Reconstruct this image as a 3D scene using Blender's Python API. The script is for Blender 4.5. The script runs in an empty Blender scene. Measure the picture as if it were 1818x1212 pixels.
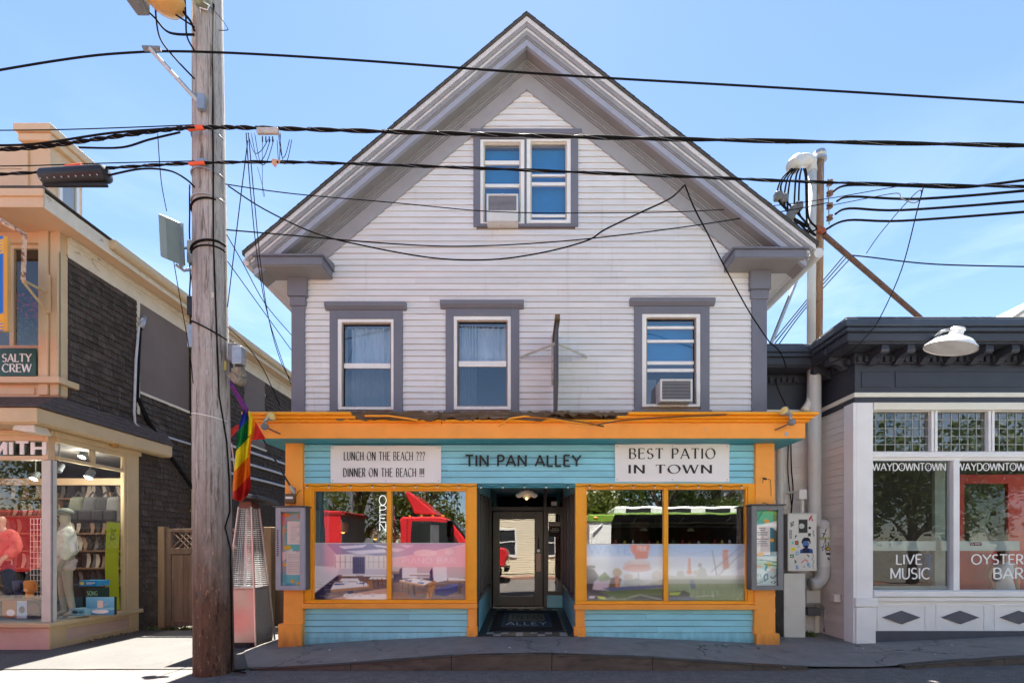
import bpy, math, random
import numpy as np
from mathutils import Vector, Matrix, noise as mnoise
random.seed(11)
R = math.radians
scene = bpy.context.scene
# ------------------------------------------------------------------ camera, sky, sun, exposure
F, D, H, CX, HY = 806.4, 7.2, 1.38, 935.0, 973.0       # focal length in photo pixels, distance to the shop front, eye height, vanishing point
cd = bpy.data.cameras.new('camera'); cam = bpy.data.objects.new('camera', cd)
scene.collection.objects.link(cam); scene.camera = cam
cam.location = (0, -D, H); cam.rotation_euler = (R(90), 0, 0)
cd.sensor_width = 36.0; cd.lens = 36.0 * F / 1818.0
cd.shift_x = -(CX - 909.0) / 1818.0; cd.shift_y = (HY - 606.0) / 1818.0
cd.clip_start = 0.05; cd.clip_end = 2000
SUN_EL, SUN_AZ = 66.0, -3.0                              # sun stands behind the houses, almost square to the street
w = bpy.data.worlds.new('World'); scene.world = w; w.use_nodes = True
nt = w.node_tree; nt.nodes.clear()
sky = nt.nodes.new('ShaderNodeTexSky'); sky.sky_type = 'NISHITA'; sky.sun_disc = False
sky.sun_elevation = R(SUN_EL); sky.sun_rotation = R(SUN_AZ)
sky.air_density = 1.0; sky.dust_density = 0.08; sky.ozone_density = 3.0; sky.altitude = 10
tc = nt.nodes.new('ShaderNodeTexCoord'); mp = nt.nodes.new('ShaderNodeMapping'); mp.inputs['Scale'].default_value = (1.3, 1.3, 5.0)
nz = nt.nodes.new('ShaderNodeTexNoise'); nz.inputs['Scale'].default_value = 1.7; nz.inputs['Detail'].default_value = 7; nz.inputs['Roughness'].default_value = 0.58; nz.inputs['Distortion'].default_value = 0.6
rp = nt.nodes.new('ShaderNodeValToRGB'); rp.color_ramp.elements[0].position = 0.45; rp.color_ramp.elements[1].position = 0.85
rp.color_ramp.elements[0].color = (0, 0, 0, 1); rp.color_ramp.elements[1].color = (0.34, 0.34, 0.34, 1)
mx = nt.nodes.new('ShaderNodeMix'); mx.data_type = 'RGBA'; mx.inputs[7].default_value = (11.0, 11.3, 11.8, 1)   # thin veils of white cloud
bg = nt.nodes.new('ShaderNodeBackground'); bg.inputs['Strength'].default_value = 0.05
out = nt.nodes.new('ShaderNodeOutputWorld'); L = nt.links.new
L(tc.outputs['Generated'], mp.inputs['Vector']); L(mp.outputs[0], nz.inputs['Vector']); L(nz.outputs[0], rp.inputs[0])
sz = nt.nodes.new('ShaderNodeSeparateXYZ'); L(tc.outputs['Generated'], sz.inputs[0])
hm = nt.nodes.new('ShaderNodeMapRange'); hm.inputs[1].default_value = .05; hm.inputs[2].default_value = .62; hm.inputs[3].default_value = 1.5; hm.inputs[4].default_value = .0; L(sz.outputs[2], hm.inputs[0])
cm = nt.nodes.new('ShaderNodeMath'); cm.operation = 'MULTIPLY'; cm.use_clamp = True; L(rp.outputs[0], cm.inputs[0]); L(hm.outputs[0], cm.inputs[1]); L(cm.outputs[0], mx.inputs[0]); L(sky.outputs[0], mx.inputs[6]); L(mx.outputs[2], bg.inputs[0]); L(bg.outputs[0], out.inputs[0])
sd = bpy.data.lights.new('sun', 'SUN'); sun = bpy.data.objects.new('sun', sd); scene.collection.objects.link(sun)
sd.energy = 5.0; sd.angle = R(0.5); sd.color = (1.0, 0.95, 0.87)
d = Vector((math.sin(R(SUN_AZ)) * math.cos(R(SUN_EL)), math.cos(R(SUN_AZ)) * math.cos(R(SUN_EL)), math.sin(R(SUN_EL))))
sun.rotation_euler = d.to_track_quat('Z', 'Y').to_euler(); sun.location = (0, 30, 40)
vs = scene.view_settings
scene.display_settings.display_device = 'sRGB'; vs.view_transform = 'Standard'; vs.look = 'None'; vs.gamma = 1; vs.use_curve_mapping = False
vs.exposure = 2.42
scene.render.engine = 'CYCLES'; cy = scene.cycles
cy.use_denoising = True; cy.max_bounces = 9; cy.diffuse_bounces = 5; cy.glossy_bounces = 5; cy.transparent_max_bounces = 12; cy.transmission_bounces = 4
cy.sample_clamp_indirect = 6.0; cy.caustics_reflective = False; cy.caustics_refractive = False

# ------------------------------------------------------------------ helpers
def wx(px, y=0.0): return (px - CX) * (D + y) / F       # photo column at depth y -> metres
def wz(py, y=0.0): return H + (HY - py) * (D + y) / F   # photo row at depth y -> metres
def P(px, py, y=0.0): return (wx(px, y), y, wz(py, y))
COL = scene.collection
ORG = {}
class MB:
    def __init__(s): s.v = []; s.f = []
    def add(s, vs, fs):
        o = len(s.v); s.v += [tuple(p) for p in vs]; s.f += [tuple(i + o for i in q) for q in fs]; return s
    def box(s, x0, x1, y0, y1, z0, z1):
        if x0 > x1: x0, x1 = x1, x0
        if y0 > y1: y0, y1 = y1, y0
        if z0 > z1: z0, z1 = z1, z0
        return s.add([(x0,y0,z0),(x1,y0,z0),(x1,y1,z0),(x0,y1,z0),(x0,y0,z1),(x1,y0,z1),(x1,y1,z1),(x0,y1,z1)],
                     [(3,2,1,0),(4,5,6,7),(0,1,5,4),(1,2,6,5),(2,3,7,6),(3,0,4,7)])
    def hexa(s, b, t):                                  # eight corners: bottom ring, top ring
        return s.add(list(b) + list(t), [(3,2,1,0),(4,5,6,7),(0,1,5,4),(1,2,6,5),(2,3,7,6),(3,0,4,7)])
    def prism(s, poly, a, b, axis='y'):                 # polygon extruded along an axis
        A = sum(poly[i][0]*poly[(i+1)%len(poly)][1] - poly[(i+1)%len(poly)][0]*poly[i][1] for i in range(len(poly)))
        if (A < 0): poly = poly[::-1]
        n = len(poly)
        f = {'y': lambda p, t: (p[0], t, p[1]), 'x': lambda p, t: (t, p[0], p[1]), 'z': lambda p, t: (p[0], p[1], t)}[axis]
        if a > b: a, b = b, a
        vs = [f(p, a) for p in poly] + [f(p, b) for p in poly]
        if axis == 'y': fs = [tuple(range(n)), tuple(range(2*n-1, n-1, -1))] + [(i, i+n, (i+1)%n+n, (i+1)%n) for i in range(n)]
        else: fs = [tuple(range(n-1, -1, -1)), tuple(range(n, 2*n))] + [(i, (i+1)%n, (i+1)%n+n, i+n) for i in range(n)]
        return s.add(vs, fs)
    def tube(s, pts, r, n=8, cap=True):
        pts = [Vector(p) for p in pts]; m = len(pts); rs = r if isinstance(r, (list, tuple)) else [r]*m
        vs = []; up = None
        for i, p in enumerate(pts):
            t = (pts[min(i+1, m-1)] - pts[max(i-1, 0)]); t = t.normalized() if t.length > 1e-9 else Vector((0,0,1))
            if up is None: up = Vector((0,0,1)) if abs(t.z) < 0.9 else Vector((1,0,0))
            u = (up - t*up.dot(t))
            u = u.normalized() if u.length > 1e-6 else t.orthogonal().normalized()
            up = u; q = t.cross(u)
            vs += [p + (u*math.cos(2*math.pi*k/n) + q*math.sin(2*math.pi*k/n))*rs[i] for k in range(n)]
        fs = [(i*n+k, i*n+(k+1)%n, (i+1)*n+(k+1)%n, (i+1)*n+k) for i in range(m-1) for k in range(n)]
        if cap: fs += [tuple(range(n-1, -1, -1)), tuple((m-1)*n+k for k in range(n))]
        return s.add(vs, fs)
    def lathe(s, prof, c=(0,0,0), n=20, M=None):        # (radius, height) profile about z, optionally turned by M
        vs = []
        for r, z in prof:
            for k in range(n):
                a = 2*math.pi*k/n; p = Vector((r*math.cos(a), r*math.sin(a), z))
                if M is not None: p = M @ p
                vs.append(p + Vector(c))
        m = len(prof)
        fs = [(i*n+k, i*n+(k+1)%n, (i+1)*n+(k+1)%n, (i+1)*n+k) for i in range(m-1) for k in range(n)]
        fs += [tuple(range(n-1, -1, -1)), tuple((m-1)*n+k for k in range(n))]
        return s.add(vs, fs)
    def ball(s, c, r, n=10, m=6, sc=(1,1,1)):
        pr = [(r*math.sin(math.pi*(i+.02)/(m+.04)) , -r*math.cos(math.pi*(i+.02)/(m+.04))) for i in range(m+1)]
        vs0 = len(s.v); s.lathe(pr, (0,0,0), n)
        for i in range(vs0, len(s.v)): p = s.v[i]; s.v[i] = (p[0]*sc[0]+c[0], p[1]*sc[1]+c[1], p[2]*sc[2]+c[2])
        return s
    def grid(s, fn, nu, nv):
        vs = [fn(i/nu, j/nv) for j in range(nv+1) for i in range(nu+1)]
        return s.add(vs, [(j*(nu+1)+i, j*(nu+1)+i+1, (j+1)*(nu+1)+i+1, (j+1)*(nu+1)+i) for j in range(nv) for i in range(nu)])
    def xform(s, M, start=0):
        s.v[start:] = [tuple(M @ Vector(p)) for p in s.v[start:]]; return s
    def build(s, name, mat, parent=None, smooth=False, bevel=0.0, label=None, cat=None, group=None, kind=None, org=None):
        if parent is not None: o0 = ORG[parent.name]
        elif org is not None: o0 = Vector(org)
        else:
            a = np.array(s.v); o0 = Vector(((a[:,0].min()+a[:,0].max())/2, (a[:,1].min()+a[:,1].max())/2, a[:,2].min()))
        me = bpy.data.meshes.new(name); me.from_pydata([(p[0]-o0.x, p[1]-o0.y, p[2]-o0.z) for p in s.v], [], s.f); me.update()
        if smooth:
            me.polygons.foreach_set('use_smooth', [True]*len(me.polygons))
            if smooth != 'all': me.set_sharp_from_angle(angle=R(38))
        if mat is not None:
            me.materials.append(mat)
        ob = bpy.data.objects.new(name, me); COL.objects.link(ob); ORG[ob.name] = o0
        if parent is not None: ob.parent = parent
        else: ob.location = o0
        if bevel:
            b = ob.modifiers.new('bevel', 'BEVEL'); b.width = bevel; b.segments = 1; b.limit_method = 'ANGLE'; b.angle_limit = R(50)
        return tag(ob, label, cat, group, kind)
def tag(ob, label=None, cat=None, group=None, kind=None):
    if label: ob['label'] = label
    if cat: ob['category'] = cat
    if group: ob['group'] = group
    if kind: ob['kind'] = kind
    return ob
def thing(name, loc, label, cat, group=None):
    o = bpy.data.objects.new(name, None); COL.objects.link(o); o.location = loc; o.empty_display_size = 0.1
    ORG[o.name] = Vector(loc); return tag(o, label, cat, group)
def inst(mesh, name, parent, loc, rot=(0,0,0), scale=(1,1,1)):   # loc in world metres; shares mesh data
    ob = bpy.data.objects.new(name, mesh); COL.objects.link(ob); ob.parent = parent
    ob.location = Vector(loc) - ORG[parent.name]; ob.rotation_euler = rot; ob.scale = scale; ORG[ob.name] = Vector(loc); return ob
def copy_tree(root, delta, label=None):
    def cp(o, par):
        c = o.copy(); COL.objects.link(c); c.parent = par
        for ch in [x for x in o.children]: cp(ch, c)
        return c
    r = cp(root, None); r.location = root.location + Vector(delta)
    if label: r['label'] = label
    return r
def mesh_only(mb, name, mat):
    me = bpy.data.meshes.new(name); me.from_pydata(mb.v, [], mb.f); me.update(); me.materials.append(mat); return me

# ------------------------------------------------------------------ materials
MATS = {}
def newmat(name):
    m = bpy.data.materials.new(name); m.use_nodes = True; n = m.node_tree; n.nodes.clear()
    o = n.nodes.new('ShaderNodeOutputMaterial'); return m, n, o
def mat(name, col, rough=0.6, var=0.12, scale=4.0, stretch=(1,1,1), bump=0.0, bscale=60.0, bstretch=None, metal=0.0, rnd=0.0, spots=None, spec=0.4, fine=0.0, coat=0.0, zmix=None, crack=None):
    """principled paint/wood/stone; colour drifts with noise, per-piece brightness, stains (colour, scale, threshold, amount, stretch)"""
    m, n, o = newmat(name); N = n.nodes.new; K = n.links.new
    b = N('ShaderNodeBsdfPrincipled'); K(b.outputs[0], o.inputs[0])
    b.inputs['Roughness'].default_value = rough; b.inputs['Metallic'].default_value = metal; b.inputs['Specular IOR Level'].default_value = spec
    if coat: b.inputs['Coat Weight'].default_value = coat; b.inputs['Coat Roughness'].default_value = 0.08
    g = N('ShaderNodeNewGeometry')
    def noise(sc, st, det=5.0, ro=0.6):
        mp = N('ShaderNodeMapping'); mp.inputs['Scale'].default_value = st; K(g.outputs['Position'], mp.inputs[0])
        t = N('ShaderNodeTexNoise'); t.inputs['Scale'].default_value = sc; t.inputs['Detail'].default_value = det; t.inputs['Roughness'].default_value = ro
        K(mp.outputs[0], t.inputs[0]); return t.outputs[0]
    def mul(a, v):
        x = N('ShaderNodeMix'); x.data_type = 'RGBA'; x.blend_type = 'MULTIPLY'; x.inputs[0].default_value = 1.0
        K(a, x.inputs[6]); K(v, x.inputs[7]); return x.outputs[2]
    def mr(v, lo, hi, a=0.0, bb=1.0):
        x = N('ShaderNodeMapRange'); x.inputs[1].default_value = a; x.inputs[2].default_value = bb; x.inputs[3].default_value = lo; x.inputs[4].default_value = hi; K(v, x.inputs[0]); return x.outputs[0]
    c = N('ShaderNodeRGB'); c.outputs[0].default_value = (*col, 1); cur = c.outputs[0]
    if var: cur = mul(cur, mr(noise(scale, stretch), 1-var, 1+var, 0.25, 0.75))
    if fine: cur = mul(cur, mr(noise(scale*14, stretch, 3), 1-fine, 1+fine, 0.25, 0.75))
    if rnd:
        oi = N('ShaderNodeObjectInfo'); cur = mul(cur, mr(oi.outputs['Random'], 1-rnd, 1+rnd))
    for sp in (spots or []):
        scol, ssc, th, am, st = sp
        v = mr(noise(ssc, st, 6, 0.65), 0, am, th, th+0.08)
        x = N('ShaderNodeMix'); x.data_type = 'RGBA'; x.inputs[7].default_value = (*scol, 1); K(v, x.inputs[0]); K(cur, x.inputs[6]); cur = x.outputs[2]
    if crack:                                           # wandering hairline cracks: scale, width, colour
        csc, cwd, ccol = crack; nz_ = N('ShaderNodeTexNoise'); nz_.inputs['Scale'].default_value = csc*4; nz_.inputs['Detail'].default_value = 6; K(g.outputs['Position'], nz_.inputs[0])
        va = N('ShaderNodeVectorMath'); va.operation = 'MULTIPLY_ADD'; va.inputs[1].default_value = (.5/csc,)*3; K(nz_.outputs['Color'], va.inputs[0]); K(g.outputs['Position'], va.inputs[2])
        vo = N('ShaderNodeTexVoronoi'); vo.feature = 'DISTANCE_TO_EDGE'; vo.inputs['Scale'].default_value = csc; K(va.outputs[0], vo.inputs[0])
        x = N('ShaderNodeMix'); x.data_type = 'RGBA'; x.inputs[7].default_value = (*ccol, 1); ml = N('ShaderNodeMath'); ml.operation = 'MULTIPLY'
        K(mr(vo.outputs['Distance'], 1, 0, 0, cwd), ml.inputs[0]); K(mr(noise(1.1, (1,1,1)), 0, 1, .45, .6), ml.inputs[1]); K(ml.outputs[0], x.inputs[0]); K(cur, x.inputs[6]); cur = x.outputs[2]
    if zmix:                                            # a stain or dip that climbs to a height, with a ragged upper edge
        zc, z0, z1, amp, zsp = zmix; sp = N('ShaderNodeSeparateXYZ'); K(g.outputs['Position'], sp.inputs[0])
        ad = N('ShaderNodeMath'); ad.operation = 'MULTIPLY_ADD'; ad.inputs[1].default_value = amp; K(noise(3.0, (3,3,.5), 6), ad.inputs[0]); K(sp.outputs[2], ad.inputs[2])
        c2 = N('ShaderNodeRGB'); c2.outputs[0].default_value = (*zc, 1); k2 = mul(c2.outputs[0], mr(noise(5.0, (3,3,.7)), .55, 1.5, .25, .75))
        for scol, ssc, th, am, st in zsp:
            x = N('ShaderNodeMix'); x.data_type = 'RGBA'; x.inputs[7].default_value = (*scol, 1); K(mr(noise(ssc, st, 6, .65), 0, am, th, th+.07), x.inputs[0]); K(k2, x.inputs[6]); k2 = x.outputs[2]
        x = N('ShaderNodeMix'); x.data_type = 'RGBA'; K(mr(ad.outputs[0], 1, 0, z0+amp*.5, z1+amp*.5), x.inputs[0]); K(cur, x.inputs[6]); K(k2, x.inputs[7]); cur = x.outputs[2]
    K(cur, b.inputs['Base Color'])
    if bump:
        bp = N('ShaderNodeBump'); bp.inputs['Strength'].default_value = bump; bp.inputs['Distance'].default_value = 0.01
        K(noise(bscale, bstretch or stretch, 4), bp.inputs['Height']); K(bp.outputs[0], b.inputs['Normal'])
    MATS[name] = m; return m
def glass(name, refl=0.10, tint=(0.9,0.95,0.95), rough=0.0, wave=0.0):
    m, n, o = newmat(name); N = n.nodes.new; K = n.links.new
    t = N('ShaderNodeBsdfTransparent'); t.inputs[0].default_value = (*tint, 1)
    g = N('ShaderNodeBsdfGlossy'); g.inputs['Roughness'].default_value = rough; g.inputs[0].default_value = (1,1,1,1)
    lw = N('ShaderNodeLayerWeight'); lw.inputs[0].default_value = 0.5
    pw = N('ShaderNodeMath'); pw.operation = 'POWER'; pw.inputs[1].default_value = 5.0; K(lw.outputs['Facing'], pw.inputs[0])
    ad = N('ShaderNodeMath'); ad.operation = 'MULTIPLY_ADD'; ad.use_clamp = True; ad.inputs[1].default_value = 1-refl; ad.inputs[2].default_value = refl; K(pw.outputs[0], ad.inputs[0])
    if wave:
        tx = N('ShaderNodeTexNoise'); tx.inputs['Scale'].default_value = 1.6; gg = N('ShaderNodeNewGeometry'); K(gg.outputs['Position'], tx.inputs[0])
        bp = N('ShaderNodeBump'); bp.inputs['Strength'].default_value = wave; bp.inputs['Distance'].default_value = 0.02; K(tx.outputs[0], bp.inputs['Height']); K(bp.outputs[0], g.inputs['Normal'])
    x = N('ShaderNodeMixShader'); K(ad.outputs[0], x.inputs[0]); K(t.outputs[0], x.inputs[1]); K(g.outputs[0], x.inputs[2]); K(x.outputs[0], o.inputs[0])
    MATS[name] = m; return m
def emit(name, col, st):
    m, n, o = newmat(name); e = n.nodes.new('ShaderNodeEmission'); e.inputs[0].default_value = (*col, 1); e.inputs[1].default_value = st
    n.links.new(e.outputs[0], o.inputs[0]); MATS[name] = m; return m
def printed(name, rough=0.45, spec=0.4, alpha=None):    # flat print: colours come from the sheet's own colour layer
    m, n, o = newmat(name); b = n.nodes.new('ShaderNodeBsdfPrincipled'); a = n.nodes.new('ShaderNodeAttribute'); a.attribute_name = 'ink'
    n.links.new(a.outputs['Color'], b.inputs['Base Color']); b.inputs['Roughness'].default_value = rough; b.inputs['Specular IOR Level'].default_value = spec
    n.links.new(b.outputs[0], o.inputs[0]); MATS[name] = m; return m
def srgb(r, g, b):
    f = lambda c: (c/255/12.92) if c/255 <= 0.04045 else ((c/255+0.055)/1.055)**2.4
    return (f(r), f(g), f(b))

# ------------------------------------------------------------------ lettering drawn with strokes
def arc(cx, cy, rx, ry, a0, a1, n=12): return [(cx+rx*math.cos(R(a0+(a1-a0)*i/n)), cy+ry*math.sin(R(a0+(a1-a0)*i/n))) for i in range(n+1)]
GL = {
 'A': (.74, [[(0,0),(.37,1)],[(.37,1),(.74,0)],[(.13,.34),(.61,.34)]]),
 'B': (.58, [[(.06,0),(.06,1)],[(.06,1),(.3,1)]+arc(.3,.76,.22,.24,90,-90)+[(.06,.52)],[(.06,.52),(.32,.52)]+arc(.32,.26,.25,.26,90,-90)+[(.06,0)]]),
 'C': (.70, [arc(.42,.5,.40,.5,50,310,18)]),
 'D': (.70, [[(.06,0),(.06,1)],[(.06,1),(.28,1)]+arc(.28,.5,.40,.5,90,-90,14)+[(.06,0)]]),
 'E': (.54, [[(.06,0),(.06,1)],[(.06,1),(.52,1)],[(.06,.52),(.44,.52)],[(.06,0),(.54,0)]]),
 'F': (.50, [[(.06,0),(.06,1)],[(.06,1),(.50,1)],[(.06,.52),(.42,.52)]]),
 'G': (.76, [arc(.42,.5,.40,.5,50,335,18)+[(.80,.45),(.5,.45)]]),
 'H': (.70, [[(.06,0),(.06,1)],[(.64,0),(.64,1)],[(.06,.52),(.64,.52)]]),
 'I': (.14, [[(.07,0),(.07,1)]]),
 'K': (.62, [[(.06,0),(.06,1)],[(.06,.4),(.58,1)],[(.22,.58),(.62,0)]]),
 'L': (.50, [[(.06,0),(.06,1)],[(.06,0),(.50,0)]]),
 'M': (.88, [[(.06,0),(.06,1)],[(.06,1),(.44,.1)],[(.44,.1),(.82,1)],[(.82,1),(.82,0)]]),
 'N': (.74, [[(.06,0),(.06,1)],[(.06,1),(.68,0)],[(.68,0),(.68,1)]]),
 'O': (.84, [arc(.42,.5,.40,.5,90,450,24)]),
 'P': (.56, [[(.06,0),(.06,1)],[(.06,1),(.3,1)]+arc(.3,.73,.24,.27,90,-90)+[(.06,.46)]]),
 'R': (.60, [[(.06,0),(.06,1)],[(.06,1),(.3,1)]+arc(.3,.74,.23,.26,90,-90)+[(.06,.48)],[(.28,.48),(.60,0)]]),
 'S': (.54, [arc(.27,.74,.22,.25,40,270,12)+arc(.27,.25,.24,.25,90,-140,12)]),
 'T': (.62, [[(.31,0),(.31,1)],[(0,1),(.62,1)]]),
 'U': (.70, [[(.06,1),(.06,.32)]+arc(.35,.32,.29,.32,180,360,12)+[(.64,1)]]),
 'V': (.70, [[(0,1),(.35,0)],[(.35,0),(.70,1)]]),
 'W': (1.04,[[(0,1),(.26,0)],[(.26,0),(.52,1)],[(.52,1),(.78,0)],[(.78,0),(1.04,1)]]),
 'Y': (.70, [[(0,1),(.35,.48)],[(.70,1),(.35,.48)],[(.35,.48),(.35,0)]]),
 '?': (.44, [arc(.22,.76,.2,.24,165,-80,12)+[(.22,.28)],[(.22,.10),(.22,-.01)]]),
 '!': (.14, [[(.07,1),(.07,.28)],[(.07,.10),(.07,-.01)]]),
 '2': (.52, [arc(.26,.74,.22,.26,160,-35,10)+[(.04,0),(.50,0)]]),
 '6': (.54, [arc(.27,.28,.23,.28,90,450,16),[(.42,1),(.06,.40)]]),
 '9': (.54, [arc(.27,.72,.23,.28,90,450,16),[(.12,0),(.48,.60)]]),
 'r': (.30, [[(.05,0),(.05,.66)],[(.05,.4)]+arc(.25,.42,.2,.24,180,70,5)]),
 'u': (.46, [[(.05,.66),(.05,.24)]+arc(.23,.24,.18,.24,180,360,8)+[(.41,.66)],[(.41,.66),(.41,0)]]),
 's': (.36, [arc(.18,.49,.14,.17,40,270,8)+arc(.18,.16,.15,.16,90,-140,8)]),
 't': (.28, [[(.13,0),(.13,.88)],[(0,.64),(.28,.64)]]),
 'h': (.46, [[(.05,0),(.05,1)],[(.05,.36)]+arc(.23,.42,.18,.24,180,0,8)+[(.41,0)]]),
 'e': (.48, [[(.05,.34),(.43,.34)]+arc(.24,.33,.19,.33,0,310,14)]),
 'n': (.46, [[(.05,0),(.05,.66)],[(.05,.36)]+arc(.23,.42,.18,.24,180,0,8)+[(.41,0)]]),
 ' ': (.34, []),
}
def strokes(text, thick, thin=None, serif=0.0, gap=0.16):
    """list of quads (in cap-height units) and the advance width; thin/serif turn the block letters into book type"""
    thin = thick if thin is None else thin; quads = []; x = 0.0; per = []
    def wd(dx, dy):
        l = math.hypot(dx, dy) or 1; dx /= l; dy /= l
        k = abs(dy)
        if dx*dy > 0.12 and abs(dx) > 0.12: k *= 0.25       # rising strokes are the thin ones
        return thin + (thick-thin)*k
    for ch in text:
        gw, ss = GL[ch]; cur = []
        for st in ss:
            n = len(st)
            if n < 2: continue
            closed = n > 8 and math.dist(st[0], st[-1]) < 1e-6
            Ls = []
            for i, p in enumerate(st):
                a = st[i-1] if i else (st[-2] if closed else p); b = st[i+1] if i < n-1 else (st[1] if closed else p)
                dx, dy = b[0]-a[0], b[1]-a[1]; l = math.hypot(dx, dy) or 1
                h = wd(dx, dy)/2; nx, ny = -dy/l*h, dx/l*h
                Ls.append(((p[0]+nx+x, p[1]+ny), (p[0]-nx+x, p[1]-ny)))
            for i in range(n-1): cur.append([Ls[i][0], Ls[i+1][0], Ls[i+1][1], Ls[i][1]])
            if serif and not closed and ch not in '!':
                for (p, q) in ((st[0], st[1]), (st[-1], st[-2])):
                    dx, dy = p[0]-q[0], p[1]-q[1]
                    if abs(dy) > abs(dx)*0.8 and (abs(p[1]) < .02 or abs(p[1]-1) < .02):
                        s = -1 if p[1] > .5 else 1; cur.append([(p[0]+x-serif, p[1]), (p[0]+x+serif, p[1]), (p[0]+x+serif, p[1]+s*thin), (p[0]+x-serif, p[1]+s*thin)])
                    elif abs(dx) > abs(dy) and n == 2 and ch in 'EFLT':
                        s = -1 if p[1] > .8 else 1; cur.append([(p[0]+x-thin/2, p[1]), (p[0]+x+thin/2, p[1]), (p[0]+x+thin/2, p[1]+s*serif*1.5), (p[0]+x-thin/2, p[1]+s*serif*1.5)])
                    elif ch in 'CSG?' and n > 8:
                        cur.append([(p[0]+x-thin/2, p[1]-serif*.9), (p[0]+x+thin/2, p[1]-serif*.9), (p[0]+x+thin/2, p[1]+serif*.9), (p[0]+x-thin/2, p[1]+serif*.9)])
        quads += cur; per.append(cur); x += gw + gap
    return quads, x-gap, per
def letters(mb, quads, wid, x0, x1, z0, z1, y, dep=0.002):
    """lay stroke quads on a wall that faces the street, between x0..x1 and z0..z1"""
    sx = (x1-x0)/wid; sz = z1-z0
    for k, q in enumerate(quads):
        yy = y - (k % 7)*0.00013
        pl = [(x0+u*sx, z0+v*sz) for u, v in q]; mb.prism(pl, yy-dep, y+0.0, 'y')
    return mb

def letter_parts(parent, txt, m, x0, x1, z0, z1, y, dep, wd, th=None, serif=0.0, gap=.16, name='letter'):
    _, wid, per = strokes(txt, wd, th, serif, gap)
    for cur in per:
        if cur: letters(MB(), cur, wid, x0, x1, z0, z1, y, dep).build(name, m, parent)

# ------------------------------------------------------------------ flat prints: a small drawing kept as colours on a fine sheet
class Ras:
    def __init__(s, w, h, bg): s.w, s.h, s.k = w, h, 2; s.a = np.zeros((h*2, w*2, 3)); s.a[:] = bg; s.Y, s.X = np.mgrid[0:h*2, 0:w*2]; s.X = (s.X+.5)/(w*2); s.Y = (s.Y+.5)/(h*2)
    def put(s, m, c, al=1.0): s.a[m] = s.a[m]*(1-al) + np.array(c)*al
    def poly(s, pts, c, al=1.0):                        # 0..1, y down
        m = np.zeros(s.X.shape, bool); n = len(pts)
        for i in range(n):
            x0, y0 = pts[i]; x1, y1 = pts[(i+1) % n]
            if y0 == y1: continue
            m ^= ((y0 > s.Y) != (y1 > s.Y)) & (s.X < (x1-x0)*(s.Y-y0)/(y1-y0)+x0)
        s.put(m, c, al); return s
    def rect(s, x0, y0, x1, y1, c, al=1.0): s.put((s.X >= x0) & (s.X < x1) & (s.Y >= y0) & (s.Y < y1), c, al); return s
    def ell(s, cx, cy, rx, ry, c, al=1.0): s.put(((s.X-cx)/rx)**2 + ((s.Y-cy)/ry)**2 < 1, c, al); return s
    def line(s, pts, wd, c, al=1.0):
        asp = s.w/s.h
        for (x0, y0), (x1, y1) in zip(pts[:-1], pts[1:]):
            dx, dy = (x1-x0)*asp, y1-y0; l = math.hypot(dx, dy) or 1; nx, ny = -dy/l*wd/asp, dx/l*wd
            s.poly([(x0+nx, y0+ny), (x1+nx, y1+ny), (x1-nx, y1-ny), (x0-nx, y0-ny)], c, al)
        return s
    def text(s, t, x0, x1, y0, y1, c, wgt=.12, al=1.0, **k):
        q, wid, _ = strokes(t, wgt, **k)
        for p in q: s.poly([(x0+u/wid*(x1-x0), y1-v*(y1-y0)) for u, v in p], c, al)
        return s
    def grad(s, y0, y1, c0, c1, al=1.0):
        m = (s.Y >= y0) & (s.Y < y1); t = ((s.Y-y0)/(y1-y0))[m][:, None]; s.a[m] = s.a[m]*(1-al) + (np.array(c0)*(1-t) + np.array(c1)*t)*al; return s
    def blur(s, k):                                     # soft, slightly out of focus print
        for ax in (0, 1):
            p = np.pad(s.a, [(k, k) if i == ax else (0, 0) for i in range(3)], mode='edge'); n = s.a.shape[ax]
            s.a = sum(np.take(p, range(i, i+n), axis=ax) for i in range(2*k+1))/(2*k+1)
        return s
    def speck(s, amt, seed=1):
        rg = np.random.default_rng(seed); s.a *= 1 + amt*(rg.random(s.a.shape[:2])[..., None]-.5); return s
    def sheet(s, name, fn, mat, parent=None, gain=1.0, **kw):     # fn(u, v) -> point, v down
        img = s.a.reshape(s.h, 2, s.w, 2, 3).mean((1, 3))*gain
        mb = MB(); mb.grid(fn, s.w, s.h); mb.f = [tuple(reversed(q)) for q in mb.f]; ob = mb.build(name, mat, parent, **kw)
        at = ob.data.attributes.new('ink', 'FLOAT_COLOR', 'CORNER')
        c = np.ones((s.h*s.w, 4, 4), np.float32); c[:, :, :3] = np.clip(img.reshape(-1, 1, 3), 0, 1)
        at.data.foreach_set('color', c.ravel()); return ob
# ------------------------------------------------------------------ palette
WHITE = mat('white_clapboard_paint', (.735,.733,.735), .55, .06, 2.0, (1,1,4), .2, 60, (.25,1,3), rnd=.05, spots=[((.50,.42,.34), 22, .705, .7, (.5,1,1)), ((.55,.53,.51), 2.2, .60, .35, (2.5,1,.25)), ((.42,.40,.42), 5, .65, .45, (.25,1,2.5))])
TRIMW = mat('white_window_paint', (.82,.82,.80), .45, .05, 6, bump=.06, spots=[((.45,.36,.25), 14, .68, .5, (1,1,1))])
SLATE = mat('slate_purple_trim_paint', (.170,.174,.212), .5, .08, 3, (1,1,1), .1, 70, rnd=.02, spots=[((.13,.12,.13), 7, .67, .5, (1,1,.6))])
SOFF = mat('grey_soffit_paint', (.25,.243,.245), .6, .12, 2.5, bump=.08)
SLATE2 = mat('grey_rake_paint', (.28,.285,.305), .5, .1, 4, spots=[((.16,.15,.15), 9, .66, .5, (1,1,1))])
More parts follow.
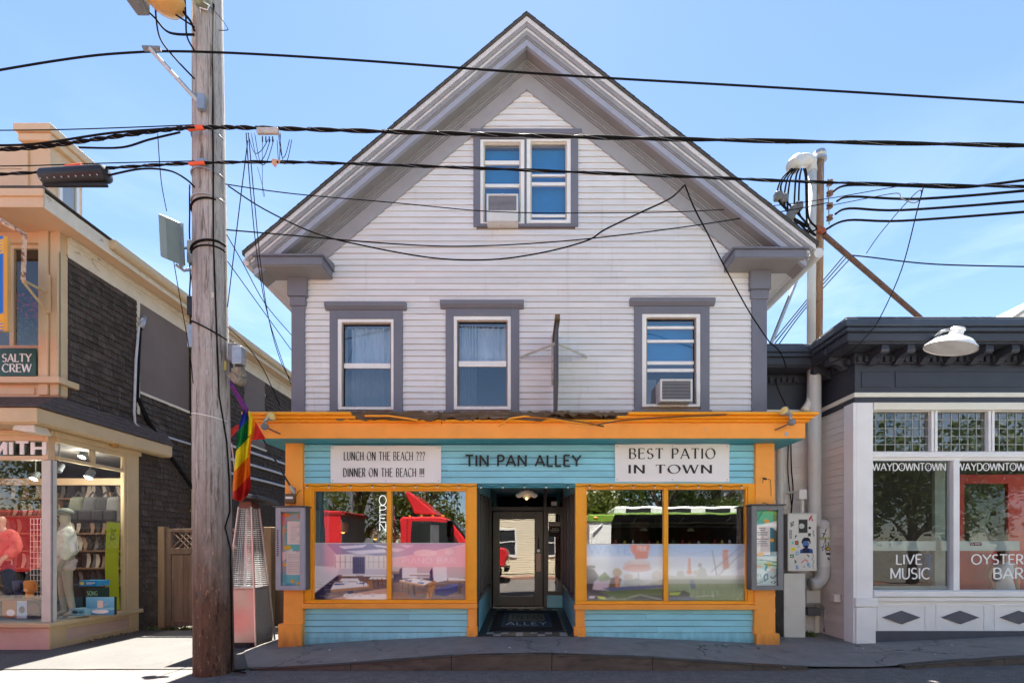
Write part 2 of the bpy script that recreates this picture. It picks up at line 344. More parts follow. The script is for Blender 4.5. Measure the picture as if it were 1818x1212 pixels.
RAKEW = mat('pale_rake_paint', (.64,.64,.65), .5, .1, 4, spots=[((.25,.23,.22), 9, .66, .6, (1,1,1))])
ROOFM = mat('grey_asphalt_shingle', (.075,.072,.07), .9, .3, 9, bump=.5, bscale=120)
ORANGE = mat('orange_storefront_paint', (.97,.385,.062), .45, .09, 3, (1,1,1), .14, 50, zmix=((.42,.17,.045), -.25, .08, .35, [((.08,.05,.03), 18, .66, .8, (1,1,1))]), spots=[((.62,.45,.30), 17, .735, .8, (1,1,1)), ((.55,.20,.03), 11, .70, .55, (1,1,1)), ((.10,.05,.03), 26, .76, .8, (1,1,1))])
ORANGEY = mat('yellow_orange_frame_paint', (.95,.385,.014), .38, .06, 4, bump=.05, spots=[((.45,.17,.02), 12, .70, .5, (1,1,1))])
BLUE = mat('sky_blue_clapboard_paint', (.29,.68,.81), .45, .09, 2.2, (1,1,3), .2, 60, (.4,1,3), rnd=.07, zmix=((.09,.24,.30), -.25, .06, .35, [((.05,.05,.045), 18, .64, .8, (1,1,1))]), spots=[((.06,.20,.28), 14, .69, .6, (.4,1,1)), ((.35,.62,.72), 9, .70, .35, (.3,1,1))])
TEAL = mat('teal_soffit_paint', (.05,.30,.36), .5, .1, 3)
DARKF = mat('charcoal_door_paint', (.075,.072,.078), .35, .08, 4)
ROT = mat('rotten_grey_wood', (.13,.09,.055), .9, .5, 6, (.6,2,6), .9, 40, (.5,2,8), spots=[((.30,.27,.24), 8, .58, .6, (.4,1,3)), ((.03,.02,.015), 16, .62, .9, (.6,1,3))])
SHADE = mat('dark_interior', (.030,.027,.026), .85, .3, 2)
WOODI = mat('interior_wood', (.18,.09,.045), .6, .25, 4, (1,1,5))
METAL = mat('galvanised_steel', (.42,.44,.46), .42, .15, 8, metal=.75)
STEEL = mat('polished_steel', (.34,.325,.31), .34, .08, 5, metal=1.0)
BLACKP = mat('black_plastic', (.018,.018,.020), .45, .1, 8)
BLACKW = mat('black_cable_rubber', (.012,.012,.013), .85, .15, 12, bump=.1, spec=.08)
BANNER = mat('white_vinyl_banner', (.86,.85,.84), .45, .03, 1.2, bump=.05, bscale=4)
INK = mat('black_sign_ink', (.022,.022,.024), .5, .05)
DKTXT = mat('black_sign_letter', (.016,.017,.020), .6, .1)
GLS = glass('shop_window_glass', .24, (.93,.95,.95), wave=.06)
GLU = glass('upper_window_glass', .20, (.72,.80,.86), wave=.05); GLSC = glass('screened_lower_sash', .15, (.30,.33,.36), wave=.05)
GLC = glass('clear_case_glass', .06, (.95,.97,.97))
PRINT = printed('window_film_print', .10, 1.0); PAPER = printed('paper_print', .6, .3)
ASPH = mat('old_street_asphalt', (.170,.156,.143), .9, .22, 7.0, bump=1.0, bscale=150, fine=.85, spots=[((.26,.26,.26), 95, .62, .8, (1,1,1)), ((.05,.05,.055), 120, .64, .7, (1,1,1)), ((.12,.115,.112), .9, .58, .55, (1,1,1))])
WALKM = mat('smooth_sidewalk_asphalt', (.245,.224,.204), .8, .16, 3.6, bump=.35, bscale=110, fine=.16, spots=[((.13,.125,.12), 1.6, .58, .55, (1,1,1)), ((.30,.29,.28), 2.6, .62, .5, (1,1,1)), ((.30,.30,.30), 60, .73, .5, (1,1,1)), ((.06,.06,.06), 9, .73, .8, (1,1,1))], crack=(.55,.012,(.03,.03,.03)))
CONC = mat('worn_concrete', (.096,.092,.085), .85, .12, 1.6, bump=.3, bscale=70, fine=.10, spots=[((.10,.095,.09), 3.5, .60, .5, (1,1,1)), ((.10,.10,.10), 34, .74, .8, (1,1,1))], crack=(.4,.008,(.05,.05,.05)))
KERBM = mat('brown_stained_kerb', (.105,.083,.070), .8, .35, 3, (1,1,3), .5, 50, spots=[((.05,.04,.035), 7, .57, .7, (.5,1,2)), ((.22,.13,.08), 10, .66, .6, (.4,1,2))])
EARTH = mat('sandy_ground', (.20,.18,.15), .95, .3, .4)

# ------------------------------------------------------------------ ground
MB().add([(-400,-400,-.42),(400,-400,-.42),(400,400,-.42),(-400,400,-.42)], [(0,1,2,3)]).build('ground', EARTH, kind='structure', org=(0,0,-.42))
def lerp(tab, x):
    if x <= tab[0][0]: return tab[0][1]
    for (a, b), (c, e) in zip(tab[:-1], tab[1:]):
        if x <= c: return b + (e-b)*(x-a)/(c-a)
    return tab[-1][1]
def smooth(tab, x, s=.35): return sum(lerp(tab, x+s*k/3) for k in range(-3, 4))/7
ROADZ = [(-60,-.215),(4.6,-.215),(5.6,-.165),(7.5,-.11),(12,-.05),(60,0)]
def road_z(x, y): return smooth(ROADZ, x) + .02*(1-((y+5)/4.0)**2 if -9 < y < -1 else 0) - .02
KY = -1.12
g = MB()
xs = [-60,-30,-16] + [-12+.5*i for i in range(49)] + [16,30,60]; ys = [-11.0,-9.5,-8,-7,-6,-5,-4,-3,-2.4,-1.9,-1.5,-1.05]
g.v = [(x, y, road_z(x, y)) for y in ys for x in xs]; n = len(xs)
g.f = [(j*n+i, j*n+i+1, (j+1)*n+i+1, (j+1)*n+i) for j in range(len(ys)-1) for i in range(n-1)]
g.build('road', ASPH, smooth='all', kind='structure', org=(0,-5,0))
HF = [(-4.3,-.195),(-3.75,-.165),(-2.6,-.085),(-1.0,-.012),(1.0,-.012),(2.2,-.06),(3.65,-.125),(4.6,-.14),(5.4,-.13),(6.6,-.075),(7.9,-.02),(10,.04),(60,.04)]
HK = [(-3.75,-.213),(-3.2,-.195),(-2.2,-.13),(-.9,-.032),(.2,-.012),(1.6,-.06),(2.6,-.125),(3.7,-.195),(4.75,-.205),(5.3,-.135),(6.7,-.04),(9,.02),(60,.02)]
def walk_z(x, y):
    t = min(max((y-KY)/(-KY), 0), 1); return smooth(HK, x, .25)*(1-t) + smooth(HF, x, .25)*t
g = MB(); xs = [-4.35+.1*i for i in range(130)] + [12,20,60]; ys = [KY,-1.0,-.8,-.6,-.4,-.2,0,.3,.8,1.4,2.4]; n = len(xs)
def wxy(i, j):
    x, y = xs[i], ys[j]
    if i < 8: x = x + (.62-.62*i/8)*(1-min(1, max(0, (y-KY)/.9)))            # rounded left end of the asphalt walk
    return (x, y, walk_z(x, y) + .006*mnoise.noise((x*1.3, y*1.3, 0)))
g.v = [wxy(i, j) for j in range(len(ys)) for i in range(n)]
g.f = [(j*n+i, j*n+i+1, (j+1)*n+i+1, (j+1)*n+i) for j in range(len(ys)-1) for i in range(n-1)]
g.build('sidewalk', WALKM, smooth='all', kind='structure', org=(0,0,0))
# concrete apron of the side passage and the walk before the surf shop
g = MB(); xs = [-60,-30,-16]+[-12+.4*i for i in range(22)]; ys = [-1.16,-.9,-.4,.2,1,2,3,5,9,12]; n = len(xs)
g.v = [(x, y + (.035*mnoise.noise((x*2.1, 3, 1)) if j == 0 else 0), -.222 + .012*min(1, (y+1.16)/.6) + .004*mnoise.noise((x*.8, y*.8, 5))) for j, y in enumerate(ys) for x in xs]
g.f = [(j*n+i, j*n+i+1, (j+1)*n+i+1, (j+1)*n+i) for j in range(len(ys)-1) for i in range(n-1)]
g.build('concrete_pavement', CONC, smooth='all', kind='structure', org=(-8,0,-.22))
# kerbs: a stone face with a thin steel nosing
def kerb(x0, x1, lab):
    e = MB(); m = int((x1-x0)/.12); st = []; k = MB(); root = None
    for i in range(m):
        a, b = x0+(x1-x0)*i/m, x0+(x1-x0)*(i+1)/m
        za, zb = walk_z(a, KY)-.004, walk_z(b, KY)-.004
        if i % 11 == 10: b -= .008
        k.hexa([(a,KY-.09,-.34),(b,KY-.09,-.34),(b,KY+.02,-.34),(a,KY+.02,-.34)], [(a,KY-.075,za-.016),(b,KY-.075,zb-.016),(b,KY+.02,zb-.016),(a,KY+.02,za-.016)])
        e.hexa([(a,KY-.085,za-.014),(b,KY-.085,zb-.014),(b,KY+.03,zb-.014),(a,KY+.03,za-.014)], [(a,KY-.082,za+.004),(b,KY-.082,zb+.004),(b,KY+.03,zb+.004),(a,KY+.03,za+.004)])
        if i % 11 == 10 or i == m-1:                     # one kerb stone is about 1.3 m long
            if root is None: root = k.build('kerb', KERBM, kind='structure')
            else: k.build('kerb_stone', KERBM, root)
            k = MB()
    e.build('steel_nosing', mat('dark_steel_nosing'+lab, (.055,.05,.05), .5, .3, 9, metal=.4), root)
kerb(-3.65, 3.72, 'a'); kerb(5.0, 14, 'b')
# far side of the street, behind the camera
MB().box(-60, 60, -12.6, -11.0, -.35, -.10).build('far_sidewalk', mat('red_brick_paving', (.34,.20,.15), .85, .2, 5, fine=.2), kind='structure')
# small litter and weeds along the wall feet
GREENW = mat('weed_leaf', (.09,.13,.03), .6, .4, 20, rnd=.2); STRAW = mat('dry_leaf_litter', (.16,.12,.07), .9, .5, 30)
def weeds(name, cx, cy, cz, rx, ry, n, h, m, lab):
    b = MB(); rg = random.Random(int(cx*977+n))
    for _ in range(n):
        x = cx+rg.uniform(-rx, rx); y = cy+rg.uniform(-ry, ry); a = rg.uniform(0, 6.28); hh = h*rg.uniform(.3, 1); l = rg.uniform(.012, .03)
        t = (x+math.cos(a)*hh*.8, y+math.sin(a)*hh*.8, cz+hh)
        b.add([(x-l*math.sin(a), y+l*math.cos(a), cz), (x+l*math.sin(a), y-l*math.cos(a), cz), t], [(0,1,2)])
    return b.build(name, m, label=lab, cat='weeds', kind='stuff')
weeds('leaf_litter', -6.6, 1.75, -.21, 1.0, .12, 420, .05, STRAW, 'dry brown leaf litter at the foot of the wooden gate')
weeds('weeds', -6.9, 1.72, -.21, .6, .10, 160, .08, GREENW, 'small green weeds growing before the wooden gate')
weeds('weeds', 4.9, .70, -.14, .09, .12, 90, .10, GREENW, 'tuft of bright green weeds beside the tall white utility box')
weeds('weeds', -7.45, 1.1, -.21, .10, .7, 120, .04, STRAW, 'thin dry grass along the foot of the cream shop base')
lit = MB(); rg = random.Random(5)
for px, py in ((585,1152),(905,1163),(1160,1140),(1288,1146),(1402,1133),(1520,1149),(1533,1149),(1690,1150),(1660,1163),(1700,1128),(1392,1178),(630,1170),(1005,1170)):
    z = -.12; dd = (H-z)*F/(py-HY); x = (px-CX)*dd/F; y = dd-D; z = walk_z(x, y)+.004
    a = rg.uniform(0, 3); l = rg.uniform(.015, .035); c, s = math.cos(a)*l, math.sin(a)*l
    lit.add([(x-c,y-s,z+.004),(x+s*.4,y-c*.4,z+.006),(x+c,y+s,z+.012),(x-s*.4,y+c*.4,z+.006)], [(0,1,2,3)])
lit.build('paper_litter', TRIMW, label='tiny scraps of pale litter scattered on the dark sidewalk', cat='litter', kind='stuff')
# ------------------------------------------------------------------ the tavern house in the middle
T = thing('tavern_building', (0, 3, -.2), 'white clapboard gable house with slate trim above an orange and blue storefront', 'building')
YU = .28
AP, XL, ZL, XR, ZR = 9.683, -4.385, 5.985, 4.50, 6.13
def roofz(x): return AP + (AP-ZL)/(-XL)*x if x < 0 else AP - (AP-ZR)/XR*x
SLL, SLR = (AP-ZL)/(-XL), (AP-ZR)/XR
def holes_wall(mb, x0, x1, z0, z1, y0, y1, holes):
    xs = sorted({x0, x1, *[min(max(h[i], x0), x1) for h in holes for i in (0, 1)]}); zs = sorted({z0, z1, *[min(max(h[i], z0), z1) for h in holes for i in (2, 3)]})
    for a, b in zip(xs[:-1], xs[1:]):
        for c, e in zip(zs[:-1], zs[1:]):
            mx_, mz_ = (a+b)/2, (c+e)/2
            if not any(h[0] < mx_ < h[1] and h[2] < mz_ < h[3] for h in holes): mb.box(a, b, y0, y1, c, e)
def pr(px0, px1, py0, py1, y): return (wx(px0, y), wx(px1, y), wz(py1, y), wz(py0, y))   # x0,x1,z0,z1
WINS = {'left': dict(cas=(587,716,553,731), head=(580,723,541,553), fr=(601,700,568,728), gl=(610,693,576,721), rails=[(644,653)]),
        'mid':  dict(cas=(792,922,550,731), head=(783,930,538,550), fr=(806,907,563,728), gl=(814,899,572,720), rails=[(640,650)]),
        'right':dict(cas=(1125,1258,546,729), head=(1117,1266,534,546), fr=(1139,1242,559,723), gl=(1149,1233,567,716), rails=[(578,583),(602,607),(640,646),(653,659)]),
        'gl':   dict(fr=(853,931,251,400), gl=(861,922,257,395), rails=[(284,291),(325,331)]),
        'gr':   dict(fr=(935,1013,250,399), gl=(944,1004,256,391), rails=[(308,312),(322,328),(379,384)])}
GC = (841,1026,247,405)
holes = [pr(*WINS[k]['gl'], YU) for k in ('left','mid','right')]
wall = MB(); holes_wall(wall, -3.80, 3.80, 3.05, 5.95, YU, YU+.18, holes)
gx0, gx1, gz0, gz1 = pr(853,1013,250,400, YU)
zt = lambda x: roofz(x) - .42
wall.prism([(-3.80,5.95),(gx0,5.95),(gx0,zt(gx0)),(-3.80,zt(-3.80))], YU, YU+.18); wall.prism([(gx1,5.95),(3.80,5.95),(3.80,zt(3.80)),(gx1,zt(gx1))], YU, YU+.18)
wall.box(gx0, gx1, YU, YU+.18, 5.95, gz0); wall.prism([(gx0,gz1),(gx1,gz1),(gx1,zt(gx1)),(0,zt(0)),(gx0,zt(gx0))], YU, YU+.18)
wall = wall.build('wall', mat('tan_gap_shade_backing', (.26,.20,.16), .9, .2, 3), T)  # brown backing tone stands in for the shadow line under each board
side = MB(); 
for s in (-1, 1): side.box(s*3.80, s*3.70, YU+.18, 13, -.4, 6.2)
side.box(-3.8, 3.8, 12.9, 13, -.4, 6.2); side.build('side_wall', WHITE, T)
# clapboards, row by row, cut where windows and trim sit
rg = random.Random(3)
def boards(parent, mat_, x_of, z0, z1, ex, yface, cuts, joint=.45, th=.026, name='clapboard', gap=0.0):
    z = z0
    while z < z1 - .01:
        a, b = x_of(z); segs = [(a, b)]
        for c in cuts:
            if c[2] < z+ex-.012 and c[3] > z+.012:
                segs = [t for s in segs for t in ((s[0], min(s[1], c[0])), (max(s[0], c[1]), s[1])) if t[1]-t[0] > .03]
        fin = []
        for s in segs:
            L_ = s[1]-s[0]
            if L_ > 2.6 or (L_ > 1.4 and rg.random() < joint):
                k = 2 if L_ < 4.2 else 3; ps = sorted(s[0]+L_*(i+1)/k+rg.uniform(-.3, .3)*L_/k for i in range(k-1))
                ed = [s[0], *ps, s[1]]; fin += [(ed[i]+.001, ed[i+1]-.001) for i in range(k)]
            else: fin.append(s)
        for s in fin:
            j = rg.uniform(-.0015, .0015); t = th+rg.uniform(-.002, .002)
            zt_ = z+ex+(.010 if not gap else -.001); bb = MB(); bb.prism([(yface-t, z+j+gap), (yface+.001, z+j+gap), (yface+.001, zt_), (yface-.004-gap, zt_), (yface-t-.0005, z+j+gap+.006)], s[0], s[1], 'x'); sl_ = rg.uniform(-.0022,.0022); bb.v = [(p[0], p[1]+.0025*math.sin(p[0]*2.3+z*9), p[2]+sl_*(1 if p[0] > (s[0]+s[1])/2 else -1)) for p in bb.v]; bb.build(name, mat_, parent)
        z += ex
def xspan(z):
    return (max(-3.74, -(AP-.79-z)/SLL-.10), min(3.74, (AP-.79-z)/SLR+.10))
cuts = [(wx(c[0]+5,YU), wx(c[1]-5,YU), wz(c[3]-2,YU), wz(c[2]-6,YU)) for c in (WINS['left']['cas'],WINS['mid']['cas'],WINS['right']['cas'],GC)]
boards(wall, WHITE, xspan, 3.44, 8.86, .0993, YU, cuts, gap=.0045)
# gable trim: bands that follow the slope
def band(name, t0, t1, y0, y1, m, inset=0.0, xcut=None):
    for s in (-1, 1):
        xe = (XL+inset) if s < 0 else (XR-inset)
        if xcut: xe = -xcut[0] if s < 0 else xcut[1]
        b = MB(); b.prism([(0, roofz(0)-t0), (xe, roofz(xe)-t0), (xe, roofz(xe)-t1), (0, roofz(0)-t1)], y0, y1); b.build(name, m, T)
for s in (-1, 1):
    xe = XL-.03 if s < 0 else XR+.03
    r = MB(); r.prism([(0, AP+.015), (xe, roofz(xe)+.015), (xe, roofz(xe)-.028), (0, AP-.028)], -.155, 13.4); ro = r.build('roof', ROOFM, T)
    e = MB(); n = 62                                    # ragged edge of the shingle courses seen along the rake
    for i in range(n):
        x0, x1 = xe*i/n, xe*(i+1)/n; l = .004+.007*rg.random()
        a = [(x0, roofz(x0)+.017), (x1, roofz(x1)+.017), (x1, roofz(x1)+.017+l), (x0, roofz(x0)+.019)]
        e.prism(a, -.160-.006*rg.random(), .5)
    e.build('shingle_course', ROOFM, ro, kind='stuff')
band('rake_board', .030, .105, -.135, .0, RAKEW)
band('rake_moulding', .107, .165, -.118, .0, SLATE2, .05); band('rake_moulding', .167, .205, -.100, .0, RAKEW, .07); band('rake_moulding', .207, .275, -.088, .0, SLATE2, .08)
band('rake_moulding', .277, .300, -.075, .0, SLATE2, .09); band('rake_fascia', .302, .405, -.060, .0, mat('blue_grey_fascia_paint', (.34,.36,.44), .5, .08, 3), .10)
band('soffit', .372, .390, .002, YU+.02, SOFF, .10)
for t0, t1, yy in ((.392,.425,.15),(.427,.45,.17),(.452,.49,.19),(.492,.515,.21)): band('bed_moulding', t0, t1, yy, YU, SLATE2, xcut=(4.0, 4.1))
band('frieze_board', .517, .795, .232, YU-.001, mat('grey_frieze_paint', (.33,.33,.35), .55, .08, 3), xcut=(3.85, 3.95))
# cornice returns
for (x0, x1, zb, zt_, s) in ((-4.24,-3.187,5.80,5.925,-1),(3.24,4.365,5.915,6.035,1)):
    c = MB(); c.box(x0, x1, -.12, YU, zb, zt_); o = c.build('cornice_return', SLATE, T, bevel=.006)
    MB().prism([(-.15,zt_+.002),(YU,zt_+.002),(YU,zt_+.13),(-.15,zt_+.025)], x0-.03, x1+.03, 'x').build('return_cap', SLATE, o)
    MB().box(x0+.015, x1-.015, -.105, YU, zb-.012, zb-.001).build('return_soffit', SOFF, o)
# eaves running back along both sides, with gutters
for s, xe, ze in ((-1, XL, ZL), (1, XR, ZR)):
    e = MB(); e.box(xe+.06*-s, s*3.80, .285, 13, ze-.16, ze-.12); e.box(xe+s*-.02, xe+s*-.06, .0, 13, ze-.17, ze-.02); e.build('eave', RAKEW, T)
    gt = MB(); ox = .03 if s < 0 else .10; gt.tube([(xe+s*ox, -.05, ze-.10), (xe+s*ox, 6, ze-.13), (xe+s*ox, 13, ze-.16)], .055 if s < 0 else .08, 10); gt.build('gutter', RAKEW, T, smooth=True)  # right gutter is thickened and set out to block a sun patch on the road
# corner pilasters
for (a, b, ca, cb, c0, c1, c2) in ((517,541,512,552,489,527,543),(1335,1362,1321,1372,477,515,531)):
    y = .235; x0, x1 = wx(a,y), wx(b,y)
    p = MB(); p.box(x0, x1, y, YU+.05, 3.3, wz(c0,y)); o = p.build('corner_pilaster', SLATE, T, bevel=.005)
    q = MB(); q.box(x0-.045, x1+.045, y-.045, YU+.04, wz(c1,y), wz(c0-8,y)); q.box(x0-.02, x1+.02, y-.02, YU+.04, wz(c2,y), wz(c1,y)-.002); q.box(x0-.075, x1+.075, y-.075, YU+.04, wz(c0+4,y), wz(c0-9,y)+.004); q.build('pilaster_cap', SLATE, o, bevel=.004)
# upper windows
CURT = mat('pale_blue_curtain', (.60,.65,.70), .9, .12, 5, (3,1,1)); SKYREFL = mat('blue_sky_reflection', (.004,.27,.60), .8, .1, 3)  # flat blue sheets stand in for the sky reflected in the panes
def curtain(x0, x1, z0, z1, y, parent, m, amp=.03, k=9, part=(0,1)):
    def fn(u, v):
        uu = part[0]+(part[1]-part[0])*u
        return (x0+(x1-x0)*uu, y+amp*math.sin(u*k*6.28*(1+.07*math.sin(3*u)))*(.35+.65*(1-v*.3))+.012*math.sin(u*31), z0+(z1-z0)*v)
    MB().grid(fn, 70, 4).build('curtain', m, parent, smooth='all')
def sash(w, parent, curt=None, y=YU):
    fx0, fx1, fz0, fz1 = pr(*w['fr'], y); gx0, gx1, gz0, gz1 = pr(*w['gl'], y)
    f = MB(); f.box(fx0, gx0-.022, y-.035, y+.06, fz0, fz1); f.box(gx1+.022, fx1, y-.035, y+.06, fz0, fz1); f.box(gx0-.022, gx1+.022, y-.035, y+.06, gz1+.022, fz1); f.box(gx0-.022, gx1+.022, y-.042, y+.06, fz0, gz0-.022)
    f.build('sash_frame', TRIMW, parent, bevel=.003)
    i = MB(); i.box(gx0-.022, gx0, y+.005, y+.07, gz0-.022, gz1+.022); i.box(gx1, gx1+.022, y+.005, y+.07, gz0-.022, gz1+.022); i.box(gx0, gx1, y+.005, y+.07, gz1, gz1+.022); i.box(gx0, gx1, y+.005, y+.07, gz0-.022, gz0); i.build('inner_frame', mat('aged_cream_sash'+parent.name, (.55,.50,.42), .5, .15, 9), parent)
    for k, (a, b) in enumerate(w['rails']): MB().box(gx0, gx1, y+.012+.004*k, y+.05+.004*k, wz(b,y), wz(a,y)).build('sash_rail', TRIMW, parent, bevel=.003)
    edges = [gz1] + [wz((a+b)/2, y) for a, b in w['rails']] + [gz0]
    for k in range(len(edges)-1): MB().add([(gx0,y+.03,edges[k+1]),(gx1,y+.03,edges[k+1]),(gx1,y+.03,edges[k]),(gx0,y+.03,edges[k])], [(0,1,2,3)]).build('pane', GLSC if (k == len(edges)-2 and w is not WINS['gr'] and w is not WINS['gl']) else GLU, parent)
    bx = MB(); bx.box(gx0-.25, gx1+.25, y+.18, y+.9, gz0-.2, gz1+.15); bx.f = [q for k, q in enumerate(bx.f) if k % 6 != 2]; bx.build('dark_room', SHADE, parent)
    return gx0, gx1, gz0, gz1
for nm in ('left','mid','right'):
    w_ = WINS[nm]; x0, x1, z0, z1 = pr(*w_['cas'], YU); fx0, fx1, fz0, fz1 = pr(*w_['fr'], YU)
    c = MB(); c.box(x0, fx0, YU-.045, YU+.02, z0, z1); c.box(fx1, x1, YU-.045, YU+.02, z0, z1); c.box(fx0, fx1, YU-.045, YU+.02, fz1, z1); c.box(x0-.03, x1+.03, YU-.06, YU+.02, z0-.03, z0+.001); wo = c.build('window', SLATE, T, bevel=.004)
    hx0, hx1, hz0, hz1 = pr(*w_['head'], YU)
    MB().prism([(YU-.05,hz0+.002),(YU-.075,hz0+.025),(YU-.10,hz0+.05),(YU-.105,hz1),(YU+.01,hz1+.02),(YU+.01,hz0+.002)], hx0, hx1, 'x').build('window_head', SLATE, wo)
    g0, g1, g2, g3 = sash(w_, wo)
    if nm == 'left': curtain(g0, g1, g2, g3, YU+.15, wo, CURT, .025, 7, (.10, 1.0))
    if nm == 'mid': curtain(g0, g1, g2, g3, YU+.15, wo, CURT, .03, 6, (0, .36)); curtain(g0, g1, wz(640,YU), g3, YU+.19, wo, CURT, .02, 6, (.30, 1.0))
    if nm == 'right': MB().box(g0, g1, YU+.12, YU+.125, wz(640,YU), g3).build('sky_reflection', SKYREFL, wo); MB().box(g0, wx(1166,YU), YU+.045, YU+.06, g2, wz(672,YU)).build('side_panel', TRIMW, wo); MB().box(wx(1226,YU), g1, YU+.045, YU+.06, g2, wz(672,YU)).build('side_panel', TRIMW, wo)
x0, x1, z0, z1 = pr(*GC, YU); c = MB(); a0, a1, b0, b1 = wx(853,YU), wx(931,YU), wx(935,YU), wx(1013,YU); f0, f1 = wz(400,YU), wz(250,YU)
c.box(x0, a0, YU-.045, YU+.02, z0, z1); c.box(b1, x1, YU-.045, YU+.02, z0, z1); c.box(a0, b1, YU-.045, YU+.02, f1, z1); c.box(a0, b1, YU-.045, YU+.02, z0, f0); c.box(a1, b0, YU-.04, YU+.1, f0, f1)
wo = c.build('window', SLATE, T, bevel=.004); MB().box(wx(836,YU), wx(1032,YU), YU-.10, YU, z1+.002, z1+.09).build('window_head', SLATE, wo, bevel=.01)
for k in ('gl','gr'):
    g0, g1, g2, g3 = sash(WINS[k], wo); MB().box(g0, g1, YU+.12, YU+.125, g2, g3).build('sky_reflection', SKYREFL, wo)
# air conditioners standing in two of the windows
FINS = mat('grey_ac_fins', (.30,.31,.35), .5, .1, 20); ACW = mat('off_white_ac_shell', (.66,.66,.64), .45, .06, 6, spots=[((.38,.33,.26), 9, .60, .6, (1,1,1))])
def aircon(x0, x1, z0, z1, yf, yb, lab, split=1.0):
    t = thing('air_conditioner', ((x0+x1)/2, (yf+yb)/2, z0), lab, 'air conditioner', 'window air conditioners')
    b = MB(); zz = z0 + (z1-z0)*(1-split)
    b.box(x0, x1, yf+.012, yb, z0, z1); b.build('shell', ACW, t, bevel=.008)
    f = MB(); m = .028; f.box(x0, x1, yf-.01, yf+.011, z1-m, z1); f.box(x0, x1, yf-.01, yf+.011, z0, zz+m); f.box(x0, x0+m, yf-.01, yf+.011, zz+m, z1-m); f.box(x1-m, x1, yf-.01, yf+.011, zz+m, z1-m); f.box((x0+x1)/2-.03, (x0+x1)/2+.03, yf-.018, yf-.011, z1-.02, z1-.004); f.build('face_frame', ACW, t)
    MB().box(x0+m, x1-m, yf+.004, yf+.0115, zz+m, z1-m).build('coil', SHADE, t)
    n = 13
    gr = MB()
    for i in range(n): z = zz+m+(z1-zz-2*m)*(i+.5)/n; gr.box(x0+m, x1-m, yf-.004, yf+.003, z-.0045, z+.0045)
    gr.build('grille_slat', FINS, t, kind='stuff')
aircon(wx(1172,.05), wx(1229,.05), wz(712,.05), wz(673,.05), .05, .40, 'off white air conditioner in the right window above the orange canopy')
aircon(wx(864,.12), wx(920,.12), wz(393,.12), wz(345,.12), .12, .40, 'stained air conditioner in the gable attic window', .68)
# blade sign seen edge on, with its pale stays
t = thing('blade_sign', (.45, .25, 3.4), 'dark blade sign seen edge on above the canopy, held by two white braces', 'sign')
MB().prism([(.10,3.42),(.16,3.55),(.18,4.70),(-.52,4.70),(-.55,3.85),(-.30,3.36),(-.05,3.30)], .432, .468, 'x').build('board', mat('dark_sign_board', (.07,.07,.08), .5, .2, 5), t, bevel=.006)
MB().prism([(.262,4.05),(.262,4.86),(.13,4.84),(.11,4.1)], .405, .46, 'x').build('post', mat('rusty_white_post', (.55,.53,.50), .6, .2, 6, spots=[((.22,.12,.07), 9, .58, .8, (1,1,1))]), t)
MB().box(.415, .485, -.60, .20, 4.702, 4.78).build('top_rail', ROT, t)
for xe in (-.09, .99): MB().tube([(xe, .25, 4.52), (.45, -.28, 4.50)], .022, 4).build('brace', mat('grey_white_brace%d' % (xe > 0), (.50,.50,.47), .5, .15), t)

# ------------------------------------------------------------------ storefront
blue_w = MB(); holes = [(wx(546),wx(836),.45,2.41),(wx(1030),wx(1336),.45,2.41),(-.775,.775,-1,2.40)]
holes_wall(blue_w, -3.62, 3.62, -.35, 3.05, .055, .16, holes)
bw = blue_w.build('storefront_wall', mat('dark_gap_shade_backing', (.03,.07,.09), .9), T)  # near-black backing paints the shade in the gaps between blue boards
def foot(x): return walk_z(x, 0)-.012
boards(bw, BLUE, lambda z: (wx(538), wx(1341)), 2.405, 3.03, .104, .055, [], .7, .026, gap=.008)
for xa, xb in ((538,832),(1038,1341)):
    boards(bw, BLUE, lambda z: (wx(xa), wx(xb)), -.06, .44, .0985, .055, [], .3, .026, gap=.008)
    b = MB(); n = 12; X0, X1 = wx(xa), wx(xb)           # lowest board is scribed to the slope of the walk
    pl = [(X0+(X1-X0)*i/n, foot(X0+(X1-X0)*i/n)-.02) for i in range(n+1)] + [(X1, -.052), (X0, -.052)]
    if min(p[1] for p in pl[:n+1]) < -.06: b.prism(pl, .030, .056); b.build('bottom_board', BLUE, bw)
# posts with plinths
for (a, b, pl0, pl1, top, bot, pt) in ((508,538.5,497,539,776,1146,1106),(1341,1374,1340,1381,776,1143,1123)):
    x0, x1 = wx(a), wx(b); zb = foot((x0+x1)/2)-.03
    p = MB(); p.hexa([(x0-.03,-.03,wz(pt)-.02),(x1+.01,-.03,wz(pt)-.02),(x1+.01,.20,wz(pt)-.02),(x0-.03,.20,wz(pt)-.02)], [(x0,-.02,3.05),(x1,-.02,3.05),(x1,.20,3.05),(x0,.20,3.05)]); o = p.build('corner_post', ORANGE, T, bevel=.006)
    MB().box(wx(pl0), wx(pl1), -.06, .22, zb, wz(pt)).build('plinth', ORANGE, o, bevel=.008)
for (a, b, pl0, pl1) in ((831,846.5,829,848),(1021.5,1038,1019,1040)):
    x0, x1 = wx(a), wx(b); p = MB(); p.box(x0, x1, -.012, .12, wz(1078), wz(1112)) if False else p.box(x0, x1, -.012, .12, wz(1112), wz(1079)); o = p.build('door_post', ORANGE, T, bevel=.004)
    MB().box(wx(pl0), wx(pl1), -.024, .13, -.05, wz(1112)-.001).build('plinth', ORANGE, o, bevel=.005)
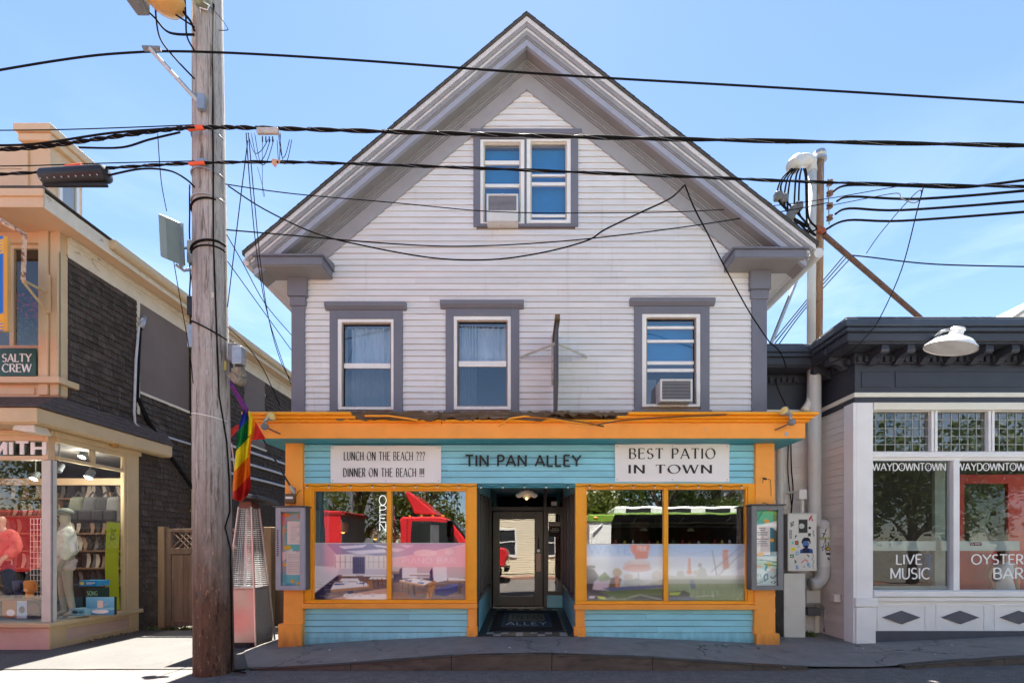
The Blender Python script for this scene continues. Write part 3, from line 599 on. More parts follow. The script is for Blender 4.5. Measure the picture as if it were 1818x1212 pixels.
# big shop windows: frame, panes, printed film on the lower half
def dining_print(r, k):
    W = srgb
    r.grad(0, 1, W(200,196,206), W(214,210,216))
    if k == 0:
        r.poly([(0,0),(.15,0),(.30,.22),(.30,.40),(0,.40)], W(186,180,196)); r.poly([(.15,0),(1,0),(1,.26),(.62,.17),(.30,.20)], W(150,152,186))
        for q in (([(.33,.05),(.72,.02),(.66,.07),(.40,.10)]),([(.42,.14),(.95,.10),(1,.16),(.60,.19)]),([(.80,.02),(1,.05),(1,.08),(.85,.06)])): r.poly(q, W(226,226,238))
        r.poly([(0,.40),(.34,.44),(.30,.60),(0,.88)], W(226,225,230)); r.rect(.27,.20,.53,.45, W(232,230,228)); r.rect(.70,.22,.98,.46, W(226,222,220))
        for i in range(4):
            r.line([(.28+.07*i,.22),(.28+.07*i,.44)], .004, W(110,90,80)); r.line([(.74+.07*i,.22),(.74+.07*i,.44)], .004, W(150,140,135))
        r.line([(.27,.33),(.53,.33)], .004, W(110,90,80)); r.line([(.72,.33),(.98,.33)], .004, W(150,140,135))
        r.rect(.52,.24,.69,.54, W(74,74,110))
        for i in range(6): r.line([(.535+.027*i,.24),(.53+.027*i,.54)], .005, W(110,110,150))
        r.poly([(0,.88),(.32,.56),(1,.60),(1,1),(0,1)], W(122,96,96)); r.poly([(0,.90),(.30,.58),(.34,.60),(.16,1),(0,1)], W(48,46,78))
        for j in range(60): x = random.random(); y = .66+.34*random.random(); r.line([(x,y),(x+.10,y+.004)], .003, W(90,66,66) if j % 2 else W(178,158,152), .6)
        for (x0, x1, y, dy) in ((.36,.58,.555,.03),(.34,.62,.625,.05),(.66,.98,.56,.03),(.74,1.0,.60,.04)):
            r.poly([(x0+.03,y),(x1-.03,y),(x1,y+dy),(x0,y+dy)], W(236,234,234)); r.rect(x0,y+dy,x1,y+dy+.014, W(120,84,60)); r.line([((x0+x1)/2,y+dy),((x0+x1)/2,y+dy+.1)], .012, W(60,50,70))
        r.poly([(.27,.70),(.66,.68),(.78,.75),(.76,.78),(.22,.845),(.215,.825)], W(238,236,236)); r.poly([(.215,.825),(.76,.76),(.77,.80),(.22,.87)], W(176,128,92)); r.rect(.45,.85,.53,.92, W(58,52,92))
        r.poly([(.27,.715),(.42,.71),(.40,.74),(.26,.745)], W(84,100,150)); r.poly([(.57,.70),(.68,.695),(.70,.72),(.58,.725)], W(84,100,150))
        for x in (.40,.44,.60): r.ell(x,.69,.022,.035, W(210,212,220), .7); r.ell(x,.69,.012,.022, W(245,245,250), .7)
        for x in (.66,.72,.80,.86,.92): r.line([(x,.62),(x+.012,.76)], .007, W(112,66,40)); r.line([(x-.02,.66),(x+.03,.66)], .01, W(140,86,52))
        r.poly([(.72,.68),(.78,.67),(.80,.80),(.76,.80)], W(168,112,66)); r.poly([(.22,1),(.55,.89),(.98,.80),(1,.84),(1,1)], W(204,160,142)); r.poly([(.40,.99),(.60,.92),(.98,.90),(1,1),(.55,1)], W(238,232,230))
        for x in (.44,.52,.62,.80): r.ell(x,.93,.05,.035, W(232,230,232), .75); r.ell(x,.93,.03,.018, W(200,190,192), .6)
    else:
        r.poly([(0,0),(1,0),(1,.02),(.34,.20),(0,.26)], W(170,170,200)); r.poly([(0,.26),(.34,.20),(1,.02),(1,.42),(0,.42)], W(228,196,204))
        for q in (([(0,.08),(.18,.10),(.08,.15),(0,.14)]),([(.1,.02),(.3,.04),(.2,.08)])): r.poly(q, W(228,228,240))
        r.line([(0,.265),(.34,.205),(1,.02)], .006, W(244,236,238)); r.ell(.45,.17,.16,.06, W(248,236,230), .8); r.ell(.78,.15,.07,.05, W(248,236,230), .7)
        r.grad(.0, .42, W(240,168,176), W(240,190,190), .35)
        r.poly([(0,.62),(1,.60),(1,1),(0,1)], W(118,96,98)); r.rect(0,.42,1,.62, W(206,190,192))
        for j in range(50): x = random.random(); y = .70+.30*random.random(); r.line([(x,y),(x+.12,y+.004)], .003, W(86,66,68) if j % 2 else W(180,160,154), .6)
        r.rect(.14,.43,.34,.62, W(232,230,232)); r.poly([(.55,.42),(.74,.42),(.75,.66),(.57,.70)], W(238,234,234)); r.poly([(.10,.46),(.14,.42),(.14,.66),(.10,.64)], W(48,52,98)); r.poly([(.51,.50),(.55,.42),(.56,.72),(.51,.66)], W(44,50,104))
        r.rect(.0,.50,.10,.56, W(150,128,120)); r.poly([(.02,.54),(.12,.54),(.16,.70),(.02,.70)], W(58,54,92))
        r.poly([(.24,.53),(.50,.53),(.52,.56),(.24,.56)], W(240,238,238)); r.rect(.24,.56,.52,.58, W(150,116,92))
        r.poly([(.10,.66),(.30,.62),(.56,.68),(.44,.745)], W(242,240,240)); r.poly([(.10,.66),(.44,.745),(.43,.78),(.10,.69)], W(186,140,100)); r.poly([(.44,.745),(.56,.68),(.56,.70),(.43,.78)], W(150,104,70)); r.line([(.30,.74),(.31,.93)], .014, W(52,46,60))
        r.poly([(.18,.65),(.28,.66),(.26,.69),(.17,.67)], W(92,104,150)); r.poly([(.36,.69),(.44,.70),(.42,.725),(.34,.71)], W(92,104,150)); r.ell(.40,.64,.022,.04, W(206,208,218), .8)
        for x in (.14,.22,.28): r.line([(x,.72),(x+.01,.90)], .007, W(70,52,48))
        r.ell(.20,.80,.07,.02, W(120,92,80))
        r.poly([(.47,.72),(.58,.66),(.60,.68),(.53,.97),(.46,.99),(.50,.74)], W(186,124,70)); r.line([(.36,.99),(.34,.88),(.50,.86),(.52,1)], .012, W(148,92,50)); r.line([(.50,.78),(.58,.72)], .010, W(120,74,40))
        r.poly([(.58,.82),(.82,.72),(.98,.72),(.92,.84),(.72,.95),(.58,.92)], W(46,54,120)); r.poly([(.58,.82),(.82,.72),(.98,.72),(.78,.80)], W(90,98,160))
        r.poly([(.76,.61),(1,.63),(1,.68),(.76,.66)], W(238,234,232)); r.rect(.76,.66,1,.685, W(160,120,92)); r.rect(.90,.69,.94,.90, W(90,70,66))
        r.poly([(0,.88),(.16,.86),(.30,1),(0,1)], W(142,92,70)); r.text('PIANO BAR', .14, .86, .26, .36, W(250,232,236), .09, .75); r.text('BAR', .86, .99, .04, .18, W(250,220,224), .08, .4)
def patio_print(r, k):
    W = srgb
    r.grad(0, .22, W(150,192,232), W(196,214,236)); r.grad(.22, .62, W(222,230,242), W(228,232,232))
    if k == 0:
        r.grad(.62, 1, W(200,206,200), W(110,124,96)); r.text('WATERF', .03, .80, .03, .17, W(132,178,222), .10, .8)
        r.ell(.70,.02,.13,.20, W(226,130,92)); r.poly([(.58,0),(.83,0),(.80,.25),(.64,.26)], W(224,122,84)); r.text('PINK', .66, .79, .02, .12, W(248,226,210), .12)
        r.ell(.66,.36,.18,.08, W(226,196,190), .85); r.ell(.66,.42,.19,.07, W(222,150,130), .75); r.ell(.70,.31,.12,.05, W(232,216,206), .8); r.line([(.68,.50),(.68,.88)], .006, W(120,130,90))
        r.poly([(0,.42),(.10,.44),(.16,.56),(.12,.70),(.16,.82),(0,.92)], W(58,52,60)); r.ell(.05,.40,.07,.03, W(120,112,112))
        r.poly([(.10,.66),(.20,.58),(.30,.66),(.26,.84),(.08,.80)], W(196,176,186)); r.poly([(.14,.60),(.24,.48),(.33,.62),(.18,.66)], W(112,140,70)); r.ell(.40,.50,.06,.08, W(206,180,140)); r.poly([(.32,.60),(.40,.56),(.46,.62),(.42,.78),(.28,.80)], W(110,84,62)); r.poly([(.37,.58),(.43,.58),(.42,.78),(.38,.78)], W(206,132,92))
        r.ell(.55,.58,.06,.06, W(214,206,190)); r.poly([(.48,.66),(.66,.60),(.78,.68),(.50,.74)], W(170,180,170)); r.ell(.92,.56,.07,.10, W(206,204,190)); r.poly([(.82,.68),(1,.62),(1,.80),(.84,.78)], W(168,172,156))
        r.poly([(.20,.78),(.60,.74),(1,.72),(1,.77),(.34,.84)], W(84,90,130)); r.poly([(0,.80),(.26,.82),(.40,.92),(.10,.99),(0,.99)], W(52,44,62)); r.poly([(.16,.84),(1,.78),(1,.94),(.40,.97)], W(78,98,52)); r.poly([(.5,.99),(.7,.92),(1,.90),(1,1)], W(46,56,62))
        r.poly([(.04,.92),(.12,.92),(.10,.96),(.03,.96)], W(210,200,214)); r.poly([(.13,.92),(.24,.94),(.26,.98),(.16,.96)], W(206,214,60)); r.line([(.55,.95),(.70,.90),(1,.99)], .006, W(160,166,160))
    else:
        r.grad(.55, 1, W(206,212,200), W(92,120,64)); r.grad(.62, 1, W(150,164,128), W(92,122,66), .8)
        r.poly([(.275,.24),(.295,.24),(.31,.48),(.26,.48)], W(222,150,110)); r.ell(.285,.50,.04,.035, W(214,140,104)); r.poly([(.71,.10),(.78,.09),(.80,.42),(.72,.46)], W(214,142,116)); r.ell(.76,.11,.04,.02, W(206,110,80))
        for i in range(7): r.line([(.56+.06*i,.50-.055*i),(.70+.045*i,.30-.04*i)], .004, W(196,192,204), .8)
        r.line([(.56,.50),(.96,.02)], .006, W(132,126,140)); r.line([(.66,.55),(1,.10)], .006, W(150,146,156)); r.line([(.58,.10),(.64,.55)], .007, W(96,96,104)); r.line([(0,.03),(.10,.12),(.30,.17),(.55,.11),(.62,.08)], .003, W(150,168,186))
        r.poly([(.39,.46),(.44,.40),(.50,.44),(.52,.58),(.38,.58)], W(190,196,186)); r.ell(.42,.37,.025,.04, W(170,168,156)); r.ell(.17,.52,.05,.06, W(190,194,186)); r.ell(.36,.50,.03,.04, W(206,196,176))
        for i in range(26): x = .05+.85*random.random(); y = .66+.22*random.random(); r.line([(x,y),(x+.01,y+.10)], .004, W(206,212,204) if i % 2 else W(84,96,74), .45)
        r.poly([(.28,.64),(.34,.62),(.37,.78),(.31,.80)], W(92,112,140), .7)
        r.poly([(0,.85),(.22,.82),(.30,.88),(.28,.93),(0,.95)], W(62,70,62)); r.poly([(.02,.86),(.18,.85),(.14,.90),(.03,.90)], W(166,190,60)); r.poly([(0,.95),(.28,.93),(.45,.99),(0,1)], W(84,96,120)); r.line([(.36,.93),(.60,.91)], .004, W(176,180,184))
        r.poly([(.90,.0),(1,.0),(1,.40),(.90,.46)], W(66,66,84), .25); r.line([(.90,1),(.97,.85)], .006, W(186,176,150), .6)
    r.blur(2); r.grad(.0, .7, W(226,232,240), W(226,230,232), .22); r.speck(.05, k+3)  # whitish haze over the sheet is blended into the print colours
def shop_window(px, gl, mul, y0, y1, film, printer):
    YF = .0
    x0, x1 = wx(px[0]), wx(px[1]); g0, g1 = wx(gl[0]), wx(gl[1]); m0, m1 = wx(mul[0]), wx(mul[1]); zt_, zb = wz(y0), wz(y1)
    f = MB(); f.box(x0, g0-.028, YF, .11, zb-.001, 2.41); f.box(g1+.028, x1, YF, .11, zb-.001, 2.41); f.box(g0-.028, g1+.028, YF, .11, zt_+.028, 2.41); f.box(m0, m1, .012, .10, zb, zt_)
    o = f.build('shop_window', ORANGEY, T, bevel=.005)
    s = MB(); s.box(g0-.028, g0, .022, .10, zb, zt_+.028); s.box(g1, g1+.028, .022, .10, zb, zt_+.028); s.box(g0, g1, .022, .10, zt_, zt_+.028); s.build('glazing_bead', ORANGEY, o, bevel=.004)
    l = MB(); l.box(x0, x1, .0, .10, zb-.052, zb-.002); l.build('bottom_rail', ORANGEY, o, bevel=.004)
    MB().box(x0-.02, x1+.01, -.055, .12, zb-.135, zb-.054).build('sill', ORANGE, o, bevel=.008)
    for k, (a, b) in enumerate(((g0, m0), (m1, g1))):
        MB().add([(a,.06,zb),(b,.06,zb),(b,.06,zt_),(a,.06,zt_)], [(0,1,2,3)]).build('pane', GLS, o)
        zf = wz(film); r = Ras(130, 96, (.6,.6,.6)); printer(r, k); r.blur(1)
        r.sheet('window_film', lambda u, v, a=a, b=b: (a+(b-a)*u, .0575, zf+(zb-zf)*v), PRINT, o, gain=1.08)
        MB().box(a, b, .0555, .0570, zf-.004, zf+.010).build('film_edge', mat('frosted_film_edge', (.55,.56,.57), .5, .05) if 'frosted_film_edge' not in MATS else MATS['frosted_film_edge'], o)
    return o
random.seed(21)
shop_window((540,846.5), (556,826), (686,694), 871, 1064, 964, dining_print)
shop_window((1021.5,1342), (1042,1325), (1179,1187), 868, 1066, 966, patio_print)
MB().grid(lambda u, v: (wx(553,.13)+(wx(584,.13)-wx(553,.13))*u, .13+.012*math.sin(u*26), wz(1066,.13)+(wz(866,.13)-wz(1066,.13))*v), 40, 2).build('curtain', mat('teal_curtain', (.03,.13,.16), .85, .15, 6), T, smooth='all')
# rooms behind the shop windows
for a, b in ((-3.45,-.86),(.86,3.45)):
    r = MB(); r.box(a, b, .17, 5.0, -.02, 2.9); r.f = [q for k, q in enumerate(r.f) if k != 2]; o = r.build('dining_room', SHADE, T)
    MB().box(a+.3, b-.3, 4.2, 4.5, 0, 1.1).build('bar_counter', WOODI, o)
    for i in range(3): MB().box(a+.4+i*.75, a+.9+i*.75, 4.85, 4.95, 1.3, 2.1).build('wall_picture', mat('bar_picture%d%d' % (i, a > 0), [(.20,.12,.06),(.12,.10,.09),(.16,.07,.05)][i], .6), o)
# recessed doorway
DY = 2.5; FZ = lambda y: .004 + .045*max(y, 0)
rec = MB(); rec.box(-.86, .86, .165, DY, 2.76, 2.82); rw = rec.build('recess_ceiling', BLUE, T)
for s in (-1, 1):
    rec = MB(); rec.prism([(.12,-.05),(DY,-.05),(DY,FZ(DY)+.46),(.12,.54)], s*.78, s*.86, 'x'); rec.build('recess_panel', BLUE, T); rec = MB(); rec.prism([(.12,2.28),(DY,2.46),(DY,2.758),(.12,2.758)], s*.78, s*.86, 'x'); rec.build('recess_panel', BLUE, T)
MB().box(-.78, .78, .012, .16, 2.345, 2.40).build('recess_header', TEAL, rw)
ZB_ = lambda y: .54 + (FZ(DY)+.46-.54)*(y-.12)/(DY-.12); ZT_ = lambda y: 2.28 + (2.46-2.28)*(y-.12)/(DY-.12)
for s in (-1, 1):
    m = MB()
    for yy in (.13, .72, 1.30, 1.88, 2.42): m.prism([(yy,ZB_(yy)),(yy+.075,ZB_(yy+.075)),(yy+.075,ZT_(yy+.075)),(yy,ZT_(yy))], s*.765, s*.85, 'x')
    m.prism([(.12,ZB_(.12)),(DY,ZB_(DY)),(DY,ZB_(DY)+.07),(.12,ZB_(.12)+.07)], s*.758, s*.852, 'x')
    m.build('sidelight_frame', DARKF, rw)
    for k, (ya, yb) in enumerate(((.205,.72),(.795,1.30),(1.375,1.88),(1.955,2.42))):
        MB().add([(s*.81,ya,ZB_(ya)+.07),(s*.81,yb,ZB_(yb)+.07),(s*.81,yb,ZT_(yb)),(s*.81,ya,ZT_(ya))], [(0,1,2,3)]).build('pane', GLS, rw)
fl = MB(); fl.hexa([(-.80,-.03,-.08),(.80,-.03,-.08),(.80,DY,-.08),(-.80,DY,-.08)], [(-.80,-.03,FZ(0)-.006),(.80,-.03,FZ(0)-.006),(.80,DY,FZ(DY)-.006),(-.80,DY,FZ(DY)-.006)])
fo = fl.build('entry_floor', mat('dark_entry_grout', (.045,.045,.048), .7, .2), T)
TB = mat('black_floor_tile', (.025,.025,.028), .35, .2, 9, rnd=.2); TWm = mat('cream_floor_tile', (.42,.40,.37), .4, .12, 9, rnd=.12)
ti = 0; s = .118
for j in range(21):
    for i in range(13):
        x = -.767+.118*i; y = -.02+.118*j
        edge = i < 2 or i > 10 or j < 2 or j > 18
        if not edge: continue
        wht = (i+j) % 2 == 0 if (i in (1, 11) or j in (1, 19)) else False
        if j == 0: wht = i in (2, 5, 8, 11)
        b = MB(); z = FZ(y); z2 = FZ(y+s)
        b.hexa([(x+.002,y+.002,z-.01),(x+s-.002,y+.002,z-.01),(x+s-.002,y+s-.002,z2-.01),(x+.002,y+s-.002,z2-.01)], [(x+.002,y+.002,z),(x+s-.002,y+.002,z),(x+s-.002,y+s-.002,z2),(x+.002,y+s-.002,z2)])
        b.build('tile', TWm if wht else TB, fo)
MB().add([(-.53,.20,FZ(.2)-.001),(.53,.20,FZ(.2)-.001),(.53,2.24,FZ(2.24)-.001),(-.53,2.24,FZ(2.24)-.001)], [(0,1,2,3)]).build('inner_floor', TB, fo)
# door wall with transom, glazed door, sidelight
def dr(a, b, c, e, y=DY): return wx(a,y), wx(b,y), wz(e,y), wz(c,y)
fr = MB(); X0, X1 = -.79, .80
xa, xb, xc, xd = wx(873,DY), wx(965,DY), wx(971,DY), wx(999,DY); zt1, zt0 = wz(866,DY), wz(899,DY)
fr.box(X0, xa, DY, DY+.1, .05, 2.8); fr.box(xb, xc, DY-.01, DY+.1, .05, 2.8); fr.box(xd, X1+.03, DY, DY+.1, .05, 2.8); fr.box(xa, xb, DY-.005, DY+.1, wz(906,DY), zt0); fr.box(xc, xd, DY-.005, DY+.1, wz(911,DY), zt0); fr.box(xa, xb, DY, DY+.1, zt1, 2.8); fr.box(xc, xd, DY, DY+.1, zt1, 2.8)
fo2 = fr.build('door_frame', DARKF, T, bevel=.004)
for a, b in ((xa, xb), (xc, xd)):
    MB().add([(a,DY+.05,zt0),(b,DY+.05,zt0),(b,DY+.05,zt1),(a,DY+.05,zt1)], [(0,1,2,3)]).build('transom_pane', GLS, fo2)
MB().box(xc, xd, DY+.01, DY+.09, FZ(DY), wz(1056,DY)).build('sidelight_panel', BLUE, fo2)
sx = MB(); sx.box(xc, xc+.03, DY+.01, DY+.08, wz(1056,DY), wz(911,DY)); sx.box(xd-.03, xd, DY+.01, DY+.08, wz(1056,DY), wz(911,DY)); sx.box(xc+.03, xd-.03, DY+.01, DY+.08, wz(1056,DY), wz(1049,DY)); sx.build('sidelight_frame', DARKF, fo2)
GLD = glass('door_glass', .20, (.55,.58,.58), wave=.06)
MB().add([(xc+.03,DY+.05,wz(1049,DY)),(xd-.03,DY+.05,wz(1049,DY)),(xd-.03,DY+.05,wz(911,DY)),(xc+.03,DY+.05,wz(911,DY))], [(0,1,2,3)]).build('sidelight_pane', GLD, fo2)
r = Ras(40, 60, srgb(40,38,40)); r.rect(.05,.03,.95,.30, srgb(196,196,190)); r.text('NO', .3, .8, .42, .52, srgb(220,220,220)); r.text('SMOKE', .1, .9, .56, .62, srgb(190,190,190)) if False else r.rect(.1,.56,.9,.62, srgb(170,170,170)); r.rect(.2,.66,.8,.70, srgb(150,150,150)); r.rect(.1,.08,.9,.12, srgb(70,70,70)); r.rect(.2,.18,.8,.22, srgb(90,90,90))
r.sheet('notice_sticker', lambda u, v: (xc+.04+(xd-xc-.08)*u, DY+.045, wz(925,DY)+(wz(952,DY)-wz(925,DY))*v), PAPER, fo2)
da, db, dt, dbm = wx(875,DY), wx(964,DY), wz(907,DY), wz(1075,DY); ga, gb, gt, gbm = wx(887,DY), wx(949,DY), wz(921,DY), wz(1058,DY)
dm = MB(); dm.box(da, ga, DY+.02, DY+.07, dbm, dt); dm.box(gb, db, DY+.02, DY+.07, dbm, dt); dm.box(ga, gb, DY+.02, DY+.07, gt, dt); dm.box(ga, gb, DY+.02, DY+.07, dbm, gbm)
do = dm.build('door', DARKF, T, bevel=.005)
MB().add([(ga,DY+.045,gbm),(gb,DY+.045,gbm),(gb,DY+.045,gt),(ga,DY+.045,gt)], [(0,1,2,3)]).build('door_pane', GLD, do)
hx = wx(956,DY); MB().tube([(hx,DY-.0,wz(955,DY)),(hx,DY-.05,wz(957,DY)),(hx,DY-.05,wz(970,DY)),(hx,DY,wz(972,DY))], .012, 8).build('door_handle', BLACKP, do)
MB().box(hx-.05, hx+.05, DY+.012, DY+.021, wz(1014,DY), wz(982,DY)).build('push_plate', mat('pink_push_plate', (.62,.42,.34), .4, .1), do)
MB().lathe([(.0,-.012),(.032,-.012),(.032,.006),(.0,.006)], (hx, DY+.012, wz(977,DY)), 14, Matrix.Rotation(R(90),3,'X')).build('lock', METAL, do)
MB().box(da, db, DY-.06, DY+.06, FZ(DY)-.02, FZ(DY)+.02).build('threshold', mat('worn_threshold', (.55,.50,.42), .5, .15), do)
nb = MB(); q, wid, _ = strokes('229', .12); letters(nb, q, wid, wx(909,DY), wx(925,DY), wz(919,DY), wz(910,DY), DY+.019); nb.build('house_number', mat('dark_bronze_number', (.16,.13,.10), .4), do)
MB().box(xc+.09, xc+.21, DY-.02, DY-.006, wz(897,DY), wz(890,DY)).build('notice_plate', TRIMW, fo2)
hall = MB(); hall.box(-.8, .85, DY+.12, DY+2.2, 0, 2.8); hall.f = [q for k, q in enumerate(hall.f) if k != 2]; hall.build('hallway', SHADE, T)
# orange canopy over the storefront
CY0 = -.30; XA, XB = wx(452,CY0), wx(1430,CY0); zc0, zc1, zc2 = 3.052, 3.288, 3.42
c = MB(); c.box(XA, XB, CY0, 1.5, zc0, zc1); co = c.build('canopy_fascia', ORANGE, T, bevel=.006)
MB().box(XA+.02, XB-.02, CY0+.02, 1.48, zc0-.014, zc0-.001).build('canopy_soffit', TEAL, co)
cr = MB(); xm0, xm1 = wx(640,CY0), wx(1075,CY0)
for k, (z0, z1, o_) in enumerate(((zc1+.001,zc1+.04,.045),(zc1+.041,zc1+.085,.085),(zc1+.086,zc2,.13))):
    if k == 0: cr.box(XA-o_, XB+o_, CY0-o_, 1.5, z0, z1)
    else: cr.box(XA-o_, xm0-.05*k, CY0-o_, 1.5, z0, z1); cr.box(xm1+.16*k, XB+o_, CY0-o_, 1.5, z0, z1)
cr.build('crown_moulding', ORANGEY, co, bevel=.012)
bk = MB(); bk.box(XA+.05, XB-.05, CY0+.06, .26, zc1+.04, zc2+.012); bk.box(XA, XB, CY0+.10, .26, zc2+.013, zc2+.06); bk.build('canopy_deck', ROT, co)
rg2 = random.Random(9); px = 600
while px < 1085:                                         # torn, rotten edge left open by the missing moulding
    l = rg2.uniform(30, 95); x0, x1 = wx(px,CY0), wx(min(px+l, 1092),CY0); n = 7
    top = [(x0+(x1-x0)*i/n, zc2+rg2.uniform(-.012,.034)) for i in range(n+1)]; bot = [(x0+(x1-x0)*i/n, zc1+.035+rg2.uniform(-.03,.03)+(.055 if px > 960 else 0)) for i in range(n, -1, -1)]
    MB().prism(top+bot, CY0-.055-rg2.uniform(0,.05), CY0+.06).build('rotten_board', ROT, co); px += l*rg2.uniform(.8, .98)
def strip(pts, wd, m, nm, y):
    b = MB()
    for (a, c_), (e, f) in zip(pts[:-1], pts[1:]):
        p, q = P(a, c_, y), P(e, f, y); b.hexa([(p[0],y-.02,p[2]-wd),(q[0],y-.02,q[2]-wd),(q[0],y+.02,q[2]-wd),(p[0],y+.02,p[2]-wd)], [(p[0],y-.02,p[2]),(q[0],y-.02,q[2]),(q[0],y+.02,q[2]),(p[0],y+.02,p[2])])
    b.build(nm, m, co)
strip([(648,737),(690,737),(720,741),(742,745)], .02, ORANGEY, 'peeled_strip', CY0-.15)
strip([(885,755),(905,742),(930,738),(965,740),(1010,748),(1072,755)], .018, ORANGEY, 'peeled_strip', CY0-.14)
strip([(940,738),(990,742),(1040,750),(1072,756)], .010, ROT, 'loose_flashing', CY0-.16)
strip([(1060,753),(1100,746),(1160,741),(1290,735)], .009, ROT, 'loose_flashing', CY0-.15)
strip([(782,735),(783,738),(784,751)], .02, ROT, 'loose_nail_strip', CY0-.17)
for px in (985, 1250, 1396): MB().lathe([(0,-.004),(.009 if px < 1390 else .03,-.004),(.009 if px < 1390 else .03,.002),(0,.002)], (wx(px,CY0), CY0-.004, wz(762 if px < 1390 else 770,CY0)), 10, Matrix.Rotation(R(90),3,'X')).build('screw_plug', METAL, co)
# ------------------------------------------------------------------ signs on the storefront
def banner(px0, px1, py0, py1, rows, lab, y=.015, serif=.10):
    x0, x1, z0, z1 = pr(px0, px1, py0, py1, y)
    t = thing('banner', ((x0+x1)/2, y, z0), lab, 'banner')
    sg = random.Random(px0)
    ph = sg.random()*6
    def sf(u, v): return (x0+(x1-x0)*u + .004*math.sin(v*5+ph)*(1 if u > .5 else -1)*abs(u-.5), y+.004*math.sin(u*9+ph)*math.sin(v*3.14)-.004*math.sin(u*3.14), z0+(z1-z0)*v+.006*math.sin(u*6.28*2+ph)*(v-.5))
    b = MB(); b.grid(sf, 40, 12); n = len(b.v); b.add([(p[0], p[1]+.002, p[2]) for p in b.v], [tuple(reversed(f)) for f in b.f]); b.build('sheet', BANNER, t, smooth='all')
    for (txt, a, c, e, f, wd, th) in rows: letter_parts(t, txt, INK, wx(a,y), wx(c,y), wz(f,y), wz(e,y), y-.0085, .0012, wd*.88, th*.9, serif*.8, .25)
    for u in (0.02, .5, .98):
        for v in (.06, .94): MB().lathe([(0,-.003),(.009,-.003),(.009,.002),(0,.002)], (x0+(x1-x0)*u, y-.006, z0+(z1-z0)*v), 8, Matrix.Rotation(R(90),3,'X')).build('eyelet', METAL, t)
banner(587, 783, 791, 857, [('LUNCH ON THE BEACH ???', 611, 754, 802, 817, .23, .07), ('DINNER ON THE BEACH !!!', 610, 753, 831, 846, .23, .07)], 'white banner asking lunch on the beach, left of the black lettering')
banner(1092, 1295, 788, 855, [('BEST PATIO', 1117, 1269, 796, 814, .18, .065), ('IN TOWN', 1116, 1263, 825, 840, .19, .065)], 'white banner reading best patio in town, right of the black lettering', serif=.11)
t = thing('wall_lettering', (0, 0, 2.6), 'raised black capital letters reading Tin Pan Alley on blue clapboard', 'sign')
q, wid, per = strokes('TIN PAN ALLEY', .155, .135, 0, .20)
for cur in per:
    if cur: b = MB(); letters(b, cur, wid, wx(827), wx(1031), wz(827), wz(808), .004, .022); b.build('letter', DKTXT, t)
# neon OPEN sign hung upright behind the glass
t = thing('open_sign', (wx(678,.16), .16, wz(942,.16)), 'vertical white neon open sign hanging inside the left shop window', 'sign')
NEON = emit('white_neon_tube', (1,.97,.94), .32)
for ch, a, b in (('O',879,896),('P',897,911),('E',913,926),('N',928,942)):
    m = MB(); x0, x1, z0, z1 = pr(673,686,a,b,.14); gw = GL[ch][0]
    for st in GL[ch][1]: m.tube([(x0+u/gw*(x1-x0), .14, z0+v*(z1-z0)) for u, v in st], .0055, 6)
    m.build('letter', NEON, t)
MB().box(wx(671,.16), wx(686,.16), .165, .172, wz(944,.16), wz(876,.16)).build('backing', BLACKP, t)
r = Ras(30, 26, srgb(30,30,34)); r.text('SORRY', .08, .92, .15, .42, srgb(225,225,225)); r.rect(.2,.55,.8,.62, srgb(180,180,180)); r.rect(.2,.72,.8,.79, srgb(180,180,180))
r.sheet('sorry_sign', lambda u, v: (wx(1043,.058)+(wx(1059,.058)-wx(1043,.058))*u, .070, wz(957,.058)+(wz(966,.058)-wz(957,.058))*v), PAPER, label='small black sorry sign in the corner of the patio window', cat='sign')
# ------------------------------------------------------------------ string of bulbs under the blue frieze
t = thing('string_lights', (0, -.03, 2.37), 'string of small round bulbs along the top of the shop windows', 'string lights')
BULB = mat('pale_glass_bulb', (.85,.80,.70), .15, .05, coat=.5); SOCK = mat('bulb_socket', (.05,.045,.04), .5)
pts = []; bulbs = [545+38.6*i for i in range(21)]
for i, a in enumerate(bulbs[:-1]):
    b = bulbs[i+1]; pts += [P(a,861,-.035), P((a+b)/2, 863.5, -.035)]
pts.append(P(bulbs[-1],861,-.035)); MB().tube(pts, .0045, 5).build('wire', BLACKW, t)
for a in bulbs:
    p = P(a, 861, -.035); o = MB().tube([(p[0],p[1],p[2]), (p[0],p[1],p[2]-.022)], .010, 7).build('socket', SOCK, t); MB().ball((p[0],p[1],p[2]-.036), .016, 8, 6).build('bulb', BULB, o, smooth='all')
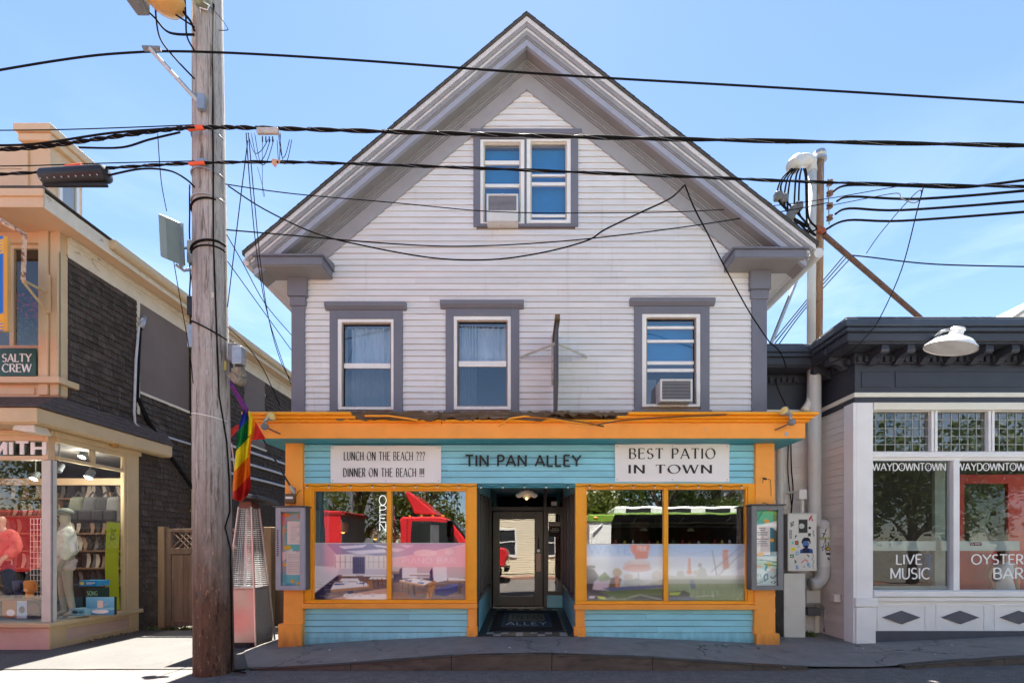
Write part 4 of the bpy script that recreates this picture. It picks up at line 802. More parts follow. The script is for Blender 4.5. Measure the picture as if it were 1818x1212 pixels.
# ------------------------------------------------------------------ glazed menu cases on the corner posts
CASEL = mat('lilac_grey_case_paint', (.35,.35,.42), .45, .06, 5); CASED = mat('dark_grey_case_paint', (.09,.095,.11), .45, .08, 5); CASEG = mat('mid_grey_case_paint', (.19,.20,.21), .45, .06, 5)
def menu_case(px0, px1, py0, py1, gl, mf, lab, art):
    yf, yb = -.20, -.032; x0, x1, z0, z1 = pr(px0, px1, py0, py1, yf); g0, g1, h0, h1 = pr(*gl, yf)
    t = thing('menu_case', ((x0+x1)/2, yb, z0), lab, 'menu case', 'glazed menu cases')
    f = MB(); f.box(x0, g0, yf, yf+.035, z0, z1); f.box(g1, x1, yf, yf+.035, z0, z1); f.box(g0, g1, yf, yf+.035, h1, z1); f.box(g0, g1, yf, yf+.035, z0, h0); f.build('frame', mf, t, bevel=.004)
    b = MB(); b.box(x0, x0+.02, yf+.037, yb, z0, z1); b.box(x1-.02, x1, yf+.037, yb, z0, z1); b.box(x0+.02, x1-.02, yf+.037, yb, z0, z0+.02); b.box(x0+.02, x1-.02, yf+.037, yb, z1-.02, z1); b.box(x0+.02, x1-.02, yb-.02, yb-.001, z0+.02, z1-.02); b.build('cabinet', CASED, t)
    MB().box(x0-.03, x1+.03, yf-.03, yb, z1+.002, z1+.022).build('cap', CASED, t, bevel=.004)
    MB().add([(g0,yf+.02,h0),(g1,yf+.02,h0),(g1,yf+.02,h1),(g0,yf+.02,h1)], [(0,1,2,3)]).build('pane', GLC, t)
    r = Ras(46, 120, srgb(120,196,196)); art(r)
    r.sheet('poster', lambda u, v: (g0-.012+(g1-g0+.024)*u, yf+.075, h1+.012+(h0-h1-.024)*v), PAPER, t)
    MB().tube([((x0+x1)/2-.05, yf+.05, z1+.024), ((x0+x1)/2, yb-.02, z1+.06), ((x0+x1)/2+.06, yf+.06, z1+.024)], .004, 5).build('hanger_wire', BLACKW, t)
    return t, x0, x1, z0, z1, yf
W = srgb
def art_l(r):
    r.grad(0, 1, W(110,196,176), W(120,196,214)); r.rect(0,.02,.9,.12, W(196,164,178), .7); r.ell(.22,.05,.14,.025, W(250,130,40)); r.ell(.90,.07,.12,.04, W(250,120,40)); r.rect(0,0,.12,.2, W(220,70,90), .6); r.rect(.15,.125,.55,.17, W(226,120,170), .8)
    r.poly([(0,.55),(.5,.5),(.5,.6),(0,.66)], W(240,244,240), .8); r.ell(.26,.485,.17,.028, W(250,196,30)); r.ell(.14,.715,.12,.022, W(250,200,40)); r.ell(.50,.935,.11,.022, W(250,190,40)); r.ell(.80,.965,.11,.02, W(250,180,40)); r.poly([(0,.24),(.3,.22),(.1,.32)], W(214,150,90), .7)
    r.rect(.24,.135,.98,.44, W(246,226,222)); r.rect(.18,.535,.98,.85, W(246,228,224))
    for i in range(20): y = .16+.013*i; r.rect(.40,y,.78+.12*math.sin(i*7),y+.004, W(176,150,150), .8)
    for i in range(20): y = .57+.013*i; r.rect(.28,y,.84+.1*math.sin(i*5),y+.004, W(186,160,160), .8)
    r.ell(.72,.535,.07,.014, W(230,150,190), .8)
def art_r(r):
    r.grad(0, .25, W(84,186,156), W(100,190,180)); r.line([(.0,.14),(.2,.12),(.38,.02),(.42,0)], .012, W(60,150,140)); r.ell(.56,.15,.13,.025, W(250,176,70)); r.ell(.7,.0,.12,.02, W(244,150,90)); r.rect(.86,0,1,.25, W(120,120,70), .7)
    r.poly([(0,.21),(.4,.19),(1,.145),(1,.36),(0,.4)], W(240,240,232)); r.rect(0,.21,.72,.60, W(242,228,222)); r.poly([(.72,.23),(.86,.24),(1,.30),(1,.60),(.72,.60)], W(60,130,150)); r.poly([(.86,.25),(1,.28),(1,.55),(.92,.56)], W(110,110,100)); r.ell(.80,.40,.09,.022, W(250,184,60))
    for i, (a, b) in enumerate(((.22,.52),(.26,.5),(.12,.62),(.16,.6),(.36,.42),(.08,.66),(.2,.56),(.14,.6),(.16,.64))): y = .235+.029*i; r.rect(a,y,b,y+.010, W(120,120,130), .9)
    r.rect(0,.59,1,.62, W(60,150,170)); r.ell(.30,.585,.15,.03, W(250,180,90)); r.grad(.61, 1, W(214,236,236), W(226,240,236)); r.line([(0,.655),(.5,.66),(1,.69)], .007, W(60,120,130)); r.ell(.66,.72,.16,.03, W(250,210,130)); r.line([(.45,.715),(1,.735)], .007, W(60,100,120)); r.line([(.58,.73),(.50,.80)], .02, W(80,170,190)); r.ell(.24,.74,.12,.02, W(250,206,190)); r.ell(.8,.79,.1,.02, W(250,210,180))
    r.text('YFL', .06, .36, .84, .885, W(60,140,150), .12); r.line([(.46,.86),(.60,.84),(.62,.90),(.48,.935),(.45,.90),(.46,.86)], .007, W(50,130,150)); r.text('5', .7, .9, .86, .92, W(60,120,110)) if False else r.line([(.74,.87),(.80,.90),(.92,.88),(.98,.86)], .008, W(60,110,100)); r.ell(.86,.95,.12,.014, W(80,140,130)); r.ell(.86,.95,.07,.007, W(226,240,236)); r.ell(.06,.96,.10,.03, W(240,190,120)); r.line([(.1,.97),(.4,.94)], .006, W(120,190,180))
tl, x0, x1, z0, z1, yf = menu_case(489, 541, 900, 1047, (498,532,908,1039), CASEL, 'lilac grey menu case with pale papers on the left orange post', art_l)
sp = MB()
for k in range(13): y = 940+3.7*k; sp.box(wx(491.5,yf), wx(494.5,yf), yf-.003, yf-.0004, wz(y+2,yf), wz(y,yf))
sp.build('side_lettering', INK, tl, kind='stuff')
menu_case(1335, 1391, 897, 1047, (1344,1382,905,1039), CASEG, 'dark grey menu case with turquoise poster on the right orange post', art_r)
# ------------------------------------------------------------------ outdoor spot lamps on the canopy
LENS = mat('amber_lamp_lens', (.80,.58,.16), .15, .15, 20, coat=.6); GUN = mat('grey_cast_lamp', (.20,.22,.24), .5, .2, 10)
def spot(p0, pb, ph, dirv, lab):
    t = thing('spot_lamp', p0, lab, 'spot lamp', 'canopy spot lamps')
    MB().tube([p0, ((p0[0]+pb[0])/2, (p0[1]+pb[1])/2, (p0[2]+pb[2])/2-.004), pb], .011, 8).build('arm', mat('rusty_arm'+str(round(p0[0])), (.14,.09,.07), .7, .3), t)
    MB().ball(pb, .052, 12, 8, (1.1,1,1)).build('junction_box', GUN, t, smooth='all')
    v = Vector(dirv).normalized(); M = v.to_track_quat('Z','Y').to_matrix()
    MB().tube([pb, tuple((Vector(pb)+Vector(ph))/2+Vector((0,0,.01))), ph], .014, 6).build('knuckle', METAL, t)
    MB().lathe([(.018,-.10),(.026,-.09),(.028,-.02),(.046,.02),(.066,.075),(.068,.085)], ph, 16, M).build('lamp_housing', METAL, t, smooth=True)
    MB().lathe([(.064,.080),(.060,.095),(.035,.108),(.0,.112)], ph, 16, M).build('lens', LENS, t, smooth=True)
spot(P(498,770,-.31), P(470,757,-.45), P(476,743,-.50), (.9,-.45,.35), 'grey spot lamp with amber lens by the rainbow flag')
spot(P(1376,763,-.31), P(1406,749,-.45), P(1398,733,-.50), (-.9,-.45,.28), 'grey spot lamp with amber lens on the right end of the canopy')
t = thing('security_camera', P(1360,850,-.03), 'tiny black gadget with dangling wire on the right orange post', 'camera')
MB().tube([P(1360,850,-.025), P(1356,849,-.07)], .016, 8).build('body', BLACKP, t); MB().tube([P(1364,849,-.03), P(1368,852,-.03), P(1369,866,-.03), P(1369,880,-.03)], .003, 5).build('wire', BLACKW, t); MB().tube([P(1355,851,-.05), P(1354,857,-.05)], .004, 5).build('lens_stalk', BLACKP, t)
t = thing('door_sensor', P(517,880,-.03), 'small brown electrical box on the left orange post above the menu case', 'electrical box')
MB().box(wx(509,-.03), wx(526,-.03), -.10, -.025, wz(893,-.03), wz(877,-.03)).build('box', mat('brown_box', (.13,.085,.05), .5, .2), t, bevel=.008); MB().box(wx(507,-.1), wx(520,-.1), -.108, -.101, wz(885,-.1), wz(881,-.1)).build('label_strip', TRIMW, t); MB().tube([P(526,879,-.06), P(530,872,-.03), P(538,868,-.01)], .004, 5).build('wire', BLACKW, t)
# ------------------------------------------------------------------ rainbow flag on its raked pole
fb, ft = Vector(P(521,872,-.03)), Vector(P(404,671,-.95))
t = thing('rainbow_flag', tuple(fb), 'rainbow flag hanging from a raked black pole on the left orange post', 'flag')
MB().tube([tuple(fb), tuple(ft)], .0125, 8).build('pole', BLACKP, t, smooth=True); MB().ball(tuple(ft), .025, 10, 6).build('finial', BLACKP, t, smooth='all')
br = MB(); br.box(fb.x-.035, fb.x+.035, -.045, -.021, fb.z-.06, fb.z+.06); br.tube([tuple(fb+Vector((.01,0,-.03))), tuple(fb+(ft-fb)*.06)], .024, 8); br.build('bracket', METAL, t)
FC = [W(38,60,160), W(20,120,60), W(236,214,30), W(236,120,20), W(206,44,40)]
FM = printed('flag_cloth', .85, .2)
def flag_cloth():
    r = Ras(60, 120, FC[1]); U, V = r.X, r.Y; s = (V - .19*(1-U) - .05)/.23; 
    for k in range(-1, 4): r.put((np.floor(s) == k) if k < 3 else (s >= 3), FC[k+1])
    r.put((U > .70) & (V < .30) & (V > .02), FC[2]); r.put((U > .85) & (V > .28) & (V < .52), FC[3]); r.put((U < .34-V*1.7), FC[0])
    eL = [(0,432),(.2,424),(.45,419),(.85,413),(1,413)]; eR = [(0,442),(.1,447),(.25,447),(.55,444),(.9,445),(1,440)]
    def fn(u, v):
        a, b = lerp(eL, v), lerp(eR, v); x = a+(b-a)*u; py = 726+(884-726)*v + (8*math.sin(u*3.1)-6*u if v > .8 else 0)*(v-.8)*5
        y = -.74+.075*math.sin(u*13+v*3)*(.25+.75*v) + .05*math.sin(u*4-1) + .02*math.sin(v*17+u*5)
        return P(x, py, y)
    return r.sheet('cloth', fn, FM, t)
o = flag_cloth(); o.data.polygons.foreach_set('use_smooth', [True]*len(o.data.polygons))
r = Ras(24, 24, FC[4]); r.put(r.X+r.Y*.2 < .30, FC[3]); r.put(r.X+r.Y*.1 < .10, FC[2])
def fn2(u, v):
    top = (446+27*u, 735+46*u); bot = (447+26*u, 781-2*u); k = v
    return P(top[0]+(bot[0]-top[0])*k, top[1]+(bot[1]-top[1])*k, -.68+.10*u+.03*math.sin(u*7+v*3))
o = r.sheet('cloth_fold', fn2, FM, t)
sl = MB(); d_ = ft-fb; sl.tube([tuple(fb+d_*k) for k in (.70,.78,.86,.93,.985)], [.030,.034,.028,.024,.018], 8); o = sl.build('wrapped_cloth', mat('purple_flag_cloth', (.22,.03,.24), .8, .3, 12, spots=[((.03,.05,.32), 9, .52, .9, (1,1,1))]), t, smooth='all')
# second, furled flag behind the pole
t = thing('furled_flag', P(418,860,.1), 'small crumpled red and white flag on a thin stick behind the utility pole', 'flag')
MB().tube([P(420,862,.1), P(411,786,.05)], .010, 6).build('stick', METAL, t)
def fn3(u, v): a = u*6.28; rr = .02+.13*v*(1+.35*math.sin(3*a)); c = P(408,778,.05); return (c[0]+rr*math.cos(a)*1.0, c[1]+rr*math.sin(a)*.6, c[2]+.02+.20*v*(.8+.25*math.sin(2*a+1)))
MB().grid(fn3, 28, 6).build('cloth', mat('red_flag_cloth', (.62,.06,.05), .8, .2, 9, spots=[((.75,.70,.68), 5, .56, 1.0, (1,1,1))]), t, smooth='all')
# ------------------------------------------------------------------ doormat and lamp in the entry
t = thing('doormat', (0, 1.2, .05), 'black doormat with framed panel reading Alley in the recessed entry', 'doormat')
r = Ras(110, 130, W(26,26,30)); r.rect(.13,.13,.87,.86, W(66,84,104)); r.rect(.17,.17,.83,.82, W(52,66,82)); r.rect(.22,.18,.78,.58, W(120,118,98)); r.text('TIN PAN', .25, .75, .25, .50, W(52,66,82), .14); r.text('ALLEY', .20, .80, .63, .78, W(196,206,206), .12); r.speck(.25, 4)
mt = lambda u, v: (-.60+1.20*u, 2.05-1.72*v, FZ(2.05-1.72*v)+.014)
r.sheet('pile', mt, PAPER, t); b = MB(); b.hexa([(-.63,.30,FZ(.3)+.001),(.63,.30,FZ(.3)+.001),(.63,2.08,FZ(2.08)+.001),(-.63,2.08,FZ(2.08)+.001)], [(-.62,.31,FZ(.3)+.012),(.62,.31,FZ(.3)+.012),(.62,2.07,FZ(2.08)+.012),(-.62,2.07,FZ(2.08)+.012)]); b.build('rubber_edge', BLACKP, t)
t = thing('entry_lamp', P(935,868,1.1), 'small white scalloped ceiling lamp with lit bulb above the entry door', 'lamp')
cl = MB(); cz = wz(878,1.1)
for k, (dx, dz, rr) in enumerate(((-.14,-.01,.06),(-.07,.02,.075),(.0,.035,.08),(.07,.02,.075),(.14,-.01,.06),(0,-.01,.09))): cl.ball((dx, 1.1+.006*k, cz+dz), rr, 12, 8, (1,.35,.75))
cl.build('shade', TRIMW, t, smooth='all'); MB().tube([(0,1.1,cz+.08),(0,1.1,2.76)], .010, 6).build('rod', BLACKP, t); MB().ball((0,1.05,cz-.075), .022, 8, 6).build('bulb', emit('amber_bulb', (1,.62,.18), 1.2), t, smooth='all')
# pendant lamps inside the left dining room
PEND = mat('orange_paper_lamp', (.75,.20,.03), .6, .2, 6)
for px, py, y, lab in ((609,936,1.1,'orange pendant lamp inside the left pane of the dining window'),(666,948,1.6,'orange pendant lamp inside the window by the open sign'),(706,957,2.0,'small orange pendant lamp inside the window behind the mullion')):
    c = P(px, py, y); t = thing('pendant_lamp', (c[0],c[1],c[2]-.1), lab, 'lamp', 'orange pendant lamps')
    MB().lathe([(.05,.10),(.085,.07),(.10,.02),(.095,-.04),(.075,-.085)], c, 14).build('shade', PEND, t, smooth=True); MB().tube([(c[0],c[1],c[2]+.1),(c[0],c[1],2.9)], .004, 5).build('cord', BLACKW, t)
    MB().ball((c[0],c[1],c[2]-.07), .04, 8, 6).build('bulb', emit('orange_glow_bulb'+str(px), (1,.42,.10), .7), t, smooth='all')
# ------------------------------------------------------------------ pyramid patio heater
WIREM = mat('bright_wire', (.72,.72,.71), .35, .05, metal=.35)
t = thing('patio_heater', (-4.62, .35, -.20), 'steel pyramid patio heater with wire grille beside the orange post', 'patio heater')
def sq(z, h, cx=-4.62, cy=.36): return [(cx-h,cy-h,z),(cx+h,cy-h,z),(cx+h,cy+h,z),(cx-h,cy+h,z)]
zb, zm, zt_ = -.16, .72, 2.06; hb, hm, ht = .275, .215, .105
hh = lambda z: hb+(hm-hb)*(z-zb)/(zm-zb) if z < zm else hm+(ht-hm)*(z-zm)/(zt_-zm)
for s in range(4):
    a = MB(); p = sq(zb+.03, hb-.018); q = sq(zm-.01, hm-.014); i, j = s, (s+1) % 4
    n = 8
    def fn(u, v, p=p, q=q, i=i, j=j):
        A = Vector(p[i])*(1-u)+Vector(p[j])*u; B = Vector(q[i])*(1-u)+Vector(q[j])*u; c = A*(1-v)+B*v
        nrm = (Vector(p[j])-Vector(p[i])).cross(Vector((0,0,1))).normalized(); return tuple(c+nrm*.012*math.sin(v*6.0+1)*math.sin(u*3.14))
    a.grid(fn, n, n).build('panel', STEEL, t, smooth='all')
for s in range(4):
    z0, z1, z2 = zb-.03, zm, zt_; a, b, c = sq(z0, hb)[s], sq(z1, hm)[s], sq(z2, ht)[s]; MB().tube([a,b,c], .016, 6).build('corner_leg', mat('satin_aluminium%d' % s, (.62,.62,.62), .35, .1, metal=.8), t)
for s in range(4):
    g = MB()
    for k in range(40):
        z = zm+.03+(zt_-zm-.06)*k/39; h = hh(z)-.008; p = sq(z, h); g.tube([p[s], p[(s+1)%4]], .0042, 4)
    for u in (.33, .66): p, q = sq(zm, hm-.008), sq(zt_, ht-.008); i, j = s, (s+1)%4; g.tube([tuple(Vector(p[i]).lerp(Vector(p[j]), u)), tuple(Vector(q[i]).lerp(Vector(q[j]), u))], .004, 4)
    g.build('wire_guard', WIREM, t, kind='stuff')
b = MB(); b.hexa(sq(zm, hm), sq(zm+.025, hm)); b.build('burner_deck', STEEL, t); b = MB(); b.hexa(sq(zt_-.02, ht+.01), sq(zt_+.09, ht-.01)); b.build('burner_head', mat('scorched_copper', (.25,.10,.07), .5, .4, 14, metal=.5), t)
MB().lathe([(.055,zm),(.055,zt_-.02)], (-4.62,.36,0), 16).build('glass_tube', glass('quartz_tube', .22, (.9,.93,.93)), t, smooth=True)
b = MB(); c0 = Vector((-4.62,.36,zt_+.15)); M = Matrix.Rotation(R(5),4,'Y') @ Matrix.Rotation(R(-4),4,'X'); b.hexa([(-.34,-.34,-.03),(.34,-.34,-.03),(.34,.34,-.03),(-.34,.34,-.03)], [(-.31,-.31,.03),(.31,-.31,.03),(.31,.31,.03),(-.31,.31,.03)]); b.xform(Matrix.Translation(c0) @ M); b.build('hood', mat('black_heater_hood', (.03,.028,.028), .4, .2), t, bevel=.006)
b = MB(); b.hexa(sq(-.205, hb-.03), sq(zb+.028, hb-.02)); b.build('base', mat('dark_heater_base', (.05,.05,.05), .5), t)
for s in (-1, 1): MB().tube([(-4.62+s*.16, .08, -.17), (-4.62+s*.16, .12, -.17)], .035, 10).build('castor', BLACKP, t)
# ------------------------------------------------------------------ timber utility pole with everything bolted to it
def curve(pts, k=6):                                    # smooth line through (px, py, y) marks
    P3 = [Vector(P(*p)) for p in pts]; out = []
    for i in range(len(P3)-1):
        p0, p1, p2, p3 = P3[max(i-1,0)], P3[i], P3[i+1], P3[min(i+2,len(P3)-1)]
        for j in range(k):
            u = j/k; out.append(.5*((2*p1)+(-p0+p2)*u+(2*p0-5*p1+4*p2-p3)*u*u+(-p0+3*p1-3*p2+p3)*u**3))
    out.append(P3[-1]); return [tuple(v) for v in out]
PY = -1.30
OLDW = mat('weathered_pole_timber', (.42,.395,.370), .9, .30, 2.4, (3,3,.35), 1.0, 14, (6,6,.35), fine=.22, spots=[((.10,.065,.045), 6, .56, .75, (2.5,2.5,.25)), ((.45,.43,.41), 9, .60, .5, (4,4,.3)), ((.03,.022,.018), 13, .60, .85, (6,6,.16)), ((.16,.14,.125), 5, .54, .6, (6,6,.12))], zmix=((.110,.060,.038), .7, 2.6, 1.5, [((.42,.25,.15), 11, .60, .85, (3,3,.8)), ((.02,.013,.010), 7, .56, .8, (2,2,.5)), ((.55,.46,.40), 20, .69, .7, (3,3,.8))]))
pb, pt = P(380,1186,PY), P(368,-60,PY)
PBX, PBZ = pb[0], -.30
def pole_c(z): k = (z-pb[2])/(pt[2]-pb[2]); return (pb[0]+(pt[0]-pb[0])*k, PY)
def pole_r(z): k = max(0, (z-pb[2])/(pt[2]-pb[2])); return .228*(1-k)+.165*k
t = POLE = thing('utility_pole', (pb[0], PY, -.22), 'tall weathered timber utility pole standing at the left street edge', 'utility pole')
def pole_seg(z0, z1, n, m, name):
    b = MB(); k = 28
    for i in range(n+1):
        z = z0+(z1-z0)*i/n; c = pole_c(z)
        for a in range(k):
            th = 2*math.pi*a/k; rr = pole_r(z)*(1+.022*mnoise.noise((math.cos(th)*3, math.sin(th)*3, z*.25))+.012*mnoise.noise((math.cos(th)*9, math.sin(th)*9, z*.5)))
            if abs(th-4.9) < .13 and z > 1.2: rr -= .012
            b.v.append((c[0]+rr*math.cos(th), c[1]+rr*math.sin(th), z))
    b.f = [(i*k+a, i*k+(a+1)%k, (i+1)*k+(a+1)%k, (i+1)*k+a) for i in range(n) for a in range(k)] + [tuple(n*k+a for a in range(k))]
    return b.build(name, m, t, smooth='all')
pole_seg(-.30, pt[2], 90, OLDW, 'pole_shaft')
def on_pole(px, py, dy=0.0): z = wz(py, PY-.2); return (wx(px, PY-.2), PY-.2+dy, z)
cable = MB(); pts = [on_pole(373+0*k, 30+k*30, -.0) for k in range(0, 30)]
seq = [(375,0),(376,230),(377,300),(378,420),(382,560),(386,700),(392,780),(395,850),(398,905),(393,935),(400,975),(405,1000),(408,1060),(408,1120),(412,1165)]
pp = []
for px, py in seq:
    z = wz(py, PY-.15); c = pole_c(z); r_ = pole_r(z)+.012; x = wx(px, PY-.15); dx = max(-r_, min(r_, x-c[0])); pp.append((c[0]+dx, c[1]-math.sqrt(max(0, r_*r_-dx*dx)), z))
MB().tube(pp, .010, 6).build('ground_wire', BLACKW, t, smooth='all')
MB().tube([pp[-1], (PBX+.26,PY-.05,-.19), (PBX+.34,PY-.10,-.195), (PBX+.46,PY-.08,-.16), (PBX+.40,PY-.02,-.19), (PBX+.30,PY-.05,-.195), (PBX+.48,PY-.12,-.20)], .010, 6).build('cable_tail', BLACKW, t, smooth='all')
def wrap(py, tilt, r, m, nm, a0=-180, a1=0):
    z = wz(py, PY-.2); c = pole_c(z); rr = pole_r(z)+r*.8; MB().tube([(c[0]+rr*math.cos(R(a)), c[1]+rr*math.sin(R(a)), z+tilt*math.cos(R(a))) for a in range(a0, a1+1, 12)], r, 6).build(nm, m, t, smooth='all')
wrap(428, .07, .014, BLACKW, 'cable_wrap'); wrap(436, .05, .010, BLACKW, 'cable_wrap'); wrap(352, .06, .012, BLACKW, 'cable_wrap', -180, -30); wrap(342, .02, .010, METAL, 'steel_band'); wrap(576, -.10, .010, BLACKW, 'cable_wrap'); wrap(735, -.04, .006, TRIMW, 'white_tie'); wrap(224, .01, .008, METAL, 'steel_band')
# cable bundle and small boxes on its left flank
for k in range(4):
    rg = random.Random(k); pts = []
    for i in range(16):
        z = wz(335+i*27, PY); c = pole_c(z); pts.append((c[0]-pole_r(z)-.012-.012*rg.random(), PY-.08+.05*k+.02*rg.random(), z))
    MB().tube(pts, .009, 5).build('riser_cable', BLACKW, t, smooth='all')
def pbox(a, b, c_, e, y0, y1, m, nm): return MB().box(wx(a,y0), wx(b,y0), y0, y1, wz(e,y0), wz(c_,y0)).build(nm, m, t, bevel=.006)
GBOX = mat('grey_green_cabinet', (.25,.30,.28), .5, .08, 6, spots=[((.12,.13,.12), 12, .68, .5, (1,1,1))])
pbox(331, 345, 425, 465, PY-.12, PY+.05, METAL, 'bracket_box'); pbox(331, 341, 525, 558, PY-.12, PY-.02, BLACKP, 'terminal'); pbox(332, 343, 575, 615, PY-.12, PY-.02, METAL, 'terminal')
pbox(404, 417, 608, 640, PY-.10, PY+.05, GUN, 'meter_base'); pbox(411, 428, 613, 645, PY-.22, PY-.11, METAL, 'meter_box')
# antenna panel held off the pole
A = [P(280,378,-1.75), P(316,395,-1.45), P(320,470,-1.45), P(284,455,-1.75)]
nv = Vector((.30,-.36,0)).normalized()*.05
b = MB(); b.hexa([A[3],A[2],tuple(Vector(A[2])+Vector((.05,.03,0))),tuple(Vector(A[3])+Vector((.05,.05,0)))], [A[0],A[1],tuple(Vector(A[1])+Vector((.05,.03,0))),tuple(Vector(A[0])+Vector((.05,.05,0)))]); b.build('antenna_panel', GBOX, t, bevel=.008)
b = MB(); b.hexa([P(318,475,-1.5),P(326,475,-1.5),P(326,475,-1.38),P(318,475,-1.38)], [P(318,395,-1.5),P(326,397,-1.5),P(326,397,-1.38),P(318,395,-1.38)]); b.build('antenna_back', METAL, t)
MB().tube([P(326,440,-1.42), P(348,440,-1.35)], .02, 6).build('antenna_bracket', METAL, t); MB().tube([P(312,470,-1.5), P(326,480,-1.45), P(338,478,-1.4)], .02, 6).build('antenna_clamp', METAL, t)
b = MB(); rg = random.Random(77)
for _ in range(90):                                     # staples and nail heads left by old posters
    z = rg.uniform(.3, 2.6) if rg.random() < .8 else rg.uniform(2.6, 6); a = rg.uniform(-2.9, -.25); c = pole_c(z); rr = pole_r(z)*1.012+.003; p = Vector((c[0]+rr*math.cos(a), c[1]+rr*math.sin(a), z)); tg = Vector((-math.sin(a), math.cos(a), rg.uniform(-.5,.5))).normalized()*rg.uniform(.006,.012)
    b.tube([p-tg, p+tg], .0022, 4)
b.build('staple', mat('rusty_staple', (.16,.12,.10), .6, .3), t, kind='stuff')
for px, py, w_, h_, cc in ((372,520,7,5,(.55,.52,.45)),(384,640,5,8,(.50,.45,.10)),(366,660,6,4,(.45,.46,.48))):
    z = wz(py, PY-.2); c = pole_c(z); x = wx(px, PY-.2); dx = x-c[0]; yy = c[1]-math.sqrt(max(.001, pole_r(z)**2-dx*dx))-.006; MB().box(x-w_*.0036, x+w_*.0036, yy-.003, yy+.006, z-h_*.0072, z+h_*.0072).build('pole_tag', mat('tag_%d' % px, cc, .5, .2), t, bevel=.002)
# stand-off arm and insulators
p0, p1 = P(354,183,-1.45), P(266,86,-1.75); MB().tube([p0, p1], .026, 8).build('standoff_arm', METAL, t, smooth=True)
b = MB(); b.box(wx(350,-1.52), wx(362,-1.52), -1.53, -1.49, wz(193,-1.52), wz(167,-1.52)); b.build('arm_plate', METAL, t)
b = MB(); b.tube([P(254,86,-1.75), P(285,87,-1.72)], .026, 6); b.build('cable_clamp', GUN, t)
pbox(346, 365, 280, 286, PY-.24, PY-.18, METAL, 'bolt_plate'); wrap(295, .0, .010, METAL, 'steel_band')
for a, b_ in ((347,358),(357,369)): MB().lathe([(.03,-.06),(.05,-.04),(.035,-.01),(.055,.01),(.03,.05)], P((a+b_)/2, 2, PY-.22), 12).build('insulator', mat('green_glass_insulator%d' % a, (.25,.28,.20), .3, .2), t, smooth=True)
MB().tube([P(362,4,PY-.25), P(372,10,PY-.28), P(368,18,PY-.28), P(355,14,PY-.28), P(356,22,PY-.28)], .006, 5).build('tie_wire', TRIMW, t)
# street lamp bowl peeking in at the top
c = P(291, -3, -1.7); MB().lathe([(.0,-.10),(.10,-.095),(.18,-.06),(.22,.0),(.20,.06),(.10,.12)], c, 22).build('lamp_bowl', mat('amber_lamp_bowl', (.72,.42,.14), .35, .2, 8), t, smooth=True)
MB().box(wx(232,-1.7), wx(256,-1.7), -1.8, -1.6, wz(14,-1.7), wz(-18,-1.7)).build('photocell_box', GUN, t, bevel=.02); MB().tube([P(291,-20,-1.7), P(346,-40,-1.5)], .03, 8).build('lamp_arm', METAL, t)
for pts, r_ in (([(276,-10),(277,30),(285,70),(312,105),(345,140)],.010), ([(256,15),(275,32),(300,58),(345,62)],.012), ([(285,5),(310,25),(345,48)],.010), ([(328,-5),(330,30),(332,65),(345,90)],.010), ([(322,0),(325,20),(338,38),(345,55)],.014), ([(372,12),(390,30),(404,50),(402,54),(388,54)],.004)):
    MB().tube(curve([(a, b_, -1.62+.02*i) for i, (a, b_) in enumerate(pts)]), r_, 6).build('jumper_wire', BLACKW, t, smooth='all')
b = MB(); rg = random.Random(8)
b.ball(P(424,666,PY-.12), .105, 28, 18, (.72,.7,1.35)); b.v = [(x+.07*mnoise.noise((x*13,y*13,z*13))+.02*mnoise.noise((x*40,y*40,z*40)), y+.07*mnoise.noise((x*13+9,y*13,z*13)), z+.05*mnoise.noise((x*13,y*13+7,z*13))) for x, y, z in b.v]
b.build('wrapped_bundle', mat('grimy_plastic_wrap', (.22,.205,.165), .35, .6, 22), t, smooth=True)

# ------------------------------------------------------------------ overhead cables
WIREG = 'overhead cables'
def wire(pts, r, lab, name='cable', n=6, k=6):
    return MB().tube(curve(pts, k), r, n).build(name, BLACKW, smooth='all', label=lab, cat='cable', group=WIREG)
yw = -1.56
wire([(-60,135,yw),(100,108,yw),(212,95,yw),(345,92,yw),(600,105,yw),(1000,134,yw),(1400,157,yw),(1900,187,yw)], .0115, 'topmost black cable crossing the sky in front of the gable peak')
def twisted(pts, r, off, strands, turns, lab):
    c = curve(pts, 14); t_ = thing('cable', c[len(c)//2], lab, 'cable', WIREG); n = len(c)
    for s in range(strands):
        path = []
        for i, p in enumerate(c):
            a = turns*2*math.pi*i/n+2*math.pi*s/strands; path.append((p[0], p[1]+off*math.cos(a), p[2]+off*math.sin(a)))
        MB().tube(path, r, 6).build('strand', BLACKW, t_, smooth='all')
    MB().tube([(p[0], p[1]+(off+r)*math.cos(a), p[2]+(off+r)*math.sin(a)) for p, a in ((p, turns*4*math.pi*i/n) for i, p in enumerate(c))], .0025, 4).build('lashing_wire', GUN, t_)
    return t_
twisted([(-60,268,yw),(60,262,yw),(180,246,yw),(300,230,yw),(380,226,yw),(520,229,yw),(800,237,yw),(1200,247,yw),(1900,260,yw)], .0135, .0115, 2, 16, 'thick twisted cable bundle crossing just above the attic window')
twisted([(-60,312,yw),(70,306,yw),(200,298,yw),(345,290,yw),(520,288,yw),(800,297,yw),(1200,313,yw),(1500,325,yw),(1900,333,yw)], .0105, .009, 2, 14, 'dark cable bundle crossing the middle of the attic window')
wire([(-60,232,yw+.1),(120,230,yw+.1),(345,222,yw+.1)], .006, 'thin wire left of the pole above the thick bundle')
wire([(-60,258,yw-.05),(60,256,yw-.05),(200,236,yw-.05),(345,226,yw-.05)], .012, 'black cable sagging into the left of the pole under the thick bundle')
wire([(140,262,yw),(215,262,yw),(265,248,yw),(320,235,yw)], .011, 'short looping cable hanging left of the pole')
